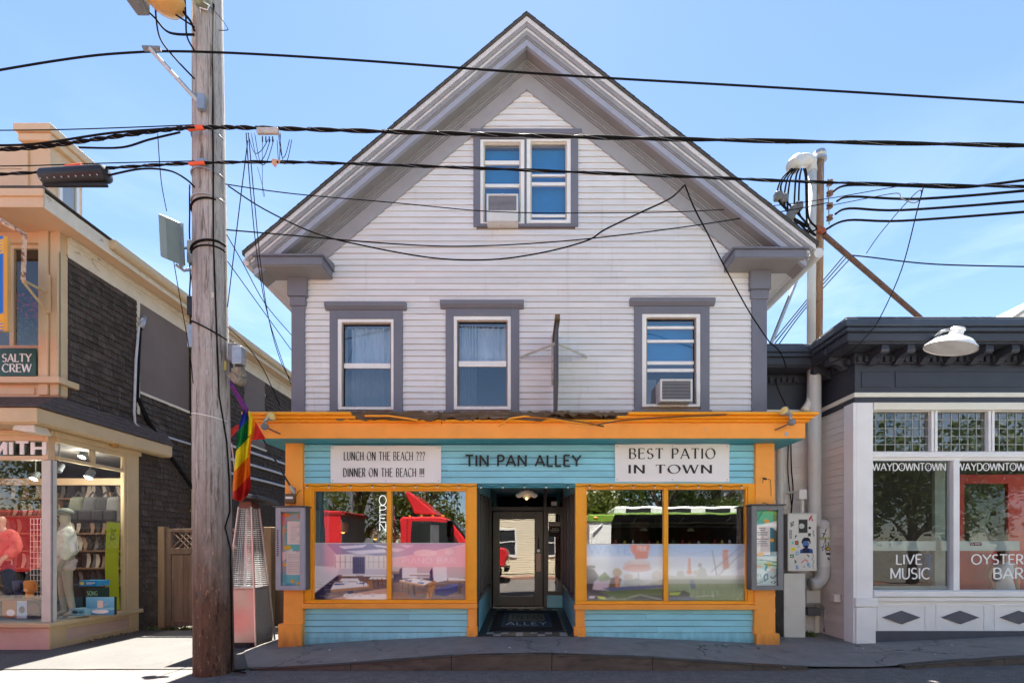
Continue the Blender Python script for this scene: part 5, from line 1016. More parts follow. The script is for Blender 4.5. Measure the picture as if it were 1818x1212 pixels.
wire([(-60,296,yw+.05),(60,294,yw+.05),(180,290,yw+.05),(345,286,yw+.05)], .006, 'thin support wire above the black splice case')
wire([(190,312,yw),(250,300,yw),(300,303,yw),(330,318,yw),(347,334,yw+.1)], .011, 'short cable curving from the splice case into the pole')
wire([(280,238,yw),(286,320,yw),(296,375,yw)], .005, 'thin drop wire above the green antenna panel')
wire([(308,462,yw),(318,520,yw),(336,620,yw),(343,680,yw)], .005, 'thin drop wire below the green antenna panel')
wire([(400,327,-1.3),(520,344,-1.0),(700,360,-.6),(880,376,-.4),(1080,378,-.4),(1250,374,-.1),(1420,360,.9),(1600,330,.6)], .007, 'thin wire crossing the lower edge of the attic window')
wire([(405,330,-1.3),(470,372,-1.1),(560,414,-.9),(650,437,-.8),(770,458,-.7),(870,461,-.7),(960,449,-.8),(1040,428,-1.0),(1075,407,-1.2),(1140,376,-1.4),(1190,352,-1.5),(1216,328,-1.56)], .010, 'sagging black service wire dipping lowest across the white clapboards')
wire([(402,408,-1.3),(520,418,-1.1),(700,433,-.8),(830,437,-.5),(1000,428,-.4),(1200,405,-.2),(1380,377,.2),(1470,360,.9)], .009, 'black wire crossing the clapboards just below the attic window')
wire([(1216,328,-1.56),(1232,368,-1.4),(1258,418,-1.1),(1290,480,-.8),(1330,553,-.4),(1366,607,.1)], .009, 'black wire dropping past the right cornice return to the low roof')
for pts, lab in (([(437,236,yw),(444,330,yw+.2),(456,450,-1.0),(472,545,-.4),(494,620,0),(517,683,.25)],'first of the long wires falling to the left wall corner'), ([(441,236,yw),(452,360,-1.2),(464,480,-.8),(478,570,-.3),(498,640,.1),(517,676,.25)],'second of the long wires falling to the left wall corner'), ([(440,250,yw),(425,370,yw),(404,545,yw+.2)],'thin wire hanging slack right of the pole'), ([(402,416,-1.3),(430,465,-1.0),(470,538,-.4),(517,594,.22)],'upper straight wire from the pole to the left slate pilaster'), ([(404,464,-1.3),(450,528,-.7),(517,621,.22)],'lower straight wire from the pole to the left slate pilaster'), ([(404,580,-1.4),(440,615,-1.2),(470,660,-.8),(497,720,-.35)],'wire from the pole to the rainbow flag lamp')): wire(pts, .006, lab, n=5)
for k, (x0, x1, d_) in enumerate(((440,476,40),(446,480,55),(452,486,62),(494,514,48),(496,518,60),(498,492,58))):
    wire([(x0,236,yw),(x0+(x1-x0)*.3,236+d_*.85,yw-.03),(x0+(x1-x0)*.65,236+d_*.8,yw-.03),(x1,248,yw)], .004, 'short wire loop under the white terminal, number %s from the pole' % ['one','two','three','four','five','six'][k], n=5)
wire([(466,240,yw),(466,330,yw),(469,350,yw)], .003, 'hair thin wire dangling below the white terminal', n=4); wire([(457,296,yw),(466,330,yw),(470,348,yw)], .003, 'hair thin wire slanting below the lower cable', n=4)
# fittings that hang on the cables
t = thing('splice_case', P(132,328,yw), 'long black splice case hanging on the lower cable left of the pole', 'splice case')
a, b = Vector(P(78,316,yw)), Vector(P(190,309,yw)); dv = (b-a); M = dv.normalized().to_track_quat('Z','Y').to_matrix(); l = dv.length
MB().lathe([(.02,-.02),(.085,0),(.098,.03),(.098,l-.03),(.085,l),(.02,l+.02)], tuple(a), 18, M).build('shell', BLACKP, t, smooth=True)
bt = MB()
for k in range(9): bt.ball(tuple(a+dv*(k+.5)/9+Vector((0,-.085,-.075))), .009, 6, 4)
bt.build('bolt', METAL, t, kind='stuff'); MB().box(a.x, b.x, yw-.02, yw+.02, a.z-.105, a.z-.075).build('flange', BLACKP, t)
ORT = mat('orange_cable_sleeve', (.85,.13,.05), .5, .15, 9)
for i, (px0, py0, px1, py1, lab) in enumerate(((334,229,362,226,'orange sleeve on the thick bundle in front of the pole'),(336,291,364,289,'orange sleeve on the lower cable in front of the pole'),(117,296,145,293,'orange sleeve on the lower cable above the splice case'))):
    MB().tube([P(px0,py0,yw), P(px1,py1,yw)], .027 if i == 0 else .021, 10).build('cable_sleeve', ORT, smooth=True, label=lab, cat='cable sleeve', group='orange cable sleeves')
UTERM = mat('grimy_white_terminal', (.50,.48,.45), .6, .2, 12)
t = thing('cable_terminal', P(476,250,yw-.05), 'white terminal block hanging on the thick cable right of the pole', 'terminal')
MB().box(wx(458,yw-.05), wx(496,yw-.05), yw-.09, yw-.045, wz(247,yw), wz(237,yw)).build('block', UTERM, t, bevel=.008)
for k in range(4): MB().tube([P(466+6*k,243,yw-.1), P(466+6*k,252,yw-.11)], .008, 6).build('plug', BLACKP, t)
t = thing('cable_tag', P(493,304,yw-.04), 'faded orange tag tied to the lower cable right of the pole', 'tag')
MB().prism([(wx(487,yw), wz(288,yw)), (wx(501,yw), wz(290,yw)), (wx(500,yw), wz(296,yw)), (wx(495,yw), wz(297,yw)), (wx(493,yw), wz(304,yw)), (wx(486,yw), wz(296,yw))], yw-.05, yw-.044).build('plate', mat('faded_orange_tag', (.60,.33,.20), .6, .2, 12), t); MB().ball(P(493,288,yw-.047), .014, 8, 5).build('knot', BLACKW, t)
# ------------------------------------------------------------------ surf shop on the left
PEACH = mat('peach_cream_paint', (.66,.485,.295), .5, .06, 3, bump=.06, spots=[((.55,.40,.30), 8, .68, .4, (1,1,1))])
CREAM = mat('cream_trim_paint', (.60,.46,.26), .5, .07, 3, bump=.06, spots=[((.45,.36,.25), 9, .66, .5, (1,1,1))])
CREAMP = mat('peeling_cream_paint', (.72,.66,.52), .6, .1, 4, spots=[((.30,.22,.15), 10, .60, .8, (1,.5,1)), ((.08,.06,.05), 22, .70, .8, (1,1,1))])
SHING = mat('weathered_cedar_shingle', (.088,.070,.057), .95, .45, 7, (5,5,.6), 1.0, 40, (9,9,.8), rnd=.32, spots=[((.26,.23,.21), 6, .59, .55, (4,4,.5)), ((.02,.017,.015), 9, .60, .6, (3,3,.5))])
TAUPE = mat('taupe_board_panel', (.185,.150,.130), .85, .10, 1.6, bump=.15, bscale=50)
GLL = glass('surf_shop_glass', .10, (.90,.95,.93), wave=.02)
Lb = thing('surf_shop_building', (-9.5, 3, -.2), 'cream trimmed surf shop with dark cedar shingle side wall at the left edge', 'building')
XW = -7.56
def LX(px, y): return wx(px, y)
up = MB(); ux0, ux1, uz0, uz1 = pr(17, 69, 431, 616, .15)
holes_wall(up, -13, XW, 3.30, 6.49, .15, .30, [(ux0-2.2, ux1, uz0, uz1)]); up.box(XW-.12, XW, .30, 9.5, 3.30, 6.5); up.box(XW-.12, XW, 1.605, 9.5, -.3, 3.299); up = up.build('wall', PEACH, Lb)
cb = MB(); cb.box(wx(69,.12), wx(86,.12), .105, .149, 3.85, 6.49); cb.box(wx(88,.12), XW+.022, .125, .149, 3.85, 6.49); cb.build('corner_board', PEACH, Lb, bevel=.005)
MB().box(XW, XW+.022, .10, .265, 3.85, 6.16).build('corner_board', CREAM, Lb, bevel=.005)
b = MB(); b.box(-13, XW+.10, .04, .149, wz(681,.1), wz(670,.1)); b.build('sill_course', PEACH, Lb, bevel=.006); MB().box(XW+.002, XW+.08, .15, .40, wz(681,.1), wz(670,.1)).build('sill_return', CREAM, Lb, bevel=.006)
pn = MB(); pn.box(-13, wx(62,.14), .132, .149, wz(700,.14), wz(688,.14)); pn.build('panel_moulding', PEACH, Lb)
b = MB(); b.box(ux0-2.2, ux1, .20, .24, uz0, uz0+.05); b.box(ux1-.05, ux1, .20, .24, uz0+.05, uz1); b.box(ux0-2.2, ux1-.05, .20, .24, uz1-.06, uz1); b.box(ux0-.06, ux0+.01, .20, .24, uz0+.05, uz1-.06); uw = b.build('upper_window', PEACH, Lb)
MB().add([(ux0-2.2,.225,uz0),(ux1,.225,uz0),(ux1,.225,uz1),(ux0-2.2,.225,uz1)], [(0,1,2,3)]).build('pane', GLL, uw)
bx = MB(); bx.box(ux0-2.3, ux1+.0, .31, 1.8, uz0-.1, uz1+.05); bx.f = [q for k, q in enumerate(bx.f) if k != 2]; bx.build('dark_room', SHADE, uw)
t = thing('flower_basket', (wx(43,.6), .6, wz(600,.6)), 'pink flower basket with greenery inside the upper surf shop window', 'flower basket')
b = MB(); rg = random.Random(2)
for _ in range(260):
    a, e, r_ = rg.uniform(0,6.28), rg.uniform(-1,1), rg.uniform(.12,.20); c = Vector((wx(43,.6)+r_*math.cos(a)*1.1, .6+r_*math.sin(a), wz(545,.6)+.16*e)); v = [c+Vector((rg.uniform(-.03,.03),rg.uniform(-.03,.03),rg.uniform(-.03,.03))) for _ in range(3)]; b.add(v, [(0,1,2)])
b.build('blossom', mat('pink_blossom', (.62,.08,.13), .7, .4, 20), t, kind='stuff')
b = MB()
for _ in range(300):
    c = Vector((wx(43,.6)+rg.uniform(-.2,.2), .6+rg.uniform(-.15,.15), wz(585,.6)+rg.uniform(-.28,.18))); v = [c+Vector((rg.uniform(-.04,.04),rg.uniform(-.03,.03),rg.uniform(-.05,.05))) for _ in range(3)]; b.add(v, [(0,1,2)])
b.build('foliage', mat('basket_leaf', (.05,.09,.02), .6, .4, 20), t, kind='stuff')
# eaves
EX, EY = -7.235, -.40
b = MB(); b.box(-13, EX, EY, .149, 6.49, 6.525); b.box(XW, EX, .1495, 9.4, 6.49, 6.525); b.build('soffit', PEACH, Lb)
b = MB(); b.box(-13, EX+.02, EY-.022, EY-.001, 6.47, 6.715); b.box(-13, EX+.05, EY-.055, EY-.023, 6.62, 6.73); b.build('front_fascia', PEACH, Lb, bevel=.006)
b = MB(); b.box(EX+.001, EX+.02, EY, 9.4, 6.47, 6.70); b.build('side_fascia', CREAMP, Lb, bevel=.004)
b = MB(); b.box(XW+.001, XW+.03, .268, 9.3, 6.16, 6.488); b.box(XW+.031, XW+.07, .268, 9.3, 6.40, 6.486); b.build('frieze_board', CREAMP, Lb, bevel=.004)
gt = MB(); gt.prism([(EX+.022,6.70),(EX+.022,6.58),(EX+.05,6.555),(EX+.10,6.57),(EX+.125,6.62),(EX+.125,6.71)], .65, 9.4, 'y'); gt.build('gutter', CREAM, Lb)
b = MB(); b.hexa([(-13,EY-.06,6.732),(EX+.06,EY-.06,6.732),(EX+.06,9.4,6.732),(-13,9.4,6.732)], [(-13,EY-.06,6.76),(EX+.06,EY-.06,6.76),(-8.6,9.4,7.2),(-13,9.4,7.2)]); b.build('roof', ROOFM, Lb)
# roof turret
b = MB(); tx, ty0, ty1 = -8.17, .60, 1.15
b.box(-13, tx, ty0, ty1, 6.75, 8.30); tu = b.build('turret', PEACH, Lb)
b = MB(); b.box(wx(37,.55)+0, tx+.09, ty0-.10, ty1+.10, 8.30, 8.42); b.box(wx(37,.55)-.03, tx+.14, ty0-.15, ty1+.14, 8.421, 8.55); b.build('turret_cornice', PEACH, tu, bevel=.01)
b = MB(); b.box(wx(37,.56), wx(48,.56), ty0-.03, ty0-.001, 6.75, 8.30); b.box(wx(84,.56), tx+.02, ty0-.03, ty0-.001, 6.75, 8.30); b.build('turret_corner_board', PEACH, tu)
b = MB(); b.box(tx+.001, tx+.03, ty0+.12, ty0+.17, 7.15, 7.98); b.box(tx+.001, tx+.03, ty0+.42, ty0+.47, 7.15, 7.98); b.box(tx+.001, tx+.03, ty0+.17, ty0+.42, 7.90, 7.98); b.box(tx+.001, tx+.035, ty0+.17, ty0+.42, 7.15, 7.22); b.build('turret_window', TRIMW, tu)
MB().add([(tx+.004,ty0+.17,7.22),(tx+.004,ty0+.42,7.22),(tx+.004,ty0+.42,7.90),(tx+.004,ty0+.17,7.90)], [(0,1,2,3)]).build('turret_pane', GLU, tu)
b = MB()
for k in range(4): b.box(-13, wx(37,.56)-.01, ty0-.02, ty0-.001, 6.8+.36*k, 7.15+.36*k)
b.build('turret_boarding', PEACH, tu, kind='stuff')
# cedar shingles: the near ones singly, the far ones as one part
sh_mesh = []
for k in range(5):
    b = MB(); b.prism([(-.002,.0),(.036+.005*(k%3),.0),(.034,.008),(.003,.155),(-.002,.155)], 0, 1, 'x')
    b.v = [(p[1], p[0], p[2]) for p in b.v]; b.f = [tuple(reversed(f)) for f in b.f]; sh_mesh.append(mesh_only(b, 'shingle_%d' % k, SHING))
far = MB(); cnt = 0; ex = .112; rg = random.Random(17); cand = []
z = -.20; row = 0
while z < 6.15:
    y = .266+rg.uniform(-.1, 0)
    while y < 9.0:
        w_ = rg.uniform(.075, .16); y0, y1 = max(y+.001, .267), y+w_-.001
        y += w_
        if z < 3.50: y0 = max(y0, 1.603)
        inbay = False
        pj = z > 4.40
        if pj and y0 < 1.63 < y1: y1 = 1.63
        if pj and y0 < 2.94 < y1: y0 = 2.94
        panel = (1.62 < (y0+y1)/2 < 2.95 and z > 4.42) or (4.9 < (y0+y1)/2 < 5.9 and z > 4.2)
        if y1-y0 < .03 or inbay or panel: continue
        cand.append((((y1-y0)*(y0+D)**-2), y0, y1, z+rg.uniform(-.020,.010), rg.randrange(5), rg.uniform(-.004,.004)))
    z += ex; row += 1
cand.sort(key=lambda c: -c[0] if not (c[3] < .0) else 1)
for i, (a_, y0, y1, z, k, dx) in enumerate(cand):
    if i < 298:
        inst(sh_mesh[k], 'shingle', up, (XW+.001, y0, z), (0, R(rg.uniform(-.6,.6)), 0), (1, y1-y0, 1))
    else:
        dd_ = rg.uniform(.028,.044); pts = [(-.002,.0),(dd_,.0),(dd_-.002,.012),(.003,.155),(-.002,.155)]
        far.prism([(XW+.001+p[0], z+p[1]) for p in pts], y0, y1, 'y')
far.build('far_shingles', SHING, up, kind='stuff')
for y0, y1, z0 in ((1.64, 2.93, 4.44), (4.92, 5.88, 4.22)):
    MB().box(XW+.001, XW+.028, y0, y1, z0, 6.158).build('wall_panel', TAUPE, up, bevel=.003); MB().box(XW+.001, XW+.045, y0-.0, y1+.05, z0-.05, z0-.001).build('panel_ledge', CREAMP, up)
MB().box(XW+.001, XW+.040, 1.575, 1.635, 3.98, 6.158).build('panel_batten', CREAMP, up)
# downspout, conduits
MB().box(XW+.03, XW+.125, 2.98, 3.08, -.15, 6.45).build('downspout', CREAM, Lb, bevel=.012)
for z_ in (2.2, 4.3, 5.7): MB().box(XW+.02, XW+.135, 2.97, 3.09, z_, z_+.05).build('downspout_strap', CREAM, Lb)
cond = mat('pale_conduit', (.58,.60,.62), .5, .12, 8)
MB().tube([(XW+.06,1.72,5.88),(XW+.09,1.63,5.84),(XW+.07,1.57,5.65),(XW+.06,1.52,5.0),(XW+.06,1.48,4.0),(XW+.06,1.50,3.76),(XW+.07,1.65,3.70),(XW+.07,2.97,3.70)], .022, 8).build('wall_conduit', cond, Lb, smooth='all')
MB().tube([(XW+.055,1.68,5.78),(XW+.055,1.60,5.6),(XW+.05,1.57,5.0),(XW+.05,1.55,4.3),(XW+.06,1.80,3.9),(XW+.05,2.4,3.3),(XW+.05,3.2,2.55),(XW+.05,3.6,2.35)], .038, 8).build('wall_cable', BLACKW, Lb, smooth='all')
MB().tube([(XW+.06,1.70,5.92),(XW+.09,1.64,5.78),(XW+.085,1.60,5.66)], .045, 8).build('conduit_elbow', METAL, Lb, smooth='all')
for z_ in (3.98, 3.64, 3.28): MB().tube([(XW+.06,3.3,z_),(XW+.06,6.0,z_+.02),(XW+.06,9.0,z_)], .035, 8).build('pipe_run', cond, Lb, smooth='all')
# bay window of the shop
BX = -7.52; ZS, ZTB, ZTT = .21, 2.83, 3.08
b = MB(); b.box(-13, BX-.02, -.02, .12, -.28, ZS-.07); b.box(BX-.16, BX-.02, .12, 1.60, -.28, ZS-.07); base = b.build('shop_base', mat('dusty_pink_base_paint', (.60,.44,.36), .55, .1, 3, spots=[((.30,.22,.17), 8, .64, .6, (1,1,1))]), Lb)
b = MB(); b.box(-13, BX+.05, -.10, .12, ZS-.07, ZS); b.box(BX-.16, BX+.05, .12, 1.66, ZS-.07, ZS); b.build('shop_sill', CREAM, base, bevel=.008)
for x0, x1 in ((BX-.30, BX+.002), (-13, BX-1.9)): MB().box(x0, x1, -.045, -.021, -.28, ZS-.072).build('base_stile', MATS['dusty_pink_base_paint'], base, bevel=.004)
b = MB(); b.box(BX-1.9, BX-.30, -.045, -.021, ZS-.13, ZS-.072); b.box(BX-1.9, BX-.30, -.045, -.021, -.24, -.14); b.build('base_rail', MATS['dusty_pink_base_paint'], base)
b = MB(); b.box(BX-.019, BX+.008, -.046, .22, -.28, ZS-.072); b.box(BX-.019, BX+.008, 1.40, 1.60, -.28, ZS-.072); b.box(BX-.019, BX+.008, .22, 1.40, ZS-.14, ZS-.072); b.box(BX-.019, BX+.008, .22, 1.40, -.22, -.12); b.build('base_side_frame', CREAM, base, bevel=.004)
b = MB(); b.box(-13, wx(79), .0, .07, ZTB-.05, ZTB+.02); b.box(-13, wx(79), -.01, .07, ZTT, 3.25); b.build('front_transom_bar', PEACH, Lb, bevel=.004)
MB().box(wx(76), wx(86), -.005, .10, ZTB-.04, 3.25).build('corner_block', PEACH, Lb)
b = MB(); b.box(BX-.05, BX, .09, 1.34, ZTB-.03, ZTB+.03); b.box(BX-.05, BX+.01, .09, 1.34, ZTT, 3.25); b.box(BX-.05, BX-.001, .66, .73, ZTB+.031, ZTT); b.box(BX-.06, BX+.004, 1.28, 1.335, ZS, ZTT); b.build('side_transom_bar', CREAM, Lb, bevel=.004)
MB().box(BX-.12, BX+.01, 1.34, 1.60, ZS, 3.25).build('bay_post', CREAM, Lb, bevel=.006)
MB().box(wx(72), wx(91), .012, .09, ZS, ZTB-.05).build('corner_post', mat('pale_corner_post', (.62,.62,.54), .4, .08), Lb, bevel=.004)
MB().box(BX-.022, BX+.0, -.004, .011, ZS, ZTB-.05).build('corner_bead', GUN, Lb)
gl = [[(-13,.03,ZS),(wx(72),.03,ZS),(wx(72),.03,ZTB-.05),(-13,.03,ZTB-.05)], [(-13,.03,ZTB+.02),(wx(76),.03,ZTB+.02),(wx(76),.03,ZTT),(-13,.03,ZTT)], [(BX-.025,.09,ZS),(BX-.025,1.28,ZS),(BX-.025,1.28,ZTB-.03),(BX-.025,.09,ZTB-.03)], [(BX-.025,.09,ZTB+.03),(BX-.025,.66,ZTB+.03),(BX-.025,.66,ZTT),(BX-.025,.09,ZTT)], [(BX-.025,.73,ZTB+.03),(BX-.025,1.28,ZTB+.03),(BX-.025,1.28,ZTT),(BX-.025,.73,ZTT)]]
for q in gl: MB().add(q, [(0,1,2,3)]).build('shop_pane', GLL, Lb)
# skirt roof over the bay
AX, AY = -7.36, -.37
b = MB(); b.box(-13, AX, AY, 0, 3.252, 3.28); b.box(BX-.06, AX, 0, 2.19, 3.252, 3.28); b.build('skirt_soffit', CREAM, Lb)
b = MB(); b.box(-13, AX+.03, AY-.03, AY-.001, 3.27, 3.49); b.build('skirt_front_fascia', CREAM, Lb, bevel=.008); b = MB(); b.box(AX+.001, AX+.03, AY, 2.20, 3.27, 3.49); b.box(BX, AX, 2.17, 2.20, 3.27, 3.49); b.build('skirt_side_fascia', CREAM, Lb, bevel=.008)
b = MB(); b.box(BX+.011, BX+.05, .0, 1.62, 3.16, 3.25); b.box(-13, BX+.05, -.05, -.011, 3.16, 3.25); b.build('skirt_bed_moulding', CREAM, Lb, bevel=.01)
sk = MB()
for k in range(4):
    u0, u1 = k/4, (k+1)/4+.03
    f = lambda u: (AX+.05-(AX+.05-XW-.02)*u, AY-.05+(.15-.02-AY+.05)*u, 3.495+.33*u)
    (xa, ya, za), (xb, yb, zb_) = f(u0), f(min(u1, 1))
    sk.hexa([(-13,ya,za),(xa,ya,za),(xb,yb,zb_-.01),(-13,yb,zb_-.01)], [(-13,ya,za+.018),(xa,ya,za+.018),(xb,yb,zb_),(-13,yb,zb_)])
    sk.hexa([(xa,ya,za),(xa,2.23,za),(xb,2.23,zb_-.01),(xb,yb,zb_-.01)], [(xa,ya,za+.018),(xa,2.23,za+.018),(xb,2.23,zb_),(xb,yb,zb_)])
sk.build('skirt_roof', mat('brown_asphalt_shingle', (.10,.075,.06), .9, .35, 14, bump=.5, bscale=90), Lb, kind='stuff')
for px, y, rr in ((68,-.18,.16),):
    b = MB(); c = (wx(70,-.2)-.05, -.22, 3.22); b.hexa([(c[0]-.20,-.36,3.17),(c[0]+.16,-.36,3.12),(c[0]+.16,-.12,3.12),(c[0]-.20,-.12,3.17)], [(c[0]-.18,-.34,3.25),(c[0]+.12,-.34,3.25),(c[0]+.12,-.14,3.25),(c[0]-.18,-.14,3.25)]); b.build('flood_lamp', CREAMP, Lb, bevel=.01)
MB().lathe([(.0,-.03),(.06,-.028),(.08,.0),(.08,.01)], (-7.45, 1.0, 3.24), 14).build('downlight', mat('brass_downlight', (.45,.24,.06), .4, .2, metal=.6), Lb, smooth=True)
MB().box(-13, wx(76), .075, .085, ZTB+.02, ZTT).build('transom_reflection_panel', mat('dark_green_reflection', (.035,.045,.04), .6, .3, 6), Lb)  # panel added behind the letters, coloured like a dark greenish reflection
sm = thing('shop_lettering', (-7.9, -.0, 2.86), 'white block capitals over the surf shop front window', 'sign')
q, wid, per = strokes('SMITH', .20, None, 0, .17)
for cur in per: b = MB(); letters(b, cur, wid, wx(-42), wx(83), wz(807), wz(785), -.012, .012); b.build('letter', TRIMW, sm)
# signs on the upper front
t = thing('shop_sign', (wx(20,.1), .10, wz(668,.1)), 'dark green sign with white capitals reading Salty Crew under the upper window', 'sign')
x0, x1, z0, z1 = pr(-40, 64, 618, 667, .09); MB().prism([(x0,z0),(x1-.03,z0),(x1-.10,(z0+z1)/2),(x1-.03,z1),(x0,z1)] if False else [(x0,z0),(x1,z0),(x1,z1),(x0,z1)], .085, .104).build('board', mat('dark_green_sign', (.022,.075,.055), .4, .1), t, bevel=.004)
for txt, a, c, e, f in (('SALTY',4,55,628,642),('CREW',4,55,646,660)): letter_parts(t, txt, TRIMW, wx(a,.08), wx(c,.08), wz(f,.08), wz(e,.08), .084, .004, .19, .08, .08)
r = Ras(60, 110, W(20,110,196)); 
for k in range(5): r.poly([(1,.02+.03*k),(.78-.1*(k%2),.05+.035*k),(1,.06+.03*k)], W(232,180,40)); r.poly([(1,.80+.04*k),(.70-.1*(k%3),.86+.03*k),(1,.85+.035*k)], W(232,170,40))
r.rect(.94,0,1,1, W(214,160,60)); r.poly([(.1,.95),(.5,.85),(.8,1),(.1,1)], W(232,180,40))
t = thing('hanging_sign', (wx(-30,-.5), -.5, wz(590,-.5)), 'blue hanging sign with yellow flame edge at the upper left', 'sign')
x0, x1, z0, z1 = pr(-110, 15, 420, 588, -.5); r.sheet('face', lambda u, v: (x0+(x1-x0)*u, -.512, z1+(z0-z1)*v), PAPER, t); MB().box(x0, x1, -.51, -.47, z0, z1).build('board', mat('sign_edge_ochre', (.60,.38,.14), .6, .2), t)
RUST = mat('rusty_cream_iron', (.62,.48,.34), .7, .2, 8, spots=[((.20,.08,.035), 12, .50, 1.0, (1,1,1))])
t = thing('sign_bracket', P(84,550,.12), 'rusty cream iron bracket holding the blue hanging sign', 'bracket')
MB().tube([P(-40,376,-.5), P(0,391,-.5), P(44,416,-.45), P(41,497,-.42)], .035, 4).build('arm', RUST, t); MB().tube([P(40,497,-.42), P(84,520,.10)], .022, 4).build('stay', CREAM, t); MB().tube([P(41,500,-.42), P(82,552,.10)], .022, 4).build('stay', CREAM, t); MB().box(wx(78,.1), wx(90,.1), .09, .104, wz(556,.1), wz(488,.1)).build('wall_plate', PEACH, t)

# ------------------------------------------------------------------ inside the surf shop
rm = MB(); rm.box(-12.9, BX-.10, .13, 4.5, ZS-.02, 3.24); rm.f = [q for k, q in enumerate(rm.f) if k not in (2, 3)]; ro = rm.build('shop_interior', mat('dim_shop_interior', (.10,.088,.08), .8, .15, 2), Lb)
MB().box(BX-.11, BX-.09, 1.60, 4.5, ZS-.02, 3.24).build('interior_side_wall', SHADE, ro); MB().box(-12.9, BX-.12, 2.4, 2.5, 2.72, 2.86).build('ceiling_beam', PEACH, ro)
MB().box(-12.9, BX-.03, .10, .70, ZS-.015, ZS-.002).build('display_ledge', mat('pale_ledge', (.45,.50,.50), .5), ro)
def lamp_track(c, lab, lit=True):
    t = thing('track_lamp', c, lab, 'lamp', 'shop track lamps'); M = Matrix.Rotation(R(150),3,'X')
    MB().lathe([(.045,-.08),(.055,-.06),(.06,.06),(.062,.07)], c, 14, M).build('housing', GUN, t, smooth=True); MB().lathe([(.0,.060),(.055,.060),(.0,.062)], c, 14, M).build('bulb', emit('shop_lamp_'+lab[:5], (1,.95,.86), 2.2 if lit else .05), t)
    MB().tube([c, (c[0], c[1], 3.22)], .010, 6).build('stem', GUN, t)
    if lit:
        ld = bpy.data.lights.new('shop_lamp', 'POINT'); ld.energy = 7; ld.color = (1,.93,.82); ld.shadow_soft_size = .06; lo = bpy.data.objects.new('lamp_light', ld); COL.objects.link(lo); lo.parent = t; lo.location = (0, -.02, -.14)
lamp_track(P(160,842,.75), 'near lit track lamp in the surf shop bay'); lamp_track(P(148,806,1.6), 'small far lit track lamp in the transom of the surf shop bay'); lamp_track(P(105,830,.55), 'unlit track lamp near the surf shop corner post', False); lamp_track((-9.3,1.4,2.75), 'lit track lamp behind the surf shop front window')
# shelves with stock
SHELF = mat('shelf_wood', (.26,.16,.09), .6, .2, 5); GOODS = [mat('stock_%s' % n_, c, .7, .25, 15) for n_, c in (('charcoal',(.05,.05,.055)),('black',(.02,.02,.022)),('grey',(.14,.14,.14)),('olive',(.07,.075,.05)),('tan',(.28,.20,.13)),('cream',(.50,.46,.38)),('navy',(.03,.04,.09)),('rust',(.28,.09,.05)))]
t = thing('stock_shelves', (-8.9, 2.9, ZS), 'dark shelves of sandals and bags at the back of the surf shop', 'shelves')
for k in range(6): MB().box(-11.6, -7.85, 2.7, 3.05, .55+.38*k, .58+.38*k).build('shelf', SHELF, t)
for x in (-11.6,-10.35,-9.1,-7.9): MB().box(x, x+.04, 2.7, 3.05, ZS, 2.6).build('upright', SHELF, t)
rg = random.Random(4); shm = []
for k, gm in enumerate(GOODS):
    b = MB(); b.grid(lambda u, v: (.055*(v-.5)*(1-.35*abs(u-.5)*2), .03*math.sin(u*3.1)+.012*v, .30*u), 8, 3); shm.append(mesh_only(b, 'sandal_%d' % k, gm))
for k in range(6):
    x = -11.5
    while x < -7.95:
        o = bpy.data.objects.new('sandal', shm[rg.choice([0,1,1,2,4,5])]); COL.objects.link(o); o.parent = t; o.location = Vector((x, 2.78, .58+.38*k))-ORG[t.name]; o.rotation_euler = (0, R(rg.uniform(-14,14)), 0); o.scale = (1.5,1,rg.uniform(.85,1.1)); x += rg.uniform(.09,.13)
def backpack(c, s, gm, lab):
    t = thing('backpack', c, lab, 'backpack', 'backpacks on the surf shop wall'); b = MB(); b.hexa([(c[0]-.15*s,c[1]-.10*s,c[2]),(c[0]+.15*s,c[1]-.10*s,c[2]),(c[0]+.15*s,c[1]+.1*s,c[2]),(c[0]-.15*s,c[1]+.1*s,c[2])],[(c[0]-.11*s,c[1]-.06*s,c[2]+.42*s),(c[0]+.11*s,c[1]-.06*s,c[2]+.42*s),(c[0]+.11*s,c[1]+.1*s,c[2]+.42*s),(c[0]-.11*s,c[1]+.1*s,c[2]+.42*s)]); o = b.build('bag', gm, t); bm_ = o.modifiers.new('round','BEVEL'); bm_.width = .06*s; bm_.segments = 4
    b = MB(); b.box(c[0]-.11*s,c[0]+.11*s,c[1]-.14*s,c[1]-.09*s,c[2]+.03*s,c[2]+.20*s); o = b.build('front_pocket', GOODS[1], t); bm_ = o.modifiers.new('round','BEVEL'); bm_.width = .03*s; bm_.segments = 3; MB().tube([(c[0]-.06*s,c[1],c[2]+.42*s),(c[0],c[1],c[2]+.50*s),(c[0]+.06*s,c[1],c[2]+.42*s)], .012*s, 6).build('handle', GOODS[1], t)
for px, gi, lab in ((165,0,'charcoal backpack nearest the lime poster side of the shop'),(140,3,'olive backpack hung above the mannequin shoulder'),(188,1,'black backpack hung beside the lime poster'),(205,2,'grey backpack partly behind the lime poster')):
    c = P(px, 928, 1.9); backpack(c, 1.25, GOODS[gi], lab)
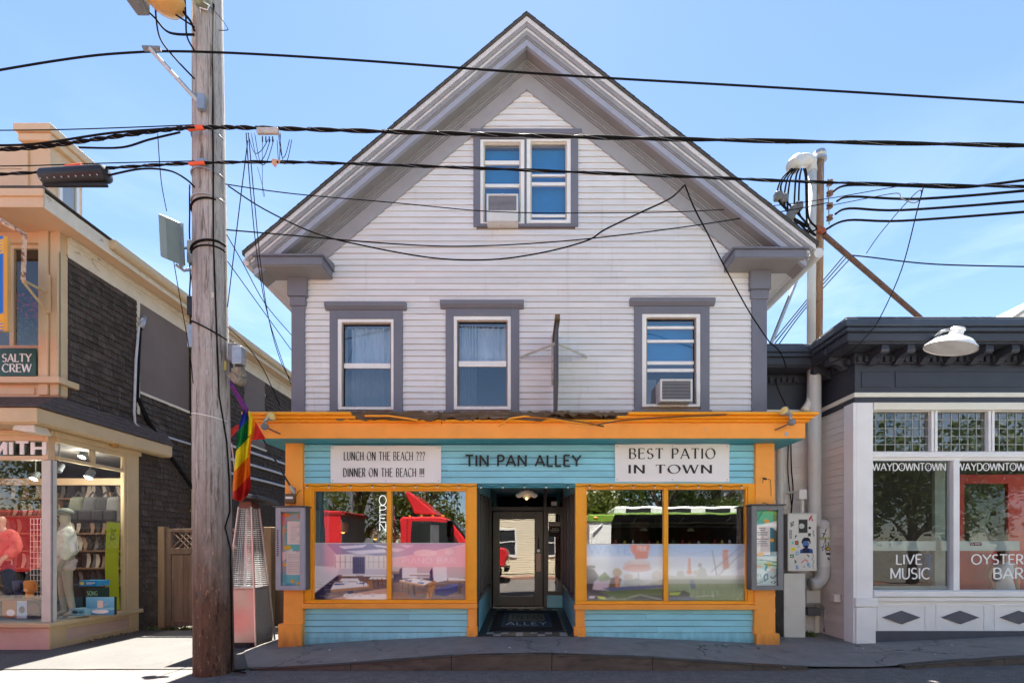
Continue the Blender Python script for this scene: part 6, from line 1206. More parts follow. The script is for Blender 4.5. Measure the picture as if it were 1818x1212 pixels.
# shop window stock in front
def box_thing(name, px0, px1, py0, py1, y, dep, m, lab, cat, art=None):
    x0, x1, z0, z1 = pr(px0, px1, py0, py1, y); t = thing(name, ((x0+x1)/2, y+dep/2, z0), lab, cat); MB().box(x0, x1, y, y+dep, z0, z1).build('carton', m, t, bevel=.004)
    if art: r = Ras(40, 30, W(200,210,215)); art(r); r.sheet('printed_face', lambda u, v: (x0+(x1-x0)*u, y-.002, z1+(z0-z1)*v), PAPER, t)
def a1(r): r.grad(0,1,W(120,190,214),W(60,130,170)); r.ell(.5,.8,.3,.12,W(232,232,226)); r.rect(.4,.2,.6,.6,W(226,206,190)); r.line([(.40,.62),(.30,.75)],.02,W(214,190,170)); r.line([(.6,.5),(.78,.35)],.015,W(214,190,170)); r.poly([(0,.66),(1,.58),(1,.70),(0,.78)],W(150,206,220),.6)
box_thing('sandal_display', 153, 203, 1059, 1091, .55, .05, GOODS[1], 'framed blue beach poster with a white sandal by the mannequin', 'display', a1)
box_thing('shoe_box', 140, 172, 1030, 1040, .75, .25, mat('bright_blue_carton', (.05,.35,.62), .5), 'bright blue flat shoe box behind the mannequin leg', 'box', lambda r: (r.rect(0,0,1,1,W(20,140,210)), r.ell(.18,.5,.12,.3,W(240,220,60)), r.rect(.42,.3,.9,.5,W(220,236,244)), r.rect(.42,.6,.75,.72,W(180,220,236))))
box_thing('shoe_box', 152, 176, 1043, 1062, .80, .2, mat('dark_green_carton', (.03,.07,.05), .5), 'dark green shoe box stacked behind the beach poster', 'box', lambda r: (r.rect(0,0,1,1,W(34,60,52)), r.text('SONG', .12, .88, .3, .68, W(150,214,170), .2)))
box_thing('display_box', 120, 150, 1038, 1078, 1.0, .3, GOODS[1], 'black display cube behind the mannequin legs', 'box')
box_thing('display_tray', 125, 152, 1080, 1092, .45, .2, mat('pale_blue_tray', (.25,.48,.55), .5), 'pale blue tray of sandals at the mannequin feet', 'tray', lambda r: (r.rect(0,0,1,1,W(120,170,186)), r.ell(.3,.5,.2,.25,W(40,60,70)), r.ell(.7,.5,.2,.25,W(60,120,140))))
def a2(r): r.rect(.05,.1,.95,.9,W(160,200,226)); r.ell(.5,.5,.3,.2,W(60,70,90))
def a3(r): r.rect(0,0,1,1,W(44,40,44)); r.ell(.5,.45,.42,.3,W(100,70,60)); r.rect(.1,.75,.9,.9,W(30,30,40))
def a4(r): r.rect(0,0,1,1,W(170,120,70)); r.ell(.6,.7,.3,.2,W(230,230,230))
box_thing('photo_card', 30, 48, 1066, 1097, .30, .02, TRIMW, 'pale blue photo card on the shop window ledge', 'card', a2); box_thing('photo_card', 48, 71, 1065, 1098, .26, .02, GOODS[1], 'dark photo card by the surf shop corner post', 'card', a3); box_thing('photo_card', 4, 29, 1066, 1096, .34, .02, SHELF, 'tan photo card at the far left of the ledge', 'card', a4)
MB().box(wx(-60,.45), wx(72,.45), .34, .75, wz(1064,.45), wz(1061,.45)).build('ledge_shelf', SHELF, ro)
TUM = {'orange':(.85,.28,.02),'navy':(.04,.05,.12)}
for nm, a, b_ in (('orange',44,62),('navy',24,40)):
    c = P((a+b_)/2, 1061, .50); hh_ = wz(1030,.5)-wz(1061,.5); rr = (wx(b_,.5)-wx(a,.5))/2; t = thing('tumbler', c, '%s tumbler standing in the surf shop front window' % ('bright orange' if nm == 'orange' else 'dark navy'), 'tumbler', 'tumblers in the shop window'); M_ = mat(nm+'_tumbler', TUM[nm], .4, .05)
    MB().lathe([(rr*.6,0),(rr*.62,hh_*.35),(rr*.85,hh_*.45),(rr*.9,hh_*.95),(rr*.8,hh_)], c, 18).build('cup', M_, t, smooth=True); MB().tube([(c[0]+rr*.8,c[1],c[2]+hh_*.85),(c[0]+rr*1.4,c[1],c[2]+hh_*.8),(c[0]+rr*1.4,c[1],c[2]+hh_*.45),(c[0]+rr*.8,c[1],c[2]+hh_*.42)], .010, 6).build('handle', M_, t)
t = thing('wire_rack', P(62,1060,.6), 'white wire grid rack behind the surf shop corner post', 'rack'); b = MB(); x0, x1, z0, z1 = pr(52, 76, 920, 1060, .6)
for k in range(5): x = x0+(x1-x0)*k/4; b.tube([(x,.62,z0),(x,.62,z1)], .005, 4)
b.build('upright', TRIMW, t, kind='stuff'); b = MB()
for k in range(15): z = z0+(z1-z0)*k/14; b.tube([(x0,.61,z),(x1,.61,z)], .005, 4)
b.build('rung', TRIMW, t, kind='stuff')
# lime poster hung inside the side glass
r = Ras(40, 120, W(206,214,40)); 
for txt, a, c, y0_ in (('Trust',.30,.72,.07),('The',.34,.64,.115),('Burn',.32,.74,.16)): r.text(txt, a, c, y0_, y0_+.04, W(50,56,20), .14)
r.rect(.42,.93,.50,.96, W(150,160,30))
r.sheet('hanging_poster', lambda u, v: (BX-.06-.03*math.sin(v*3), 1.00+.27*u, 1.86-1.62*v+.0*u), PAPER, label='tall lime poster reading trust the burn inside the side glass', cat='poster')

# ------------------------------------------------------------------ dressed figures (one skinned body, clothes over it)
def skinned(name, J, E, Rr, m, parent, sub=2, root=0):
    me = bpy.data.meshes.new(name); o0 = ORG[parent.name]; me.from_pydata([tuple(Vector(j)-o0) for j in J], E, []); me.update(); ob = bpy.data.objects.new(name, me); COL.objects.link(ob); ob.parent = parent; ORG[ob.name] = o0
    sk_ = ob.modifiers.new('skin', 'SKIN'); sk_.use_smooth_shade = True; sk_.branch_smoothing = .4
    for i, v in enumerate(me.skin_vertices[0].data): v.radius = Rr[i] if isinstance(Rr[i], tuple) else (Rr[i], Rr[i]); v.use_root = (i == root)
    s_ = ob.modifiers.new('sub', 'SUBSURF'); s_.levels = sub; s_.render_levels = sub; me.materials.append(m)
    if name in ('shirt','shorts','trousers'):
        s_.levels = s_.render_levels = 4; tx_ = bpy.data.textures.new('fold', 'CLOUDS'); tx_.noise_scale = .11; tx_.noise_depth = 2; dm_ = ob.modifiers.new('folds', 'DISPLACE'); dm_.texture = tx_; dm_.strength = .055; dm_.mid_level = .5; dm_.texture_coords = 'GLOBAL'
    return ob
def figure(name, base, h, face, skin, top, bottom, hair, lab, cat, sleeve=True, dress=False, cap=False, legs=None, arm=0.0, head=True):
    """upright figure of height h whose feet stand at base, turned to angle face"""
    t = thing(name, base, lab, cat); M = Matrix.Translation(base) @ Matrix.Rotation(face, 4, 'Z'); s = h/1.75
    T3 = lambda x, y, z: tuple(M @ Vector((x*s, y*s, z*s)))
    st = .08
    J = [(0,0,.96),(0,0,1.12),(0,.01,1.30),(0,.01,1.44),(0,0,1.52),(0,-.015,1.60),(0,-.02,1.70)]; Rr = [(.15,.105),(.135,.09),(.155,.10),(.07,.06),(.05,.05),(.075,.085),(.066,.078)]; E = [(i,i+1) for i in range(6)]
    if not head: J[5], J[6] = (0,0,1.535), (0,0,1.55); Rr[5] = Rr[6] = (.045,.045)
    for sd_ in (-1, 1):
        k = len(J); J += [(sd_*.165,.01,1.40),(sd_*.24,.02-arm*.1,1.14),(sd_*.20,-.06-arm*.2,.92+arm*.12),(sd_*.19,-.09-arm*.25,.84+arm*.13)]; Rr += [.055,.045,.036,.03]; E += [(3,k),(k,k+1),(k+1,k+2),(k+2,k+3)]
        f = len(J); J += [(sd_*.18-.01*sd_,-.10-arm*.26,.76+arm*.12)]; Rr += [(.032,.018)]; E += [(k+3,f)]
        k = len(J); J += [(sd_*.09,0,.90),(sd_*.10,-.01+st*sd_*.3,.50),(sd_*.10,.03+st*sd_*.5,.09),(sd_*.11,-.09+st*sd_*.5,.03)]; Rr += [.085,.058,.040,(.035,.028)]; E += [(0,k),(k,k+1),(k+1,k+2),(k+2,k+3)]
    skinned('body', [T3(*j) for j in J], E, [(r_*s, r_*s) if not isinstance(r_, tuple) else (r_[0]*s, r_[1]*s) for r_ in Rr], skin, t)
    hf = MB()
    for sd_ in (-1, 1):                                 # fingers
        bx_, by_, bz_ = sd_*.17, -.10-arm*.26, .745+arm*.12
        for q_ in range(4): hf.tube([T3(bx_+sd_*.004, by_+.022-.014*q_, bz_), T3(bx_, by_+.018-.014*q_-.006, bz_-.045), T3(bx_-sd_*.012, by_+.014-.014*q_-.014, bz_-.075+.006*abs(q_-1))], .0075*s, 6)
        hf.tube([T3(bx_-sd_*.01, by_-.032, bz_+.04), T3(bx_-sd_*.02, by_-.055, bz_), T3(bx_-sd_*.026, by_-.06, bz_-.03)], .0085*s, 6)
    hf.build('fingers', skin, t, smooth='all')
    if head:
        fc = MB(); fc.ball(T3(0,-.105,1.605), .016*s, 8, 6); fc.build('nose', skin, t, smooth='all')
        ey = MB()
        for sd_ in (-1, 1): ey.ball(T3(sd_*.032,-.088,1.63), .010*s, 8, 6)
        ey.build('eye', GOODS[1], t, kind='stuff'); MB().ball(T3(0,-.09,1.565), .014*s, 8, 5, (1.5,.5,.4)).build('mouth', GOODS[7], t, smooth='all')
    J = [(0,0,.97),(0,.005,1.12),(0,.01,1.30),(0,.01,1.42)]; Rr = [(.19,.145),(.20,.15),(.20,.145),(.095,.085)]; E = [(0,1),(1,2),(2,3)]
    for sd_ in (-1, 1):
        k = len(J); J += [(sd_*.17,.01,1.39)]; Rr += [.075]; E += [(3,k)]
        if sleeve: J += [(sd_*.245,.02-arm*.1,1.13),(sd_*.205,-.055-arm*.2,.93+arm*.12)]; Rr += [.085,.066]; E += [(k,k+1),(k+1,k+2)]
        else: J += [(sd_*.21,.015,1.24)]; Rr += [.062]; E += [(k,k+1)]
    if not dress: skinned('shirt', [T3(*j) for j in J], E, [(r_*s, r_*s) if not isinstance(r_, tuple) else (r_[0]*s, r_[1]*s) for r_ in Rr], top, t)
    if dress:
        d_ = MB(); d_.lathe([(.07,1.46),(.15,1.38),(.165,1.28),(.14,1.10),(.17,.95),(.24,.60),(.32,.22)], (0,0,0), 24); d_.v = [(x*(1+.05*math.sin(9*math.atan2(y,x))*(1.4-z)), y*.8, z) for x, y, z in d_.v]; d_.v = [T3(*p) for p in d_.v]; d_.build('dress', top, t, smooth='all')
    elif legs == 'shorts':
        J = [(0,0,1.0),(0,0,.92)]; E = [(0,1)]; Rr = [(.16,.12),(.16,.12)]
        for sd_ in (-1, 1): k = len(J); J += [(sd_*.10,0,.84),(sd_*.115,0,.74)]; Rr += [.105,.11]; E += [(1,k),(k,k+1)]
        skinned('shorts', [T3(*j) for j in J], E, [(r_*s, r_*s) if not isinstance(r_, tuple) else (r_[0]*s, r_[1]*s) for r_ in Rr], bottom, t, root=1)
    else:
        J = [(0,0,1.0),(0,0,.92)]; E = [(0,1)]; Rr = [(.155,.115),(.155,.115)]
        for sd_ in (-1, 1): k = len(J); J += [(sd_*.095,0,.84),(sd_*.10,-.01+st*sd_*.3,.50),(sd_*.10,.03+st*sd_*.5,.12)]; Rr += [.10,.075,.06]; E += [(1,k),(k,k+1),(k+1,k+2)]
        skinned('trousers', [T3(*j) for j in J], E, [(r_*s, r_*s) if not isinstance(r_, tuple) else (r_[0]*s, r_[1]*s) for r_ in Rr], bottom, t, root=1)
    if head and hair is not None and not cap:
        b = MB(); b.ball((0,.012,1.665), .098, 16, 10, (.92,1.08,1)); b.v = [(x, y, max(z, 1.60 if y < -.04 else z)) for x, y, z in b.v]; b.tube([(0,.07,1.66),(0,.085,1.5),(0,.08,1.36)], [.075,.085,.05], 10); b.v = [T3(*p) for p in b.v]; b.build('hair', hair, t, smooth='all')
    if cap:
        b = MB(); b.ball((0,-.01,1.70), .102, 16, 8, (.92,1.08,.72)); b.v = [(x, y, max(z, 1.675)) for x, y, z in b.v]; b.prism([(-.075,-.08),(.075,-.08),(.06,-.19),(0,-.205),(-.06,-.19)], 1.672, 1.684, 'z'); b.v = [T3(*p) for p in b.v]; b.build('cap', hair, t, smooth=True)
    return t, T3
MANQ = mat('pale_mannequin_plastic', (.50,.44,.32), .35, .04)
SWC = mat('cream_sweatshirt', (.90,.87,.72), .9, .10, 9, bump=1.0, bscale=9, bstretch=(1,1,.4)); SHW = mat('pale_pink_shorts', (.80,.62,.55), .9, .08, 9); CAPG = mat('grey_green_cap', (.20,.22,.18), .8, .1); CORAL = mat('coral_sweatshirt', (.74,.20,.17), .9, .10, 9, bump=1.0, bscale=9, bstretch=(1,1,.4)); NAVYT = mat('navy_trousers', (.025,.035,.09), .9, .1)
t, T3 = figure('mannequin', (wx(117,.50), .50, ZS), 1.83, R(-38), MANQ, SWC, SHW, CAPG, 'mannequin in cream sweatshirt, pale shorts and grey cap at the glass corner', 'mannequin', cap=True, legs='shorts', arm=.0)
b = MB(); b.box(-.028,.028,-.118,-.108,1.70,1.745); b.v = [T3(*p) for p in b.v]; b.build('cap_badge', TRIMW, t)
b = MB(); q, wid, _ = strokes('Burnt', .13)
for k, qq in enumerate(q): b.prism([(-.10+u/wid*.20, 1.27+v*.055) for u, v in qq], -.166-.0002*(k % 5), -.150)
b.v = [T3(*p) for p in b.v]; b.build('shirt_lettering', INK, t)
t, T3 = figure('mannequin', (wx(2,.62), .62, ZS), 1.78, R(14), MANQ, CORAL, NAVYT, None, 'mannequin in coral sweatshirt and navy trousers at the left edge', 'mannequin', arm=.75, head=True)
b = MB(); q, wid, _ = strokes('Burn', .13)
for k, qq in enumerate(q): b.prism([(-.09+u/wid*.18, 1.27+v*.055) for u, v in qq], -.166-.0002*(k % 5), -.150)
b.v = [T3(*p) for p in b.v]; b.build('shirt_lettering', INK, t)
# ------------------------------------------------------------------ side passage: gate, fence, back shed
GATEW = mat('weathered_gate_wood', (.185,.125,.085), .85, .28, 3, (6,6,.5), .6, 30, (8,8,.6), rnd=.16, spots=[((.30,.25,.21), 7, .60, .55, (5,5,.4))]); POSTW = mat('pressure_treated_post', (.27,.19,.105), .8, .25, 3, (5,5,.5), .5, 30, (7,7,.6))
GY = 1.80; GZ = -.20
t = thing('wooden_gate', (wx(318,GY), GY, GZ), 'weathered board gate with lattice top beside the surf shop', 'gate')
gx0, gx1, gzt = wx(284,GY), wx(420,GY), wz(938,GY)
MB().box(gx0, gx0+.13, GY-.06, GY+.07, GZ, gzt+.04).build('post', POSTW, t, bevel=.008)
f = MB(); xs0, xs1 = gx0+.15, gx1; f.box(xs0, xs1, GY-.03, GY+.03, gzt-.07, gzt); f.box(xs0, xs1, GY-.035, GY+.03, wz(978,GY)-.06, wz(972,GY)); f.box(xs0, xs0+.09, GY-.034, GY+.03, GZ+.05, gzt-.071); f.box(xs0+.09, xs1, GY-.034, GY+.03, GZ+.05, GZ+.15); f.build('frame', GATEW, t, bevel=.006)
zz = wz(980,GY)-.05; n = 11
for k in range(n): x = xs0+.092+(xs1-xs0-.092)*k/n; w_ = (xs1-xs0-.092)/n; MB().box(x+.002, x+w_-.003, GY-.012-.003*(k % 2), GY+.01, GZ+.152, zz).build('board', GATEW, t)
lt0, lt1 = wz(972,GY)+.005, gzt-.075
for k in range(9):
    x = xs0+.10+.12*k
    for s_ in (-1, 1): l = (lt1-lt0); xa, xb = (x, x+l) if s_ > 0 else (x+l, x); MB().prism([(xa-.014,lt0),(xa+.014,lt0),(xb+.014,lt1),(xb-.014,lt1)], GY-.008 if s_ > 0 else GY+.001, GY if s_ > 0 else GY+.009).build('lattice_slat', GATEW, t)
t = thing('board_fence', (wx(470,GY), GY+.2, GZ), 'pale timber fence boards behind the patio heater', 'fence')
for k in range(12): x0 = wx(424,GY+.2)+.105*k; MB().box(x0, x0+.10, GY+.19, GY+.22, GZ, wz(1000 if k < 5 else 960,GY+.2)).build('board', GATEW, t)
MB().box(wx(470,GY), wx(484,GY), GY-.05, GY+.10, GZ, wz(935,GY)).build('post', POSTW, t, bevel=.008)
t = thing('back_shed', (-5.2, 10.5, GZ), 'white shed with a three pane window at the end of the passage', 'building')
SY = 9.5; xw0, xw1, zw0, zw1 = pr(428, 490, 876, 908, SY)
b = MB(); holes_wall(b, -7.4, -3.0, GZ, 3.2, SY, SY+.2, [(xw0,xw1,zw0,zw1)]); b.build('wall', WHITE, t); b = MB(); b.prism([(-7.6,3.2),(-2.8,3.2),(-2.8,3.3),(-7.6,3.6)], SY-.2, SY+3); b.build('roof', ROOFM, t)
b = MB()
for k in range(4): x = xw0+(xw1-xw0)*k/3; b.box(x-.03, x+.03, SY-.03, SY+.05, zw0, zw1)
b.box(xw0, xw1, SY-.028, SY+.05, zw1-.05, zw1); b.box(xw0, xw1, SY-.028, SY+.05, zw0, zw0+.05); wo = b.build('window', TRIMW, t)
for k in range(3): x0, x1 = xw0+(xw1-xw0)*k/3+.03, xw0+(xw1-xw0)*(k+1)/3-.03; MB().add([(x0,SY+.02,zw0+.05),(x1,SY+.02,zw0+.05),(x1,SY+.02,zw1-.05),(x0,SY+.02,zw1-.05)], [(0,1,2,3)]).build('pane', GLU, wo)
MB().box(xw0, xw1, SY+.19, SY+.199, zw0, zw1).build('dark_room', SHADE, t)
# ------------------------------------------------------------------ oyster bar on the right
NAVY = mat('blue_black_cornice_paint', (.040,.044,.058), .42, .12, 3, bump=.1, bscale=40, spots=[((.10,.11,.13), 12, .70, .5, (1,1,1))])
NAVYL = mat('blue_black_cap_paint', (.045,.058,.085), .4, .15, 3)
GREYW = mat('cool_white_trim_paint', (.82,.82,.825), .5, .05, 3, bump=.05, spots=[((.42,.42,.43), 10, .69, .4, (1,1,1))])
SIDEC = mat('beige_clapboard_paint', (.72,.68,.64), .6, .07, 2.5, (1,1,3), .1, 60, rnd=.05, spots=[((.36,.32,.29), 7, .64, .45, (1,1,2))])
CREAMR = mat('cream_moulding_paint', (.78,.76,.66), .5, .05, 3)
GLR = glass('bar_window_glass', .055, (.78,.84,.82), wave=.12); GLT = glass('leaded_transom_glass', .14, (.55,.62,.55), wave=.10)
B = thing('oyster_bar_building', (8, 3, -.15), 'white bar front with blue black bracketed cornice at the right edge', 'building')
RY, RX, BY, XE = .10, 5.28, 1.0, 14.0
rx = lambda px, y=RY: wx(px, y); rz_ = lambda py, y=RY: wz(py, y)
zT0, zT1, zW0, zW1 = rz_(801), rz_(730), rz_(1047), rz_(817)
b = MB(); holes_wall(b, RX, XE, -.30, rz_(716), RY, RY+.12, [(rx(1547),XE-.2,zT0,zT1),(rx(1547),XE-.2,zW0,zW1)]); fw = b.build('front_wall', GREYW, B)
# corner pilaster, mouldings
b = MB(); b.box(RX-.02, rx(1546), RY-.05, RY-.001, -.3, rz_(716)); b.build('corner_pilaster', GREYW, B, bevel=.005); b = MB(); b.box(RX-.06, rx(1550), RY-.10, RY-.051, rz_(1075), rz_(1060)); b.box(RX-.04, rx(1548), RY-.085, RY-.051, -.3, rz_(1076)); b.build('pilaster_base', GREYW, B, bevel=.006)
b = MB(); b.box(RX-.065, RX-.021, RY-.05, RY+.17, -.3, rz_(716)); b.build('pilaster_side', GREYW, B, bevel=.004)
b = MB(); b.box(rx(1547), XE, RY-.06, RY-.001, rz_(729), rz_(716)); b.build('head_moulding', CREAMR, B, bevel=.006)
b = MB(); b.box(rx(1547), XE, RY-.03, RY-.001, rz_(812), rz_(803)); b.build('transom_rail', GREYW, B, bevel=.005); b = MB(); b.box(rx(1547), XE, RY-.08, RY-.001, rz_(1058), rz_(1048)); b.build('window_sill', GREYW, B, bevel=.008); b = MB(); b.box(rx(1547), XE, RY-.05, RY-.001, rz_(1066), rz_(1059)); b.build('sill_moulding', GREYW, B, bevel=.005)
# leaded transoms: every pane is a piece of glass between lead cames
LEAD = mat('grey_lead_came', (.40,.42,.40), .5, .2, 20, metal=.3)
pane = mesh_only(MB().add([(0,0,0),(1,0,0),(1,0,1),(0,0,1)], [(0,1,2,3)]), 'leaded_pane', GLT)
for gi, (a, c, ncol) in enumerate(((1548,1652,7),(1663,1753,6),(1764,1868,7))):
    x0, x1 = rx(a), rx(c); tr = MB(); tr.box(x0-.04, x0, RY-.02, RY+.10, zT0, zT1); tro = tr.build('transom_light', GREYW, B, bevel=.004); MB().box(x1, x1+.04, RY-.02, RY+.10, zT0, zT1).build('stile', GREYW, tro, bevel=.004); nr = 5
    if gi == 0: cols = [x0+(x1-x0)*k for k in (0,.10,.265,.43,.60,.725,.86,1.0)]
    else: cols = [x0+(x1-x0)*k/ncol for k in range(ncol+1)]
    rows = [zT0+(zT1-zT0)*k for k in (0,.19,.39,.59,.81,1.0)]; rg = random.Random(gi)
    for i in range(len(cols)-1):
        for j in range(nr): inst(pane, 'leaded_pane', tro, (cols[i], RY+.05+rg.uniform(-.001,.001), rows[j]), (R(rg.uniform(-.9,.9)), 0, R(rg.uniform(-.9,.9))), (cols[i+1]-cols[i], 1, rows[j+1]-rows[j]))
    lc = MB()
    for x in cols: lc.box(x-.0045, x+.0045, RY+.040, RY+.058, zT0, zT1)
    for z in rows: lc.box(x0, x1, RY+.041, RY+.057, z-.0045, z+.0045)
    lc.build('lead_came', LEAD, tro, kind='stuff')
b = MB(); b.prism([(rx(1738),rz_(772)),(rx(1752),rz_(785)),(rx(1742),rz_(799)),(rx(1727),rz_(788))], RY+.06, RY+.064); b.build('transom_patch', mat('pale_glass_patch', (.30,.33,.30), .4), B)
# show windows with white vinyl lettering
VIN = mat('white_vinyl_letter', (.82,.82,.82), .5, .03); BANDM = mat('frosted_band', (.50,.54,.54), .5, .05)
for k, (a, c) in enumerate(((1548,1691),(1702,1846))):
    x0, x1 = rx(a), rx(c); wf = MB(); wf.box(x1, x1+.10, RY-.02, RY+.10, zW0, zW1); wo = wf.build('show_window', GREYW, B, bevel=.005); MB().box(x0, x0+.015, RY+.02, RY+.10, zW0, zW1).build('stile', GREYW, wo)
    MB().add([(x0,RY+.05,zW0),(x1,RY+.05,zW0),(x1,RY+.05,zW1),(x0,RY+.05,zW1)], [(0,1,2,3)]).build('pane', GLR, wo)
    MB().box(x0, x1, RY+.30, RY+.36, rz_(977,RY+.3), rz_(960,RY+.3)).build('mid_rail', BANDM, wo)
    _, wid, _ = strokes('WAYDOWNTOWN', .15, .13, 0, .10); letter_parts(wo, 'WAYDOWNTOWN', VIN, rx(1553+150*k), rx(1684+152*k), rz_(834), rz_(821), RY+.047, .0015, .15, .13, 0, .10)
    xx = 0.0; sc = (rx(1684+152*k)-rx(1553+150*k))/wid
    for ch in 'WAYDOWNTOWN':                            # the dots that mark the round letters
        if ch == 'O':
            for dz in (.35,.65): MB().ball((rx(1553+150*k)+(xx+.42)*sc, RY+.0465, rz_(834)+(rz_(821)-rz_(834))*dz), .008, 6, 4, (1,.1,1)).build('letter_dot', VIN, wo)
        xx += GL[ch][0]+.10
    for (txt, xa, xb, ya, yb) in ((('LIVE',1595,1641,984,1001),('MUSIC',1585,1655,1008,1027)) if k == 0 else (('OYSTER',1730,1822,984,1001),('BAR',1769,1822,1008,1027))): letter_parts(wo, txt, VIN, rx(xa), rx(xb), rz_(yb), rz_(ya), RY+.047, .0015, .14, .12, 0, .12)
r = Ras(44, 14, W(60,24,26)); r.text('SS', .05, .3, .2, .8, W(230,200,200), .16); r.rect(.4,.25,.95,.4, W(210,190,190)); r.rect(.4,.55,.9,.7, W(190,170,170)); r.sheet('alarm_sticker', lambda u, v: (rx(1727)+(rx(1748)-rx(1727))*u, RY+.046, rz_(962)+(rz_(968)-rz_(962))*v), PAPER, B)
# dado with diamonds, plinth strip
zd0, zd1 = rz_(1117), rz_(1072)
for k in range(5):
    a = 1557+104*k; x0, x1 = rx(a), rx(a+87); z0, z1 = rz_(1116), rz_(1073)
    p = MB(); p.box(x0, x1, RY-.012, RY-.001, z1-.02, z1); p.box(x1-.02, x1, RY-.012, RY-.001, z0, z1-.02); p.box(x0-.001, x0+.012, RY-.012, RY-.001, z0, z1-.02); p.build('dado_panel', GREYW, B)
    cx, cz = (rx(a+9)+rx(a+76))/2, rz_(1095); hw, hv = rx(a+76)-cx, rz_(1083)-cz
    d_ = MB(); d_.prism([(cx-hw,cz),(cx,cz-hv),(cx+hw,cz),(cx,cz+hv)], RY-.022, RY-.001); d_.build('diamond', mat('slate_diamond_paint', (.10,.10,.125), .5, .12) if 'slate_diamond_paint' not in MATS else MATS['slate_diamond_paint'], B, bevel=.003)
b = MB(); b.box(rx(1549), XE, RY-.03, RY-.001, -.3, rz_(1119)); b.build('plinth_strip', mat('slate_plinth_paint', (.075,.078,.10), .6, .15, 4, spots=[((.55,.55,.56), 9, .68, .8, (2,1,1))]), B)
# entablature, cornice with dentils and brackets; returns along the side and across the recess
zA, zB_, zC, zD = rz_(716), rz_(698), rz_(690), rz_(650)
def ring(name, m, off, z0, z1, bevel=.004):              # a course that turns the corner: front, side return, recess back
    b = MB(); b.box(RX-off, XE, RY-off, RY+.12, z0, z1); b.box(RX-off, RX+.12, RY+.12, BY-off-.001, z0, z1); b.box(3.86, RX+.12, BY-off, BY+.1, z0, z1); return b.build(name, m, B, bevel=bevel)
ring('architrave', NAVY, .03, zA, rz_(706)); ring('white_fillet', CREAMR, .045, rz_(706)+.001, rz_(698)); ring('frieze', NAVY, .012, rz_(698)+.001, rz_(647)); ring('dentil_course', NAVY, .04, rz_(647)+.001, rz_(632)); ring('bed_course', NAVY, .03, rz_(632)+.001, 4.50)
fm = MB()
for a, c in ((1528,1579),(1588,1900)):
    x0, x1 = rx(a), rx(c); z0, z1 = rz_(688), rz_(659); fm.box(x0, x0+.018, RY-.024, RY-.013, z0, z1); fm.box(x0+.018, x1, RY-.024, RY-.013, z0, z0+.018); fm.box(x0+.018, x1, RY-.024, RY-.013, z1-.012, z1)
fm.build('frieze_panel', NAVY, B, kind='stuff')
dn = mesh_only(MB().box(-.03,.03,-.045,0,0,.085), 'dentil', NAVY)
x = RX+.02
while x < XE-1.2: inst(dn, 'dentil', B, (x, RY-.041, rz_(645))); x += .107
y = RY+.08
while y < BY-.1: inst(dn, 'dentil', B, (RX-.041, y, rz_(645)), (0,0,R(-90))); y += .107
x = 3.95
while x < RX-.06: inst(dn, 'dentil', B, (x, BY-.041, rz_(645))); x += .107
cor = .50
b = MB(); b.box(RX-.36, XE, RY-.36, RY+.12, 4.505, 4.53); b.box(RX-.36, RX+.12, RY+.12, BY-.37, 4.505, 4.53); b.box(3.86, RX+.12, BY-.36, BY+.1, 4.505, 4.53); b.build('cornice_soffit', NAVY, B)
for off, z0, z1, m in ((.40,4.531,4.66,NAVY),(.45,4.661,4.72,NAVYL),(.49,4.721,4.83,NAVYL),(.46,4.831,4.87,ROOFM)): ring('cornice', m, off, z0, z1, .012)
bkm = MB(); bkm.prism([(0,0),(0,.20),(-.30,.20),(-.31,.15),(-.24,.10),(-.13,.07),(-.05,.0)], -.055, .055, 'x'); bkm.lathe([(.0,-.06),(.05,-.06),(.05,.06),(.0,.06)], (0,-.26,.13), 12, Matrix.Rotation(R(90),3,'Y')); bkm = mesh_only(bkm, 'bracket', NAVY)
x = RX+.22
while x < XE-1.5: inst(bkm, 'cornice_bracket', B, (x, RY-.032, 4.30)); x += .40
for y in (RY+.18, RY+.58): inst(bkm, 'cornice_bracket', B, (RX-.032, y, 4.30), (0,0,R(-90)))
MB().box(3.86, XE, BY+.1, 12, 4.5, 4.75).build('flat_roof', ROOFM, B)
# side and recess walls in clapboard
b = MB(); b.box(RX, RX+.1, RY+.12, BY, -.3, zA); b.build('side_wall', SIDEC, B); b = MB(); b.box(3.86, RX, BY+.001, BY+.12, -.3, zA); bwall = b.build('recess_wall', SIDEC, B)
z = -.22
rg = random.Random(31)
while z < zA-.03:
    j = rg.uniform(-.001,.001)
    b = MB(); b.prism([(RX-.020, z+j), (RX+.001, z+j), (RX+.001, z+.125), (RX-.005, z+.125)], RY+.172, BY-.025, 'y'); b.build('clapboard', SIDEC, B)
    b = MB(); b.prism([(BY-.020, z+j), (BY+.001, z+j), (BY+.001, z+.125), (BY-.005, z+.125)], 3.9, RX-.03, 'x'); b.build('clapboard', SIDEC, bwall); z += .118
b = MB(); b.box(RX-.10, RX-.022, BY-.045, BY-.021, -.25, zA); b.build('corner_board', CREAMR, B, bevel=.004)
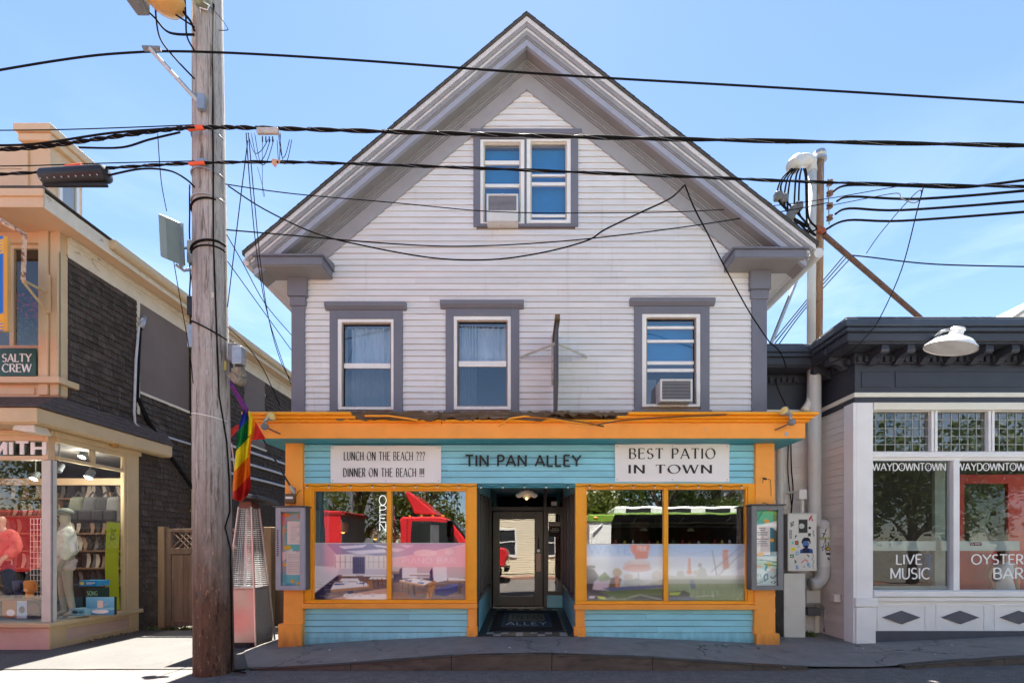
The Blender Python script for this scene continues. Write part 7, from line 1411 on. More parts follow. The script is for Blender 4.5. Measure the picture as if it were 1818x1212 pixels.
# interior
ri = MB(); ri.box(RX+.12, XE, RY+.13, 4.6, .1, 3.6); ri.f = [q for k, q in enumerate(ri.f) if k != 2]; ro = ri.build('bar_interior', mat('dim_bar_interior', (.075,.070,.065), .8, .2, 2), B)
REDD = mat('red_door_paint', (.50,.020,.014), .45, .15, 4)
dx0, dx1, dz0, dz1 = pr(1703, 1830, 842, 1060, .9); g0, g1, h0, h1 = pr(1712, 1790, 858, 960, .9)
b = MB(); holes_wall(b, dx0, dx1, dz0, dz1, .9, .96, [(g0,g1,h0,h1)]); b.build('red_screen', REDD, ro); MB().add([(g0,.93,h0),(g1,.93,h0),(g1,.93,h1),(g0,.93,h1)], [(0,1,2,3)]).build('red_screen_pane', GLR, ro)
pl = MB()
for a, c in ((1660,1678),(1683,1691)): pl.box(*[wx(v,.6) for v in (a,c)], .6, .66, .3, 2.9)
pl.build('pale_inner_post', mat('pale_green_post', (.34,.37,.32), .6), ro)
b = MB(); b.box(wx(1550,.5), wx(1690,.5), .5, .56, wz(1046,.5), wz(1040,.5)); b.build('inner_ledge', BANDM, ro)
SKIN = mat('skin_tone', (.50,.28,.19), .55, .05); HAIRB = mat('brown_hair', (.10,.05,.025), .5, .3, 30)
figure('person', (wx(1645,1.4), 1.4, .10), 1.42, R(60), SKIN, mat('blue_shirt', (.06,.20,.48), .9, .1), mat('tan_trousers', (.30,.20,.11), .9, .1), HAIRB, 'person in blue shirt and tan trousers behind the live music window', 'person')
figure('person', (wx(1782,.62), .62, .0), 1.38, R(-20), SKIN, mat('white_dress_cloth', (.75,.75,.74), .9, .06), GREYW, HAIRB, 'person in a long white dress behind the oyster bar lettering', 'person', dress=True)
# enamel gooseneck lamp
t = thing('barn_lamp', P(1690,590,-.25), 'white enamel barn lamp hanging from the black cornice', 'lamp')
EN = mat('white_enamel', (.82,.82,.80), .25, .05, 6, spots=[((.45,.42,.38), 12, .70, .5, (1,1,1))], coat=.4); c = Vector(P(1694,600,-.95)); M = Matrix.Rotation(R(14),3,'Y') @ Matrix.Rotation(R(10),3,'X')
sh = MB(); sh.lathe([(.30,-.14),(.295,-.125),(.22,-.04),(.13,.005),(.085,.02),(.078,.10),(.09,.105),(.078,.13),(.0,.135)], tuple(c), 30, M); sh.f = [f for f in sh.f if len(f) == 4 or f[0] != 29]; sh.build('shade', EN, t, smooth=True)
MB().lathe([(.285,-.132),(.21,-.05),(.12,-.005),(.0,.0)], tuple(c), 30, M).build('inner_shade', EN, t, smooth=True)
MB().tube([P(1656,600,-.30), P(1662,596,-.55), P(1672,588,-.85), tuple(c+Vector((-.06,0,.12)))], .018, 8).build('arm', GUN, t, smooth='all'); MB().tube([P(1688,603,-.42), P(1690,592,-.8)], .010, 6).build('stay', GUN, t)
# ------------------------------------------------------------------ meters, conduits and the service mast in the gap
UTW = mat('chalky_white_metal', (.66,.66,.63), .55, .06, 5, spots=[((.33,.27,.20), 9, .66, .6, (1,1,.4)), ((.16,.08,.04), 20, .74, .8, (1,1,1))])
UTG = mat('grey_box_side', (.13,.13,.13), .6, .25, 5)
t = thing('meter_cabinet', P(1424,1014,.50), 'white meter cabinet covered in stickers between the two storefronts', 'cabinet')
UY = .50; x0, x1, z0, z1 = pr(1399, 1450, 912, 1013, UY); MB().box(x0, x1, UY, UY+.02, z0, z1).build('door', UTW, t, bevel=.005); MB().box(x0-.004, x1-.004, UY+.021, UY+.20, z0, z1).build('case', UTG, t); MB().box(x0-.01, x1+.01, UY-.01, UY+.2, z1+.001, z1+.015).build('lid', UTW, t)
w0, w1, v0, v1 = pr(1418, 1433, 922, 945, UY); MB().box(w0, w1, UY-.006, UY-.001, v0, v1).build('meter_window', BLACKP, t); MB().lathe([(.028,0),(.045,0),(.045,.012),(.028,.012)], ((w0+w1)/2-.03, UY-.007, (v0+v1)/2), 16, Matrix.Rotation(R(90),3,'X')).build('meter_dial', METAL, t, smooth=True)
rg = random.Random(12)
def scribble(r, cx, cy, s, c, n=7):
    p = [(cx+rg.uniform(-s,s), cy+rg.uniform(-s,s)*.7) for _ in range(n)]; r.line(p, .006, c)
r = Ras(76, 150, W(214,214,208)); r.speck(.05)
K = W(40,40,44)
scribble(r,.16,.17,.09,K,9); scribble(r,.80,.07,.08,W(190,50,60)); scribble(r,.27,.40,.05,K); r.rect(.04,.28,.12,.43,W(60,60,62)); 
for j in range(6): r.rect(.055,.292+.023*j,.105,.305+.023*j,W(220,220,216))
r.ell(.76,.24,.05,.025,W(50,52,60)); r.rect(.69,.33,.80,.39,W(120,130,110)); r.rect(.72,.34,.78,.38,W(40,60,50)); r.line([(.86,.28),(.92,.31),(.86,.34),(.93,.37),(.88,.39)],.006,W(90,90,96)); r.rect(.12,.48,.20,.53,W(120,200,210)); r.rect(.24,.47,.36,.54,W(90,60,50)); r.ell(.30,.505,.035,.02,W(226,120,50)); r.ell(.36,.57,.04,.02,W(170,190,190)); r.ell(.16,.62,.08,.035,W(240,226,60)); r.line([(.26,.68),(.34,.66),(.36,.71),(.27,.72),(.26,.68)],.008,W(110,170,200)); r.rect(.06,.71,.19,.77,W(40,110,60)); r.rect(.09,.73,.15,.755,W(230,230,220))
# the blue stencilled bust
r.poly([(.40,.69),(.42,.63),(.52,.61),(.56,.66),(.66,.66),(.72,.60),(.86,.62),(.88,.69)], W(40,80,150)); r.ell(.62,.53,.12,.065, W(84,120,186)); r.poly([(.50,.44),(.46,.50),(.52,.53),(.52,.49),(.58,.475),(.70,.475),(.75,.49),(.76,.53),(.80,.50),(.76,.43),(.70,.41),(.56,.41)], W(26,28,44)); r.poly([(.54,.56),(.62,.545),(.72,.56),(.68,.61),(.58,.61)], W(28,32,58)); r.rect(.55,.515,.60,.525,W(24,26,40)); r.rect(.65,.515,.70,.525,W(24,26,40)); r.poly([(.52,.60),(.72,.60),(.76,.69),(.48,.69)], W(24,34,70))
scribble(r,.70,.73,.05,K); r.text('BILUN', .18, .44, .80, .85, W(60,110,110), .18) if False else scribble(r,.30,.83,.09,W(60,110,110),8); r.line([(.46,.86),(.60,.80),(.70,.84)],.012,W(214,130,140)); scribble(r,.32,.93,.07,W(80,140,200)); r.ell(.56,.93,.025,.014,W(120,120,126)); scribble(r,.72,.90,.06,W(90,150,210)); r.line([(.84,.70),(.90,.74),(.84,.79),(.92,.84),(.86,.90),(.92,.97)],.005,W(110,120,140))
r.sheet('sticker_layer', lambda u, v: (x0+.006+(x1-x0-.012)*u, UY-.0022, z1-.006+(z0-z1+.012)*v), PAPER, t)
b = MB(); b.box(w0-.01, w1+.01, UY-.0055, UY-.0028, v0-.01, v1+.01); b.build('meter_bezel', METAL, t)
t = thing('utility_box', P(1410,1128,.56), 'tall plain white utility box standing on the sidewalk below the stickers', 'utility box')
x0, x1, z0, z1 = pr(1392, 1430, 1017, 1127, .56); MB().box(x0, x1, .56, .575, walk_z(4.3,.6)-.02, z1).build('door', UTW, t, bevel=.005); MB().box(x0-.003, x1-.003, .576, .86, walk_z(4.3,.6)-.02, z1).build('case', UTG, t)
# ducts and pipes, each its own run
PIPE = mat('white_painted_duct', (.58,.58,.565), .45, .05, 4, spots=[((.40,.36,.30), 7, .67, .5, (1,1,.3))])
pipes = 'pipes between the storefronts'
def pipe(pts, r_, lab, m=PIPE, nm='pipe', n=16): return MB().tube(curve(pts, 5), r_, n).build(nm, m, smooth='all', label=lab, cat='pipe', group=pipes)
pipe([(1446,652,.75),(1446,760,.75),(1446,860,.75),(1446,935,.75)], .105, 'wide white duct running down the recess wall')
t = thing('sticker_duct', P(1460,1044,.70), 'fat white elbow duct with stickers beside the meter cabinet', 'duct')
MB().tube(curve([(1461,928,.72),(1461,940,.72),(1461,1005,.72),(1459,1024,.72),(1451,1034,.72),(1440,1037,.72)], 6), .108, 20).build('elbow', PIPE, t, smooth='all'); MB().ball(P(1461,932,.72), .108, 18, 10).build('dome', PIPE, t, smooth='all')
c = P(1461,985,.72)
r = Ras(40, 110, W(216,216,212)); scribble(r,.30,.10,.28,K,10); r.rect(.0,.22,.98,.30,W(170,176,120),.8); scribble(r,.45,.38,.38,W(70,70,76),14); r.ell(.62,.53,.22,.055,W(120,90,60)); r.ell(.62,.53,.12,.03,W(240,196,60)); r.rect(.42,.63,.95,.69,W(70,72,76)); r.poly([(.5,.75),(.6,.75),(.68,.80),(.76,.75),(.86,.75),(.76,.83),(.66,.82),(.58,.83)],W(60,62,66))
def cyl(u, v): a = R(-150+120*u); return (c[0]+.1092*math.cos(a), c[1]+.1092*math.sin(a), wz(938,.72)+(wz(1005,.72)-wz(938,.72))*v)
r.sheet('sticker_layer', cyl, PAPER, t)
pipe([(1386,790,.92),(1386,850,.92),(1386,905,.92)], .06, 'slim white pipe behind the right menu case')
pipe([(1440,648,.80),(1440,690,.80),(1438,712,.78),(1428,728,.75)], .065, 'cream downspout elbow under the dark cornice', CREAMR)
pipe([(1424,915,.62),(1424,895,.62),(1424,880,.62)], .030, 'short conduit rising from the meter cabinet top'); 
MB().box(wx(1417,.6), wx(1431,.6), .57, .68, wz(886,.6), wz(868,.6)).build('conduit_box', UTW, bevel=.008, label='small white conduit fitting above the meter cabinet', cat='conduit fitting')
pipe([(1380,874,.95),(1400,874,.95),(1424,872,.72)], .022, 'thin horizontal conduit on the recess wall')
pipe([(1404,775,.93),(1405,830,.93),(1408,870,.93),(1404,915,.93)], .012, 'pair of black cables on the recess wall, left one', BLACKW, 'cable_run', 6); pipe([(1400,775,.95),(1399,840,.95),(1406,900,.95)], .010, 'pair of black cables on the recess wall, right one', BLACKW, 'cable_run', 6)
t = thing('junction_boxes', P(1445,1092,.85), 'small white and dark junction boxes low on the recess wall', 'junction box')
MB().box(wx(1432,.85), wx(1457,.85), .85, .95, wz(1070,.85), wz(1047,.85)).build('white_box', UTW, t, bevel=.006); MB().box(wx(1433,.85), wx(1456,.85), .82, .95, wz(1092,.85), wz(1078,.85)).build('dark_box', UTG, t, bevel=.006)
for k, pts in enumerate(([(1431,1073,.84),(1445,1071,.84),(1460,1074,.84),(1466,1090,.84),(1463,1118,.84)], [(1456,1085,.84),(1464,1085,.84)], [(1470,1080,.84),(1470,1118,.84)], [(1464,1080,.83),(1464,1120,.83)])): MB().tube(curve(pts,4), .017, 8).build('conduit', METAL, t, smooth='all')
b = MB(); b.box(wx(1374,.9), wx(1384,.9), .88, .96, wz(1110,.9), wz(1050,.9)); b.build('meter_board', UTG, t)
for py in (1055, 1083): MB().ball(P(1379,py,.86), .07, 12, 8).build('meter_globe', mat('cloudy_meter_globe%d' % py, (.45,.46,.40), .2, .1), t, smooth='all')
MB().box(RX-.13, RX-.022, RY+.30, RY+.42, wz(1067,.5), wz(1053,.5)).build('outlet_box', SIDEC, bevel=.006, label='small beige outlet box on the side clapboards by the white pilaster', cat='outlet box')
# service mast on the low roof
RUSTP = mat('rusty_steel_mast', (.30,.17,.10), .75, .3, 4, (3,3,.6), spots=[((.42,.36,.30), 6, .56, .7, (2,2,.5)), ((.16,.06,.03), 9, .60, .8, (2,2,1))]); MYD = 1.5
t = thing('service_mast', P(1452,615,MYD), 'rusty steel service mast with white weatherhead conduit above the low roof', 'mast')
MB().tube([P(1451,660,MYD), P(1453,430,MYD), P(1454,285,MYD)], .085, 14).build('steel_post', RUSTP, t, smooth='all'); MB().lathe([(.085,-.02),(.13,.0),(.13,.04),(.10,.06),(.125,.10),(.11,.17),(.05,.21),(.0,.215)], P(1454,287,MYD), 18).build('post_cap', METAL, t, smooth=True)
MB().tube([P(1440,650,MYD-.05), P(1441,430,MYD-.05), P(1442,300,MYD-.05)], .075, 14).build('conduit', PIPE, t, smooth='all')
MB().tube(curve([(1442,305,MYD-.05),(1440,292,MYD-.05),(1430,285,MYD-.08),(1416,287,MYD-.15),(1408,296,MYD-.2)], 5), [.085]*5+[.11]*10+[.13]*6, 14).build('weatherhead', PIPE, t, smooth='all'); MB().tube([P(1447,405,MYD-.08), P(1460,410,MYD-.1), P(1462,415,MYD-.1)], .06, 8).build('brace_clamp', mat('red_rust', (.30,.08,.04), .8, .2), t)
MB().tube([P(1463,417,MYD-.1), P(1550,492,MYD+.1), P(1640,570,MYD+.4)], .045, 8).build('diagonal_brace', mat('brown_rust_brace', (.15,.085,.06), .8, .25, 5), t); MB().tube([P(1425,470,.9), P(1368,612,.95)], .035, 6).build('front_stay', METAL, t)
for py in (325, 344, 366, 387): MB().lathe([(.03,-.05),(.06,-.03),(.04,0),(.06,.03),(.03,.05)], P(1473,py,MYD-.1), 10).build('insulator', mat('brown_insulator%d' % py, (.20,.11,.07), .4, .2), t, smooth=True)
MB().tube([P(1470,318,MYD-.1), P(1472,398,MYD-.1)], .012, 6).build('insulator_rack', METAL, t)
for k, (sx, ex_, ey_, dpt) in enumerate(((1407,1386,350,70),(1411,1392,372,88),(1415,1398,380,60),(1419,1410,398,95),(1423,1418,385,70),(1427,1432,404,80),(1430,1434,392,60),(1405,1380,358,52))):
    MB().tube(curve([(sx,300,MYD-.2),(sx-(sx-ex_)*.7,318,MYD-.35),(ex_,ey_-18,MYD-.4),(ex_+4,ey_,MYD-.4),(ex_+16,ey_+14,MYD-.35),(1436,400+k*2,MYD-.25)], 5), .016, 6).build('drip_loop', BLACKW, t, smooth='all')
for px, py in ((1382,348),(1392,352),(1410,372),(1418,366),(1404,382)): MB().box(wx(px-7,1.1), wx(px+6,1.1), 1.04, 1.16, wz(py+8,1.1), wz(py-6,1.1)).build('connector', UTG, t, bevel=.02)
MY = MYD-.12
for pts, lab in (([(1478,341,MY),(1505,329,MY),(1602,330,MY-.5),(1698,333,MY-1),(1763,327,MY-1.3),(1860,314,MY-1.8)],'highest of four service cables leaving the mast to the right'), ([(1486,357,MY),(1512,349,MY),(1634,353,MY-.7),(1860,335,MY-1.8)],'second of four service cables leaving the mast to the right'), ([(1483,380,MY),(1508,370,MY),(1602,373,MY-.5),(1860,354,MY-1.8)],'third of four service cables leaving the mast to the right'), ([(1467,407,MY),(1505,391,MY),(1602,392,MY-.5),(1860,373,MY-1.8)],'lowest of four service cables leaving the mast to the right')): wire(pts, .020, lab)
wire([(1500,452,1.6),(1540,456,1.4),(1660,469,1.0),(1860,474,.4)], .012, 'pair of low wires right of the rusty brace'); wire([(1538,450,1.4),(1560,418,1.0),(1600,370,.2),(1632,338,-.6),(1634,352,-.6),(1622,360,-.4),(1600,352,0),(1592,343,.2),(1540,352,.7),(1470,366,1.3)], .007, 'thin tangled wire rising to the lower cable above the lamp')
wire([(1640,330,-1.5),(1628,375,-1.3),(1600,480,-.8),(1560,568,-.45),(1535,600,-.42),(1502,630,-.3),(1470,648,.4)], .007, 'thin wire falling to the corner of the black cornice')
for k, (a, c, lab) in enumerate(((1372,1500,'upper thin wire behind the gable eave and the mast'),(1376,1505,'middle thin wire behind the gable eave and the mast'),(1382,1512,'lower thin wire behind the gable eave and the mast'))): wire([(a,606+k*3,1.2),(1430,535+k*6,1.6),(c,452+k*2,1.9)], .011, lab, n=5)
wire([(1366,607,.1),(1385,625,.3),(1395,655,.3),(1378,675,.2),(1388,705,.0),(1400,728,-.35)], .010, 'knotted black wire from the low roof to the right spot lamp')
# distant roof at the right edge
t = thing('far_house', (26, 14, -.3), 'pale shingled gable roof peeking over the cornice at the right edge', 'building'); fy = 14
b = MB(); b.prism([P(1790,574,fy)[::2], P(1850,532,fy)[::2], (40, wz(532,fy)), (40, 2), P(1790,574,fy)[:1]+(2,)], fy, fy+8); b.build('wall', GREYW, t); b = MB(); p, q = P(1782,574,fy), P(1850,528,fy); b.prism([(p[0],p[2]),(q[0],q[2]),(q[0],q[2]+.16),(p[0],p[2]+.12)], fy-.4, fy+8.3); b.build('roof', mat('pale_weathered_shingle', (.40,.40,.40), .8, .2, 8), t)
# ------------------------------------------------------------------ the other side of the street (seen only in the window panes)
PALE = mat('pale_yellow_clapboard', (.74,.68,.50), .6, .06, 2, (1,1,3)); PALEW = mat('far_white_clapboard', (.78,.77,.74), .6, .06, 2, (1,1,3))
def house(x0, x1, y1, y0, h, rise, m, lab):
    t = thing('street_house', ((x0+x1)/2, y1, -.2), lab, 'house', 'houses across the street'); cx = (x0+x1)/2
    b = MB(); b.box(x0, x1, y0, y1-.03, -.2, h); b.prism([(x0,h),(x1,h),(cx,h+rise)], y0, y1-.03); b.build('wall', m, t)
    s = MB(); z = 0.0
    while z < h-.05: s.prism([(y1-.03,z),(y1-.03,z+.135),(y1-.022,z+.135),(y1,z)], x0, x1, 'x'); z += .125
    s.build('siding', m, t, kind='stuff')
    for s_ in (-1, 1):
        xe = x0-.3 if s_ < 0 else x1+.3; b = MB(); b.prism([(cx,h+rise+.12),(xe,h-.2),(xe,h-.32),(cx,h+rise)], y0-.3, y1+.3); b.build('roof', ROOFM, t)
    n = max(2, int((x1-x0)/2.0))
    for fl_ in range(max(1, int(h/2.8))):
        for k in range(n):
            wx0 = x0+(x1-x0)*(k+.5)/n-.45; z0 = 1.0+2.8*fl_
            f = MB(); f.box(wx0-.1, wx0, y1, y1+.04, z0-.1, z0+1.5); f.box(wx0+.9, wx0+1.0, y1, y1+.04, z0-.1, z0+1.5); f.box(wx0, wx0+.9, y1, y1+.04, z0+1.4, z0+1.5); f.box(wx0, wx0+.9, y1, y1+.05, z0-.1, z0); f.box(wx0, wx0+.9, y1, y1+.03, z0+.68, z0+.74); wo = f.build('window', TRIMW, t)
            MB().box(wx0, wx0+.9, y1+.003, y1+.012, z0, z0+1.4).build('pane', mat('far_dark_pane', (.03,.035,.04), .1, .1) if 'far_dark_pane' not in MATS else MATS['far_dark_pane'], wo)
house(-2.2, 4.4, -13.0, -21, 5.4, 2.6, PALE, 'pale yellow clapboard house straight across the street')
house(-21, -9.5, -14.0, -22, 5.8, 2.8, PALEW, 'white clapboard house across the street to the left')
house(9.0, 14.0, -13.4, -22, 5.6, 2.6, PALEW, 'white clapboard house across the street to the right')
BARK = mat('grey_brown_bark', (.13,.10,.075), .9, .3, 5, (4,4,.6), .6, 30); 
def leafmat(n_, c):
    m, n, o = newmat(n_); N = n.nodes.new; K_ = n.links.new; d_ = N('ShaderNodeBsdfPrincipled'); d_.inputs['Base Color'].default_value = (*c, 1); d_.inputs['Roughness'].default_value = .5; tr = N('ShaderNodeBsdfTranslucent'); tr.inputs[0].default_value = (c[0]*1.3, c[1]*1.4, c[2]*.6, 1); x = N('ShaderNodeMixShader'); x.inputs[0].default_value = .35; K_(d_.outputs[0], x.inputs[1]); K_(tr.outputs[0], x.inputs[2]); K_(x.outputs[0], o.inputs[0]); return m
LEAFS = [leafmat('leaf_mid_green', (.10,.14,.035)), leafmat('leaf_dark_green', (.075,.11,.03)), leafmat('leaf_olive', (.12,.14,.04))]
def tree(x, y, h, rw, lm, lab, seed, low=.25, nleaf=5200):
    rg = random.Random(seed); t = thing('street_tree', (x, y, -.2), lab, 'tree', 'trees across the street'); tr = MB(); tr.tube([(x,y,-.3),(x+.1,y,h*.25),(x-.05,y+.1,h*.5),(x,y,h*.8)], [.20,.15,.10,.03], 9); cl = []
    for k in range(16):
        a = rg.uniform(0,6.28); rr = rw*rg.uniform(.3,.85); z = h*rg.uniform(low+.08,.88); c = (x+rr*math.cos(a), y+rr*math.sin(a)*.8, z); cl.append((c, rg.uniform(.32,.55)*rw)); tr.tube([(x,y,z*.55),((x+c[0])/2,(y+c[1])/2,z*.85),c], [.07,.045,.015], 6)
    tr.build('trunk', BARK, t, smooth='all'); cr_ = MB()
    for i in range(nleaf):
        c, r_ = cl[rg.randrange(len(cl))]; v = Vector((rg.gauss(0,1),rg.gauss(0,1),rg.gauss(0,1))).normalized()*r_*rg.uniform(.45,1.0)**.6; p = Vector(c)+v; u = Vector((rg.gauss(0,1),rg.gauss(0,1),rg.gauss(0,1))).normalized(); w_ = u.orthogonal().normalized(); l = rg.uniform(.06,.12)
        cr_.add([p-u*l, p+w_*l*.55, p+u*l, p-w_*l*.55], [(0,1,2,3)])
    cr_.build('crown', LEAFS[lm], t)
for k, (x, y, h, rw, lm, lab) in enumerate(((-7.6,-13.0,7.0,2.3,0,'bushy green tree across the street behind the red trailer'),(-4.4,-12.4,6.0,1.9,2,'olive leaved tree across the street behind the red cab'),(-11.5,-12.2,8.2,2.6,1,'dark green tree across the street at far left'),(6.0,-12.6,6.4,2.2,1,'dark green tree across the street behind the food truck'),(8.6,-13.2,7.4,2.3,0,'green tree across the street right of the food truck'),(13.5,-12.0,6.6,2.4,1,'dark green tree across the street before the right white house'),(2.9,-11.9,4.4,1.3,2,'small olive tree across the street beside the yellow house'),(-16.5,-12.4,6.6,2.4,0,'green tree across the street before the left white house'),(-20.8,-12.6,7.4,2.6,2,'olive tree across the street beyond the red trailer'),(16.4,-11.9,7.6,2.7,1,'dark green tree across the street facing the oyster bar'),(20.4,-12.2,7.4,2.7,0,'green tree across the street at far right'))): tree(x, y, h, rw, lm, lab, 40+k)
# red delivery tractor and trailer
REDT = mat('red_truck_paint', (.62,.025,.03), .3, .05, 3, coat=.6); RUB = mat('black_tyre_rubber', (.02,.02,.02), .85, .15); GLK = glass('dark_truck_glass', .25, (.20,.22,.22)); CHR = mat('truck_chrome', (.7,.7,.7), .15, .05, metal=1)
def wheel(parent, x, y, r_=.45):
    o = MB().lathe([(.18,-.14),(r_-.04,-.14),(r_,-.10),(r_,.10),(r_-.04,.14),(.18,.14)], (x,y,r_-.2), 22, Matrix.Rotation(R(90),3,'X')).build('wheel', RUB, parent, smooth=True); MB().lathe([(.0,-.15),(.17,-.15),(.22,-.11),(.22,.11),(.0,.11)], (x,y,r_-.2), 16, Matrix.Rotation(R(-90),3,'X')).build('rim', CHR, o, smooth=True)
RYN, RYF = -8.5, -10.7
t = thing('red_truck', (-2.9, -9.6, -.2), 'red truck cab with a tall roof deflector parked across the street', 'truck')
cab = [(-4.40,.55),(-1.0,.55),(-.85,1.05),(-.95,1.38),(-2.0,1.52),(-2.75,2.42),(-3.0,2.49),(-4.32,2.49),(-4.42,2.38)]
MB().prism(cab, RYF, RYN).build('body', REDT, t, bevel=.05); MB().prism([(-3.95,2.60),(-3.12,2.56),(-4.10,3.34),(-4.26,3.38),(-4.28,3.30)], RYF+.15, RYN-.12).build('roof_deflector', REDT, t, bevel=.04)
MB().prism([(-4.0,1.52),(-2.45,1.50),(-2.85,2.26),(-3.95,2.28)], RYN-.002, RYN+.012).build('side_window', mat('dark_cab_window', (.02,.025,.025), .08), t, bevel=.03); b = MB(); b.hexa([(-2.0,RYF+.15,1.56),(-2.0,RYN-.15,1.56),(-2.1,RYN-.15,1.60),(-2.1,RYF+.15,1.60)], [(-2.68,RYF+.2,2.36),(-2.68,RYN-.2,2.36),(-2.80,RYN-.2,2.36),(-2.80,RYF+.2,2.36)]); b.v = [(x+.07, y, z+.03) for x, y, z in b.v]; b.build('windscreen', MATS['dark_cab_window'], t)
MB().box(-4.36, -2.2, RYN, RYN+.01, .60, .63).build('door_seam', BLACKP, t); MB().box(-4.16, -4.14, RYN, RYN+.008, .62, 2.40).build('door_seam', BLACKP, t); MB().prism([(-2.42,.62),(-2.39,.62),(-2.33,1.45),(-2.80,2.42),(-2.83,2.42),(-2.37,1.45)], RYN, RYN+.008).build('door_seam', BLACKP, t); MB().box(-4.08, -3.9, RYN, RYN+.03, 1.28, 1.34).build('door_handle', CHR, t)
MB().prism([(-4.05,1.47),(-2.38,1.45),(-2.81,2.31),(-3.98,2.33)], RYN-.003, RYN+.004).build('window_rubber', BLACKP, t); MB().box(-3.35, -3.05, RYN+.013, RYN+.02, 1.56, 2.2).build('seat_back', mat('grey_seat', (.10,.10,.11), .8), t); MB().box(-3.6, -2.7, RYN, RYN+.006, 1.0, 1.12).build('door_stripe', TRIMW, t)
for x_ in (-4.1,-3.7,-3.3,-2.95): MB().ball((x_,RYN-.15,2.52), .035, 8, 5, (1.6,1,.8)).build('roof_marker', mat('amber_roof_marker%d' % (x_*10), (.85,.35,.03), .3), t)
for k_ in range(5): MB().box(-.862, -.84, RYF+.6, RYN-.6, .72+.11*k_, .77+.11*k_).build('grille_bar', CHR, t); MB().box(-2.75, -2.55, RYN+.05, RYN+.30, 1.75, 2.35).build('wing_mirror', BLACKP, t, bevel=.03); MB().box(-1.05,-.83,RYF+.1,RYN-.1,.3,.56).build('bumper', CHR, t, bevel=.03); MB().box(-.99,-.86,RYN-.35,RYN-.1,.85,1.02).build('headlight', TRIMW, t)
MB().box(-6.6, -1.3, RYF+.5, RYN-.5, .30, .54).build('chassis', BLACKP, t); wheel(t, -1.7, RYN-.12); wheel(t, -5.6, RYN-.12); wheel(t, -1.7, RYF+.12); wheel(t, -5.6, RYF+.12); MB().tube([(-4.7,RYN-.2,.6),(-4.7,RYN-.2,2.9)], .07, 10).build('exhaust_stack', CHR, t, smooth=True)
t = thing('red_trailer', (-12.5, -9.6, -.2), 'long red trailer parked behind the red cab', 'trailer'); MB().box(-19, -6.46, RYF, RYN, .55, 2.70).build('body', REDT, t, bevel=.02); MB().box(-6.458, -6.44, RYF+.05, RYN-.05, .6, 2.62).build('front_bulkhead', mat('grey_bulkhead', (.16,.17,.17), .5, .1), t); MB().box(-19, -6.3, RYF-.02, RYN+.02, 2.55, 2.64).build('top_rail', mat('dark_red_rail', (.30,.02,.02), .4), t)
for k in range(7): MB().box(-18.6+1.75*k, -18.57+1.75*k, RYN, RYN+.015, .62, 2.5).build('panel_joint', MATS['dark_red_rail'], t)
for x in (-18,-17,-7.4): wheel(t, x, RYN-.12); wheel(t, x, RYF+.12)
# green food truck
GRN = mat('lime_green_truck_paint', (.20,.34,.045), .35, .06, 3, coat=.4); WTR = mat('white_truck_paint', (.76,.77,.75), .35, .05, 3, coat=.3)
t = thing('food_truck', (5.6, -9.7, -.2), 'green and white food truck with an open serving hatch across the street', 'food truck'); X0, X1 = 2.2, 9.6
b = MB(); holes_wall(b, X0, X1, .35, 2.30, RYN-.06, RYN, [(2.95,7.6,1.45,2.28)]); b.box(X0, X1, RYF, RYF+.06, .35, 2.3); b.box(X0, X0+.06, RYF+.06, RYN-.06, .35, 2.3); b.box(X1-.06, X1, RYF+.06, RYN-.06, .35, 2.3); b.box(X0, X1, RYF+.06, RYN-.06, .30, .36); b.build('body', WTR, t)
MB().box(X0-.05, X1+.05, RYF-.05, RYN+.05, 2.301, 2.58).build('roof_band', GRN, t, bevel=.04); MB().box(X0+.9, X1-.5, RYF+.4, RYN-.25, 2.581, 2.86).build('roof_unit', WTR, t, bevel=.06)
for k in range(4): MB().box(3.5+1.4*k, 4.4+1.4*k, RYN-.252, RYN-.24, 2.66, 2.78).build('roof_vent', BLACKP, t, bevel=.05)
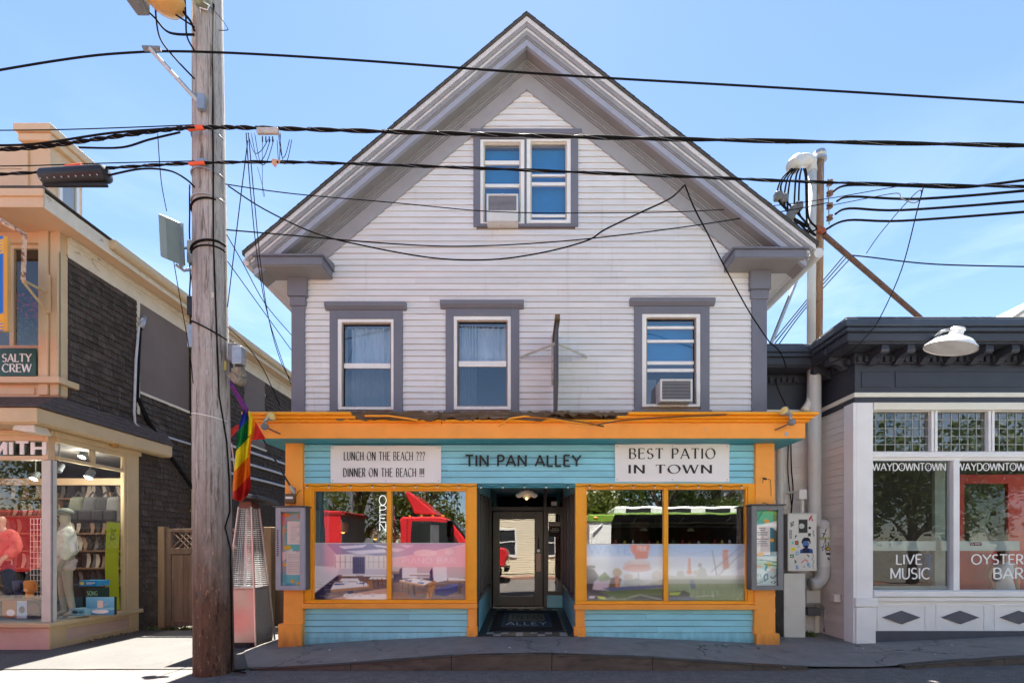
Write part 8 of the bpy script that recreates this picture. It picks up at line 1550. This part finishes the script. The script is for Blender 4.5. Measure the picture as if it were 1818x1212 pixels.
MB().box(2.9, 7.65, RYN+.001, RYN+.30, 1.40, 1.445).build('serving_shelf', METAL, t); b = MB(); b.hexa([(2.95,RYN+.01,2.285),(7.6,RYN+.01,2.285),(7.6,RYN+.01,2.30),(2.95,RYN+.01,2.30)], [(2.95,RYN+.7,2.50),(7.6,RYN+.7,2.50),(7.6,RYN+.7,2.52),(2.95,RYN+.7,2.52)]); b.build('hatch_awning', BLACKP, t)
MB().box(X0+.1, X1-.1, RYF+.07, RYF+.09, .5, 2.2).build('inner_wall', WOODI, t); MB().box(3.2,7.2,RYF+.3,RYF+.8,.5,1.35).build('kitchen_counter', METAL, t)
rg_ = random.Random(6)
for k_ in range(3): MB().box(3.3+1.45*k_, 4.3+1.45*k_, RYF+.09, RYF+.11, 1.55, 2.15).build('menu_board', mat('chalk_menu%d' % k_, [(.30,.27,.20),(.06,.07,.06),(.35,.12,.08)][k_], .7, .5, 14), t)
for k_ in range(16): x_ = 3.1+.28*k_; MB().lathe([(.03,0),(.045,.10+.06*rg_.random()),(.02,.18+.06*rg_.random())], (x_,RYN+.12+.1*rg_.random(),1.446), 8).build('sauce_bottle', mat('bottle_colour%d' % k_, [(.5,.05,.03),(.6,.45,.05),(.65,.65,.6),(.08,.15,.06)][k_ % 4], .4), t)
for x_ in (3.7, 5.3, 6.9): MB().tube([(x_,RYN+.02,2.27),(x_,RYN+.5,2.42)], .02, 6).build('hatch_strut', METAL, t)
for x_ in (4.2, 5.9): MB().lathe([(.16,0),(.05,.12)], (x_,RYN-.5,2.0), 12).build('hatch_lamp', WTR, t)
MB().box(X0, X1, RYN+.001, RYN+.012, .72, .95).build('green_stripe', GRN, t); MB().box(7.9, 9.3, RYN+.001, RYN+.02, 1.3, 2.1).build('side_window', MATS['dark_cab_window'], t, bevel=.05); MB().tube([(2.28,RYN+.03,.5),(2.28,RYN+.06,1.9),(2.6,RYN+.03,2.25)], .03, 8).build('wheel_arch_trim', WTR, t)
for x in (3.2, 8.4): wheel(t, x, RYN-.1); wheel(t, x, RYF+.1)
for x in (2.4, 9.3): MB().ball((x,RYN+.055,2.45), .05, 8, 6, (1.6,.5,.8)).build('marker_lamp', mat('amber_marker%d' % x, (.85,.35,.03), .3), t)
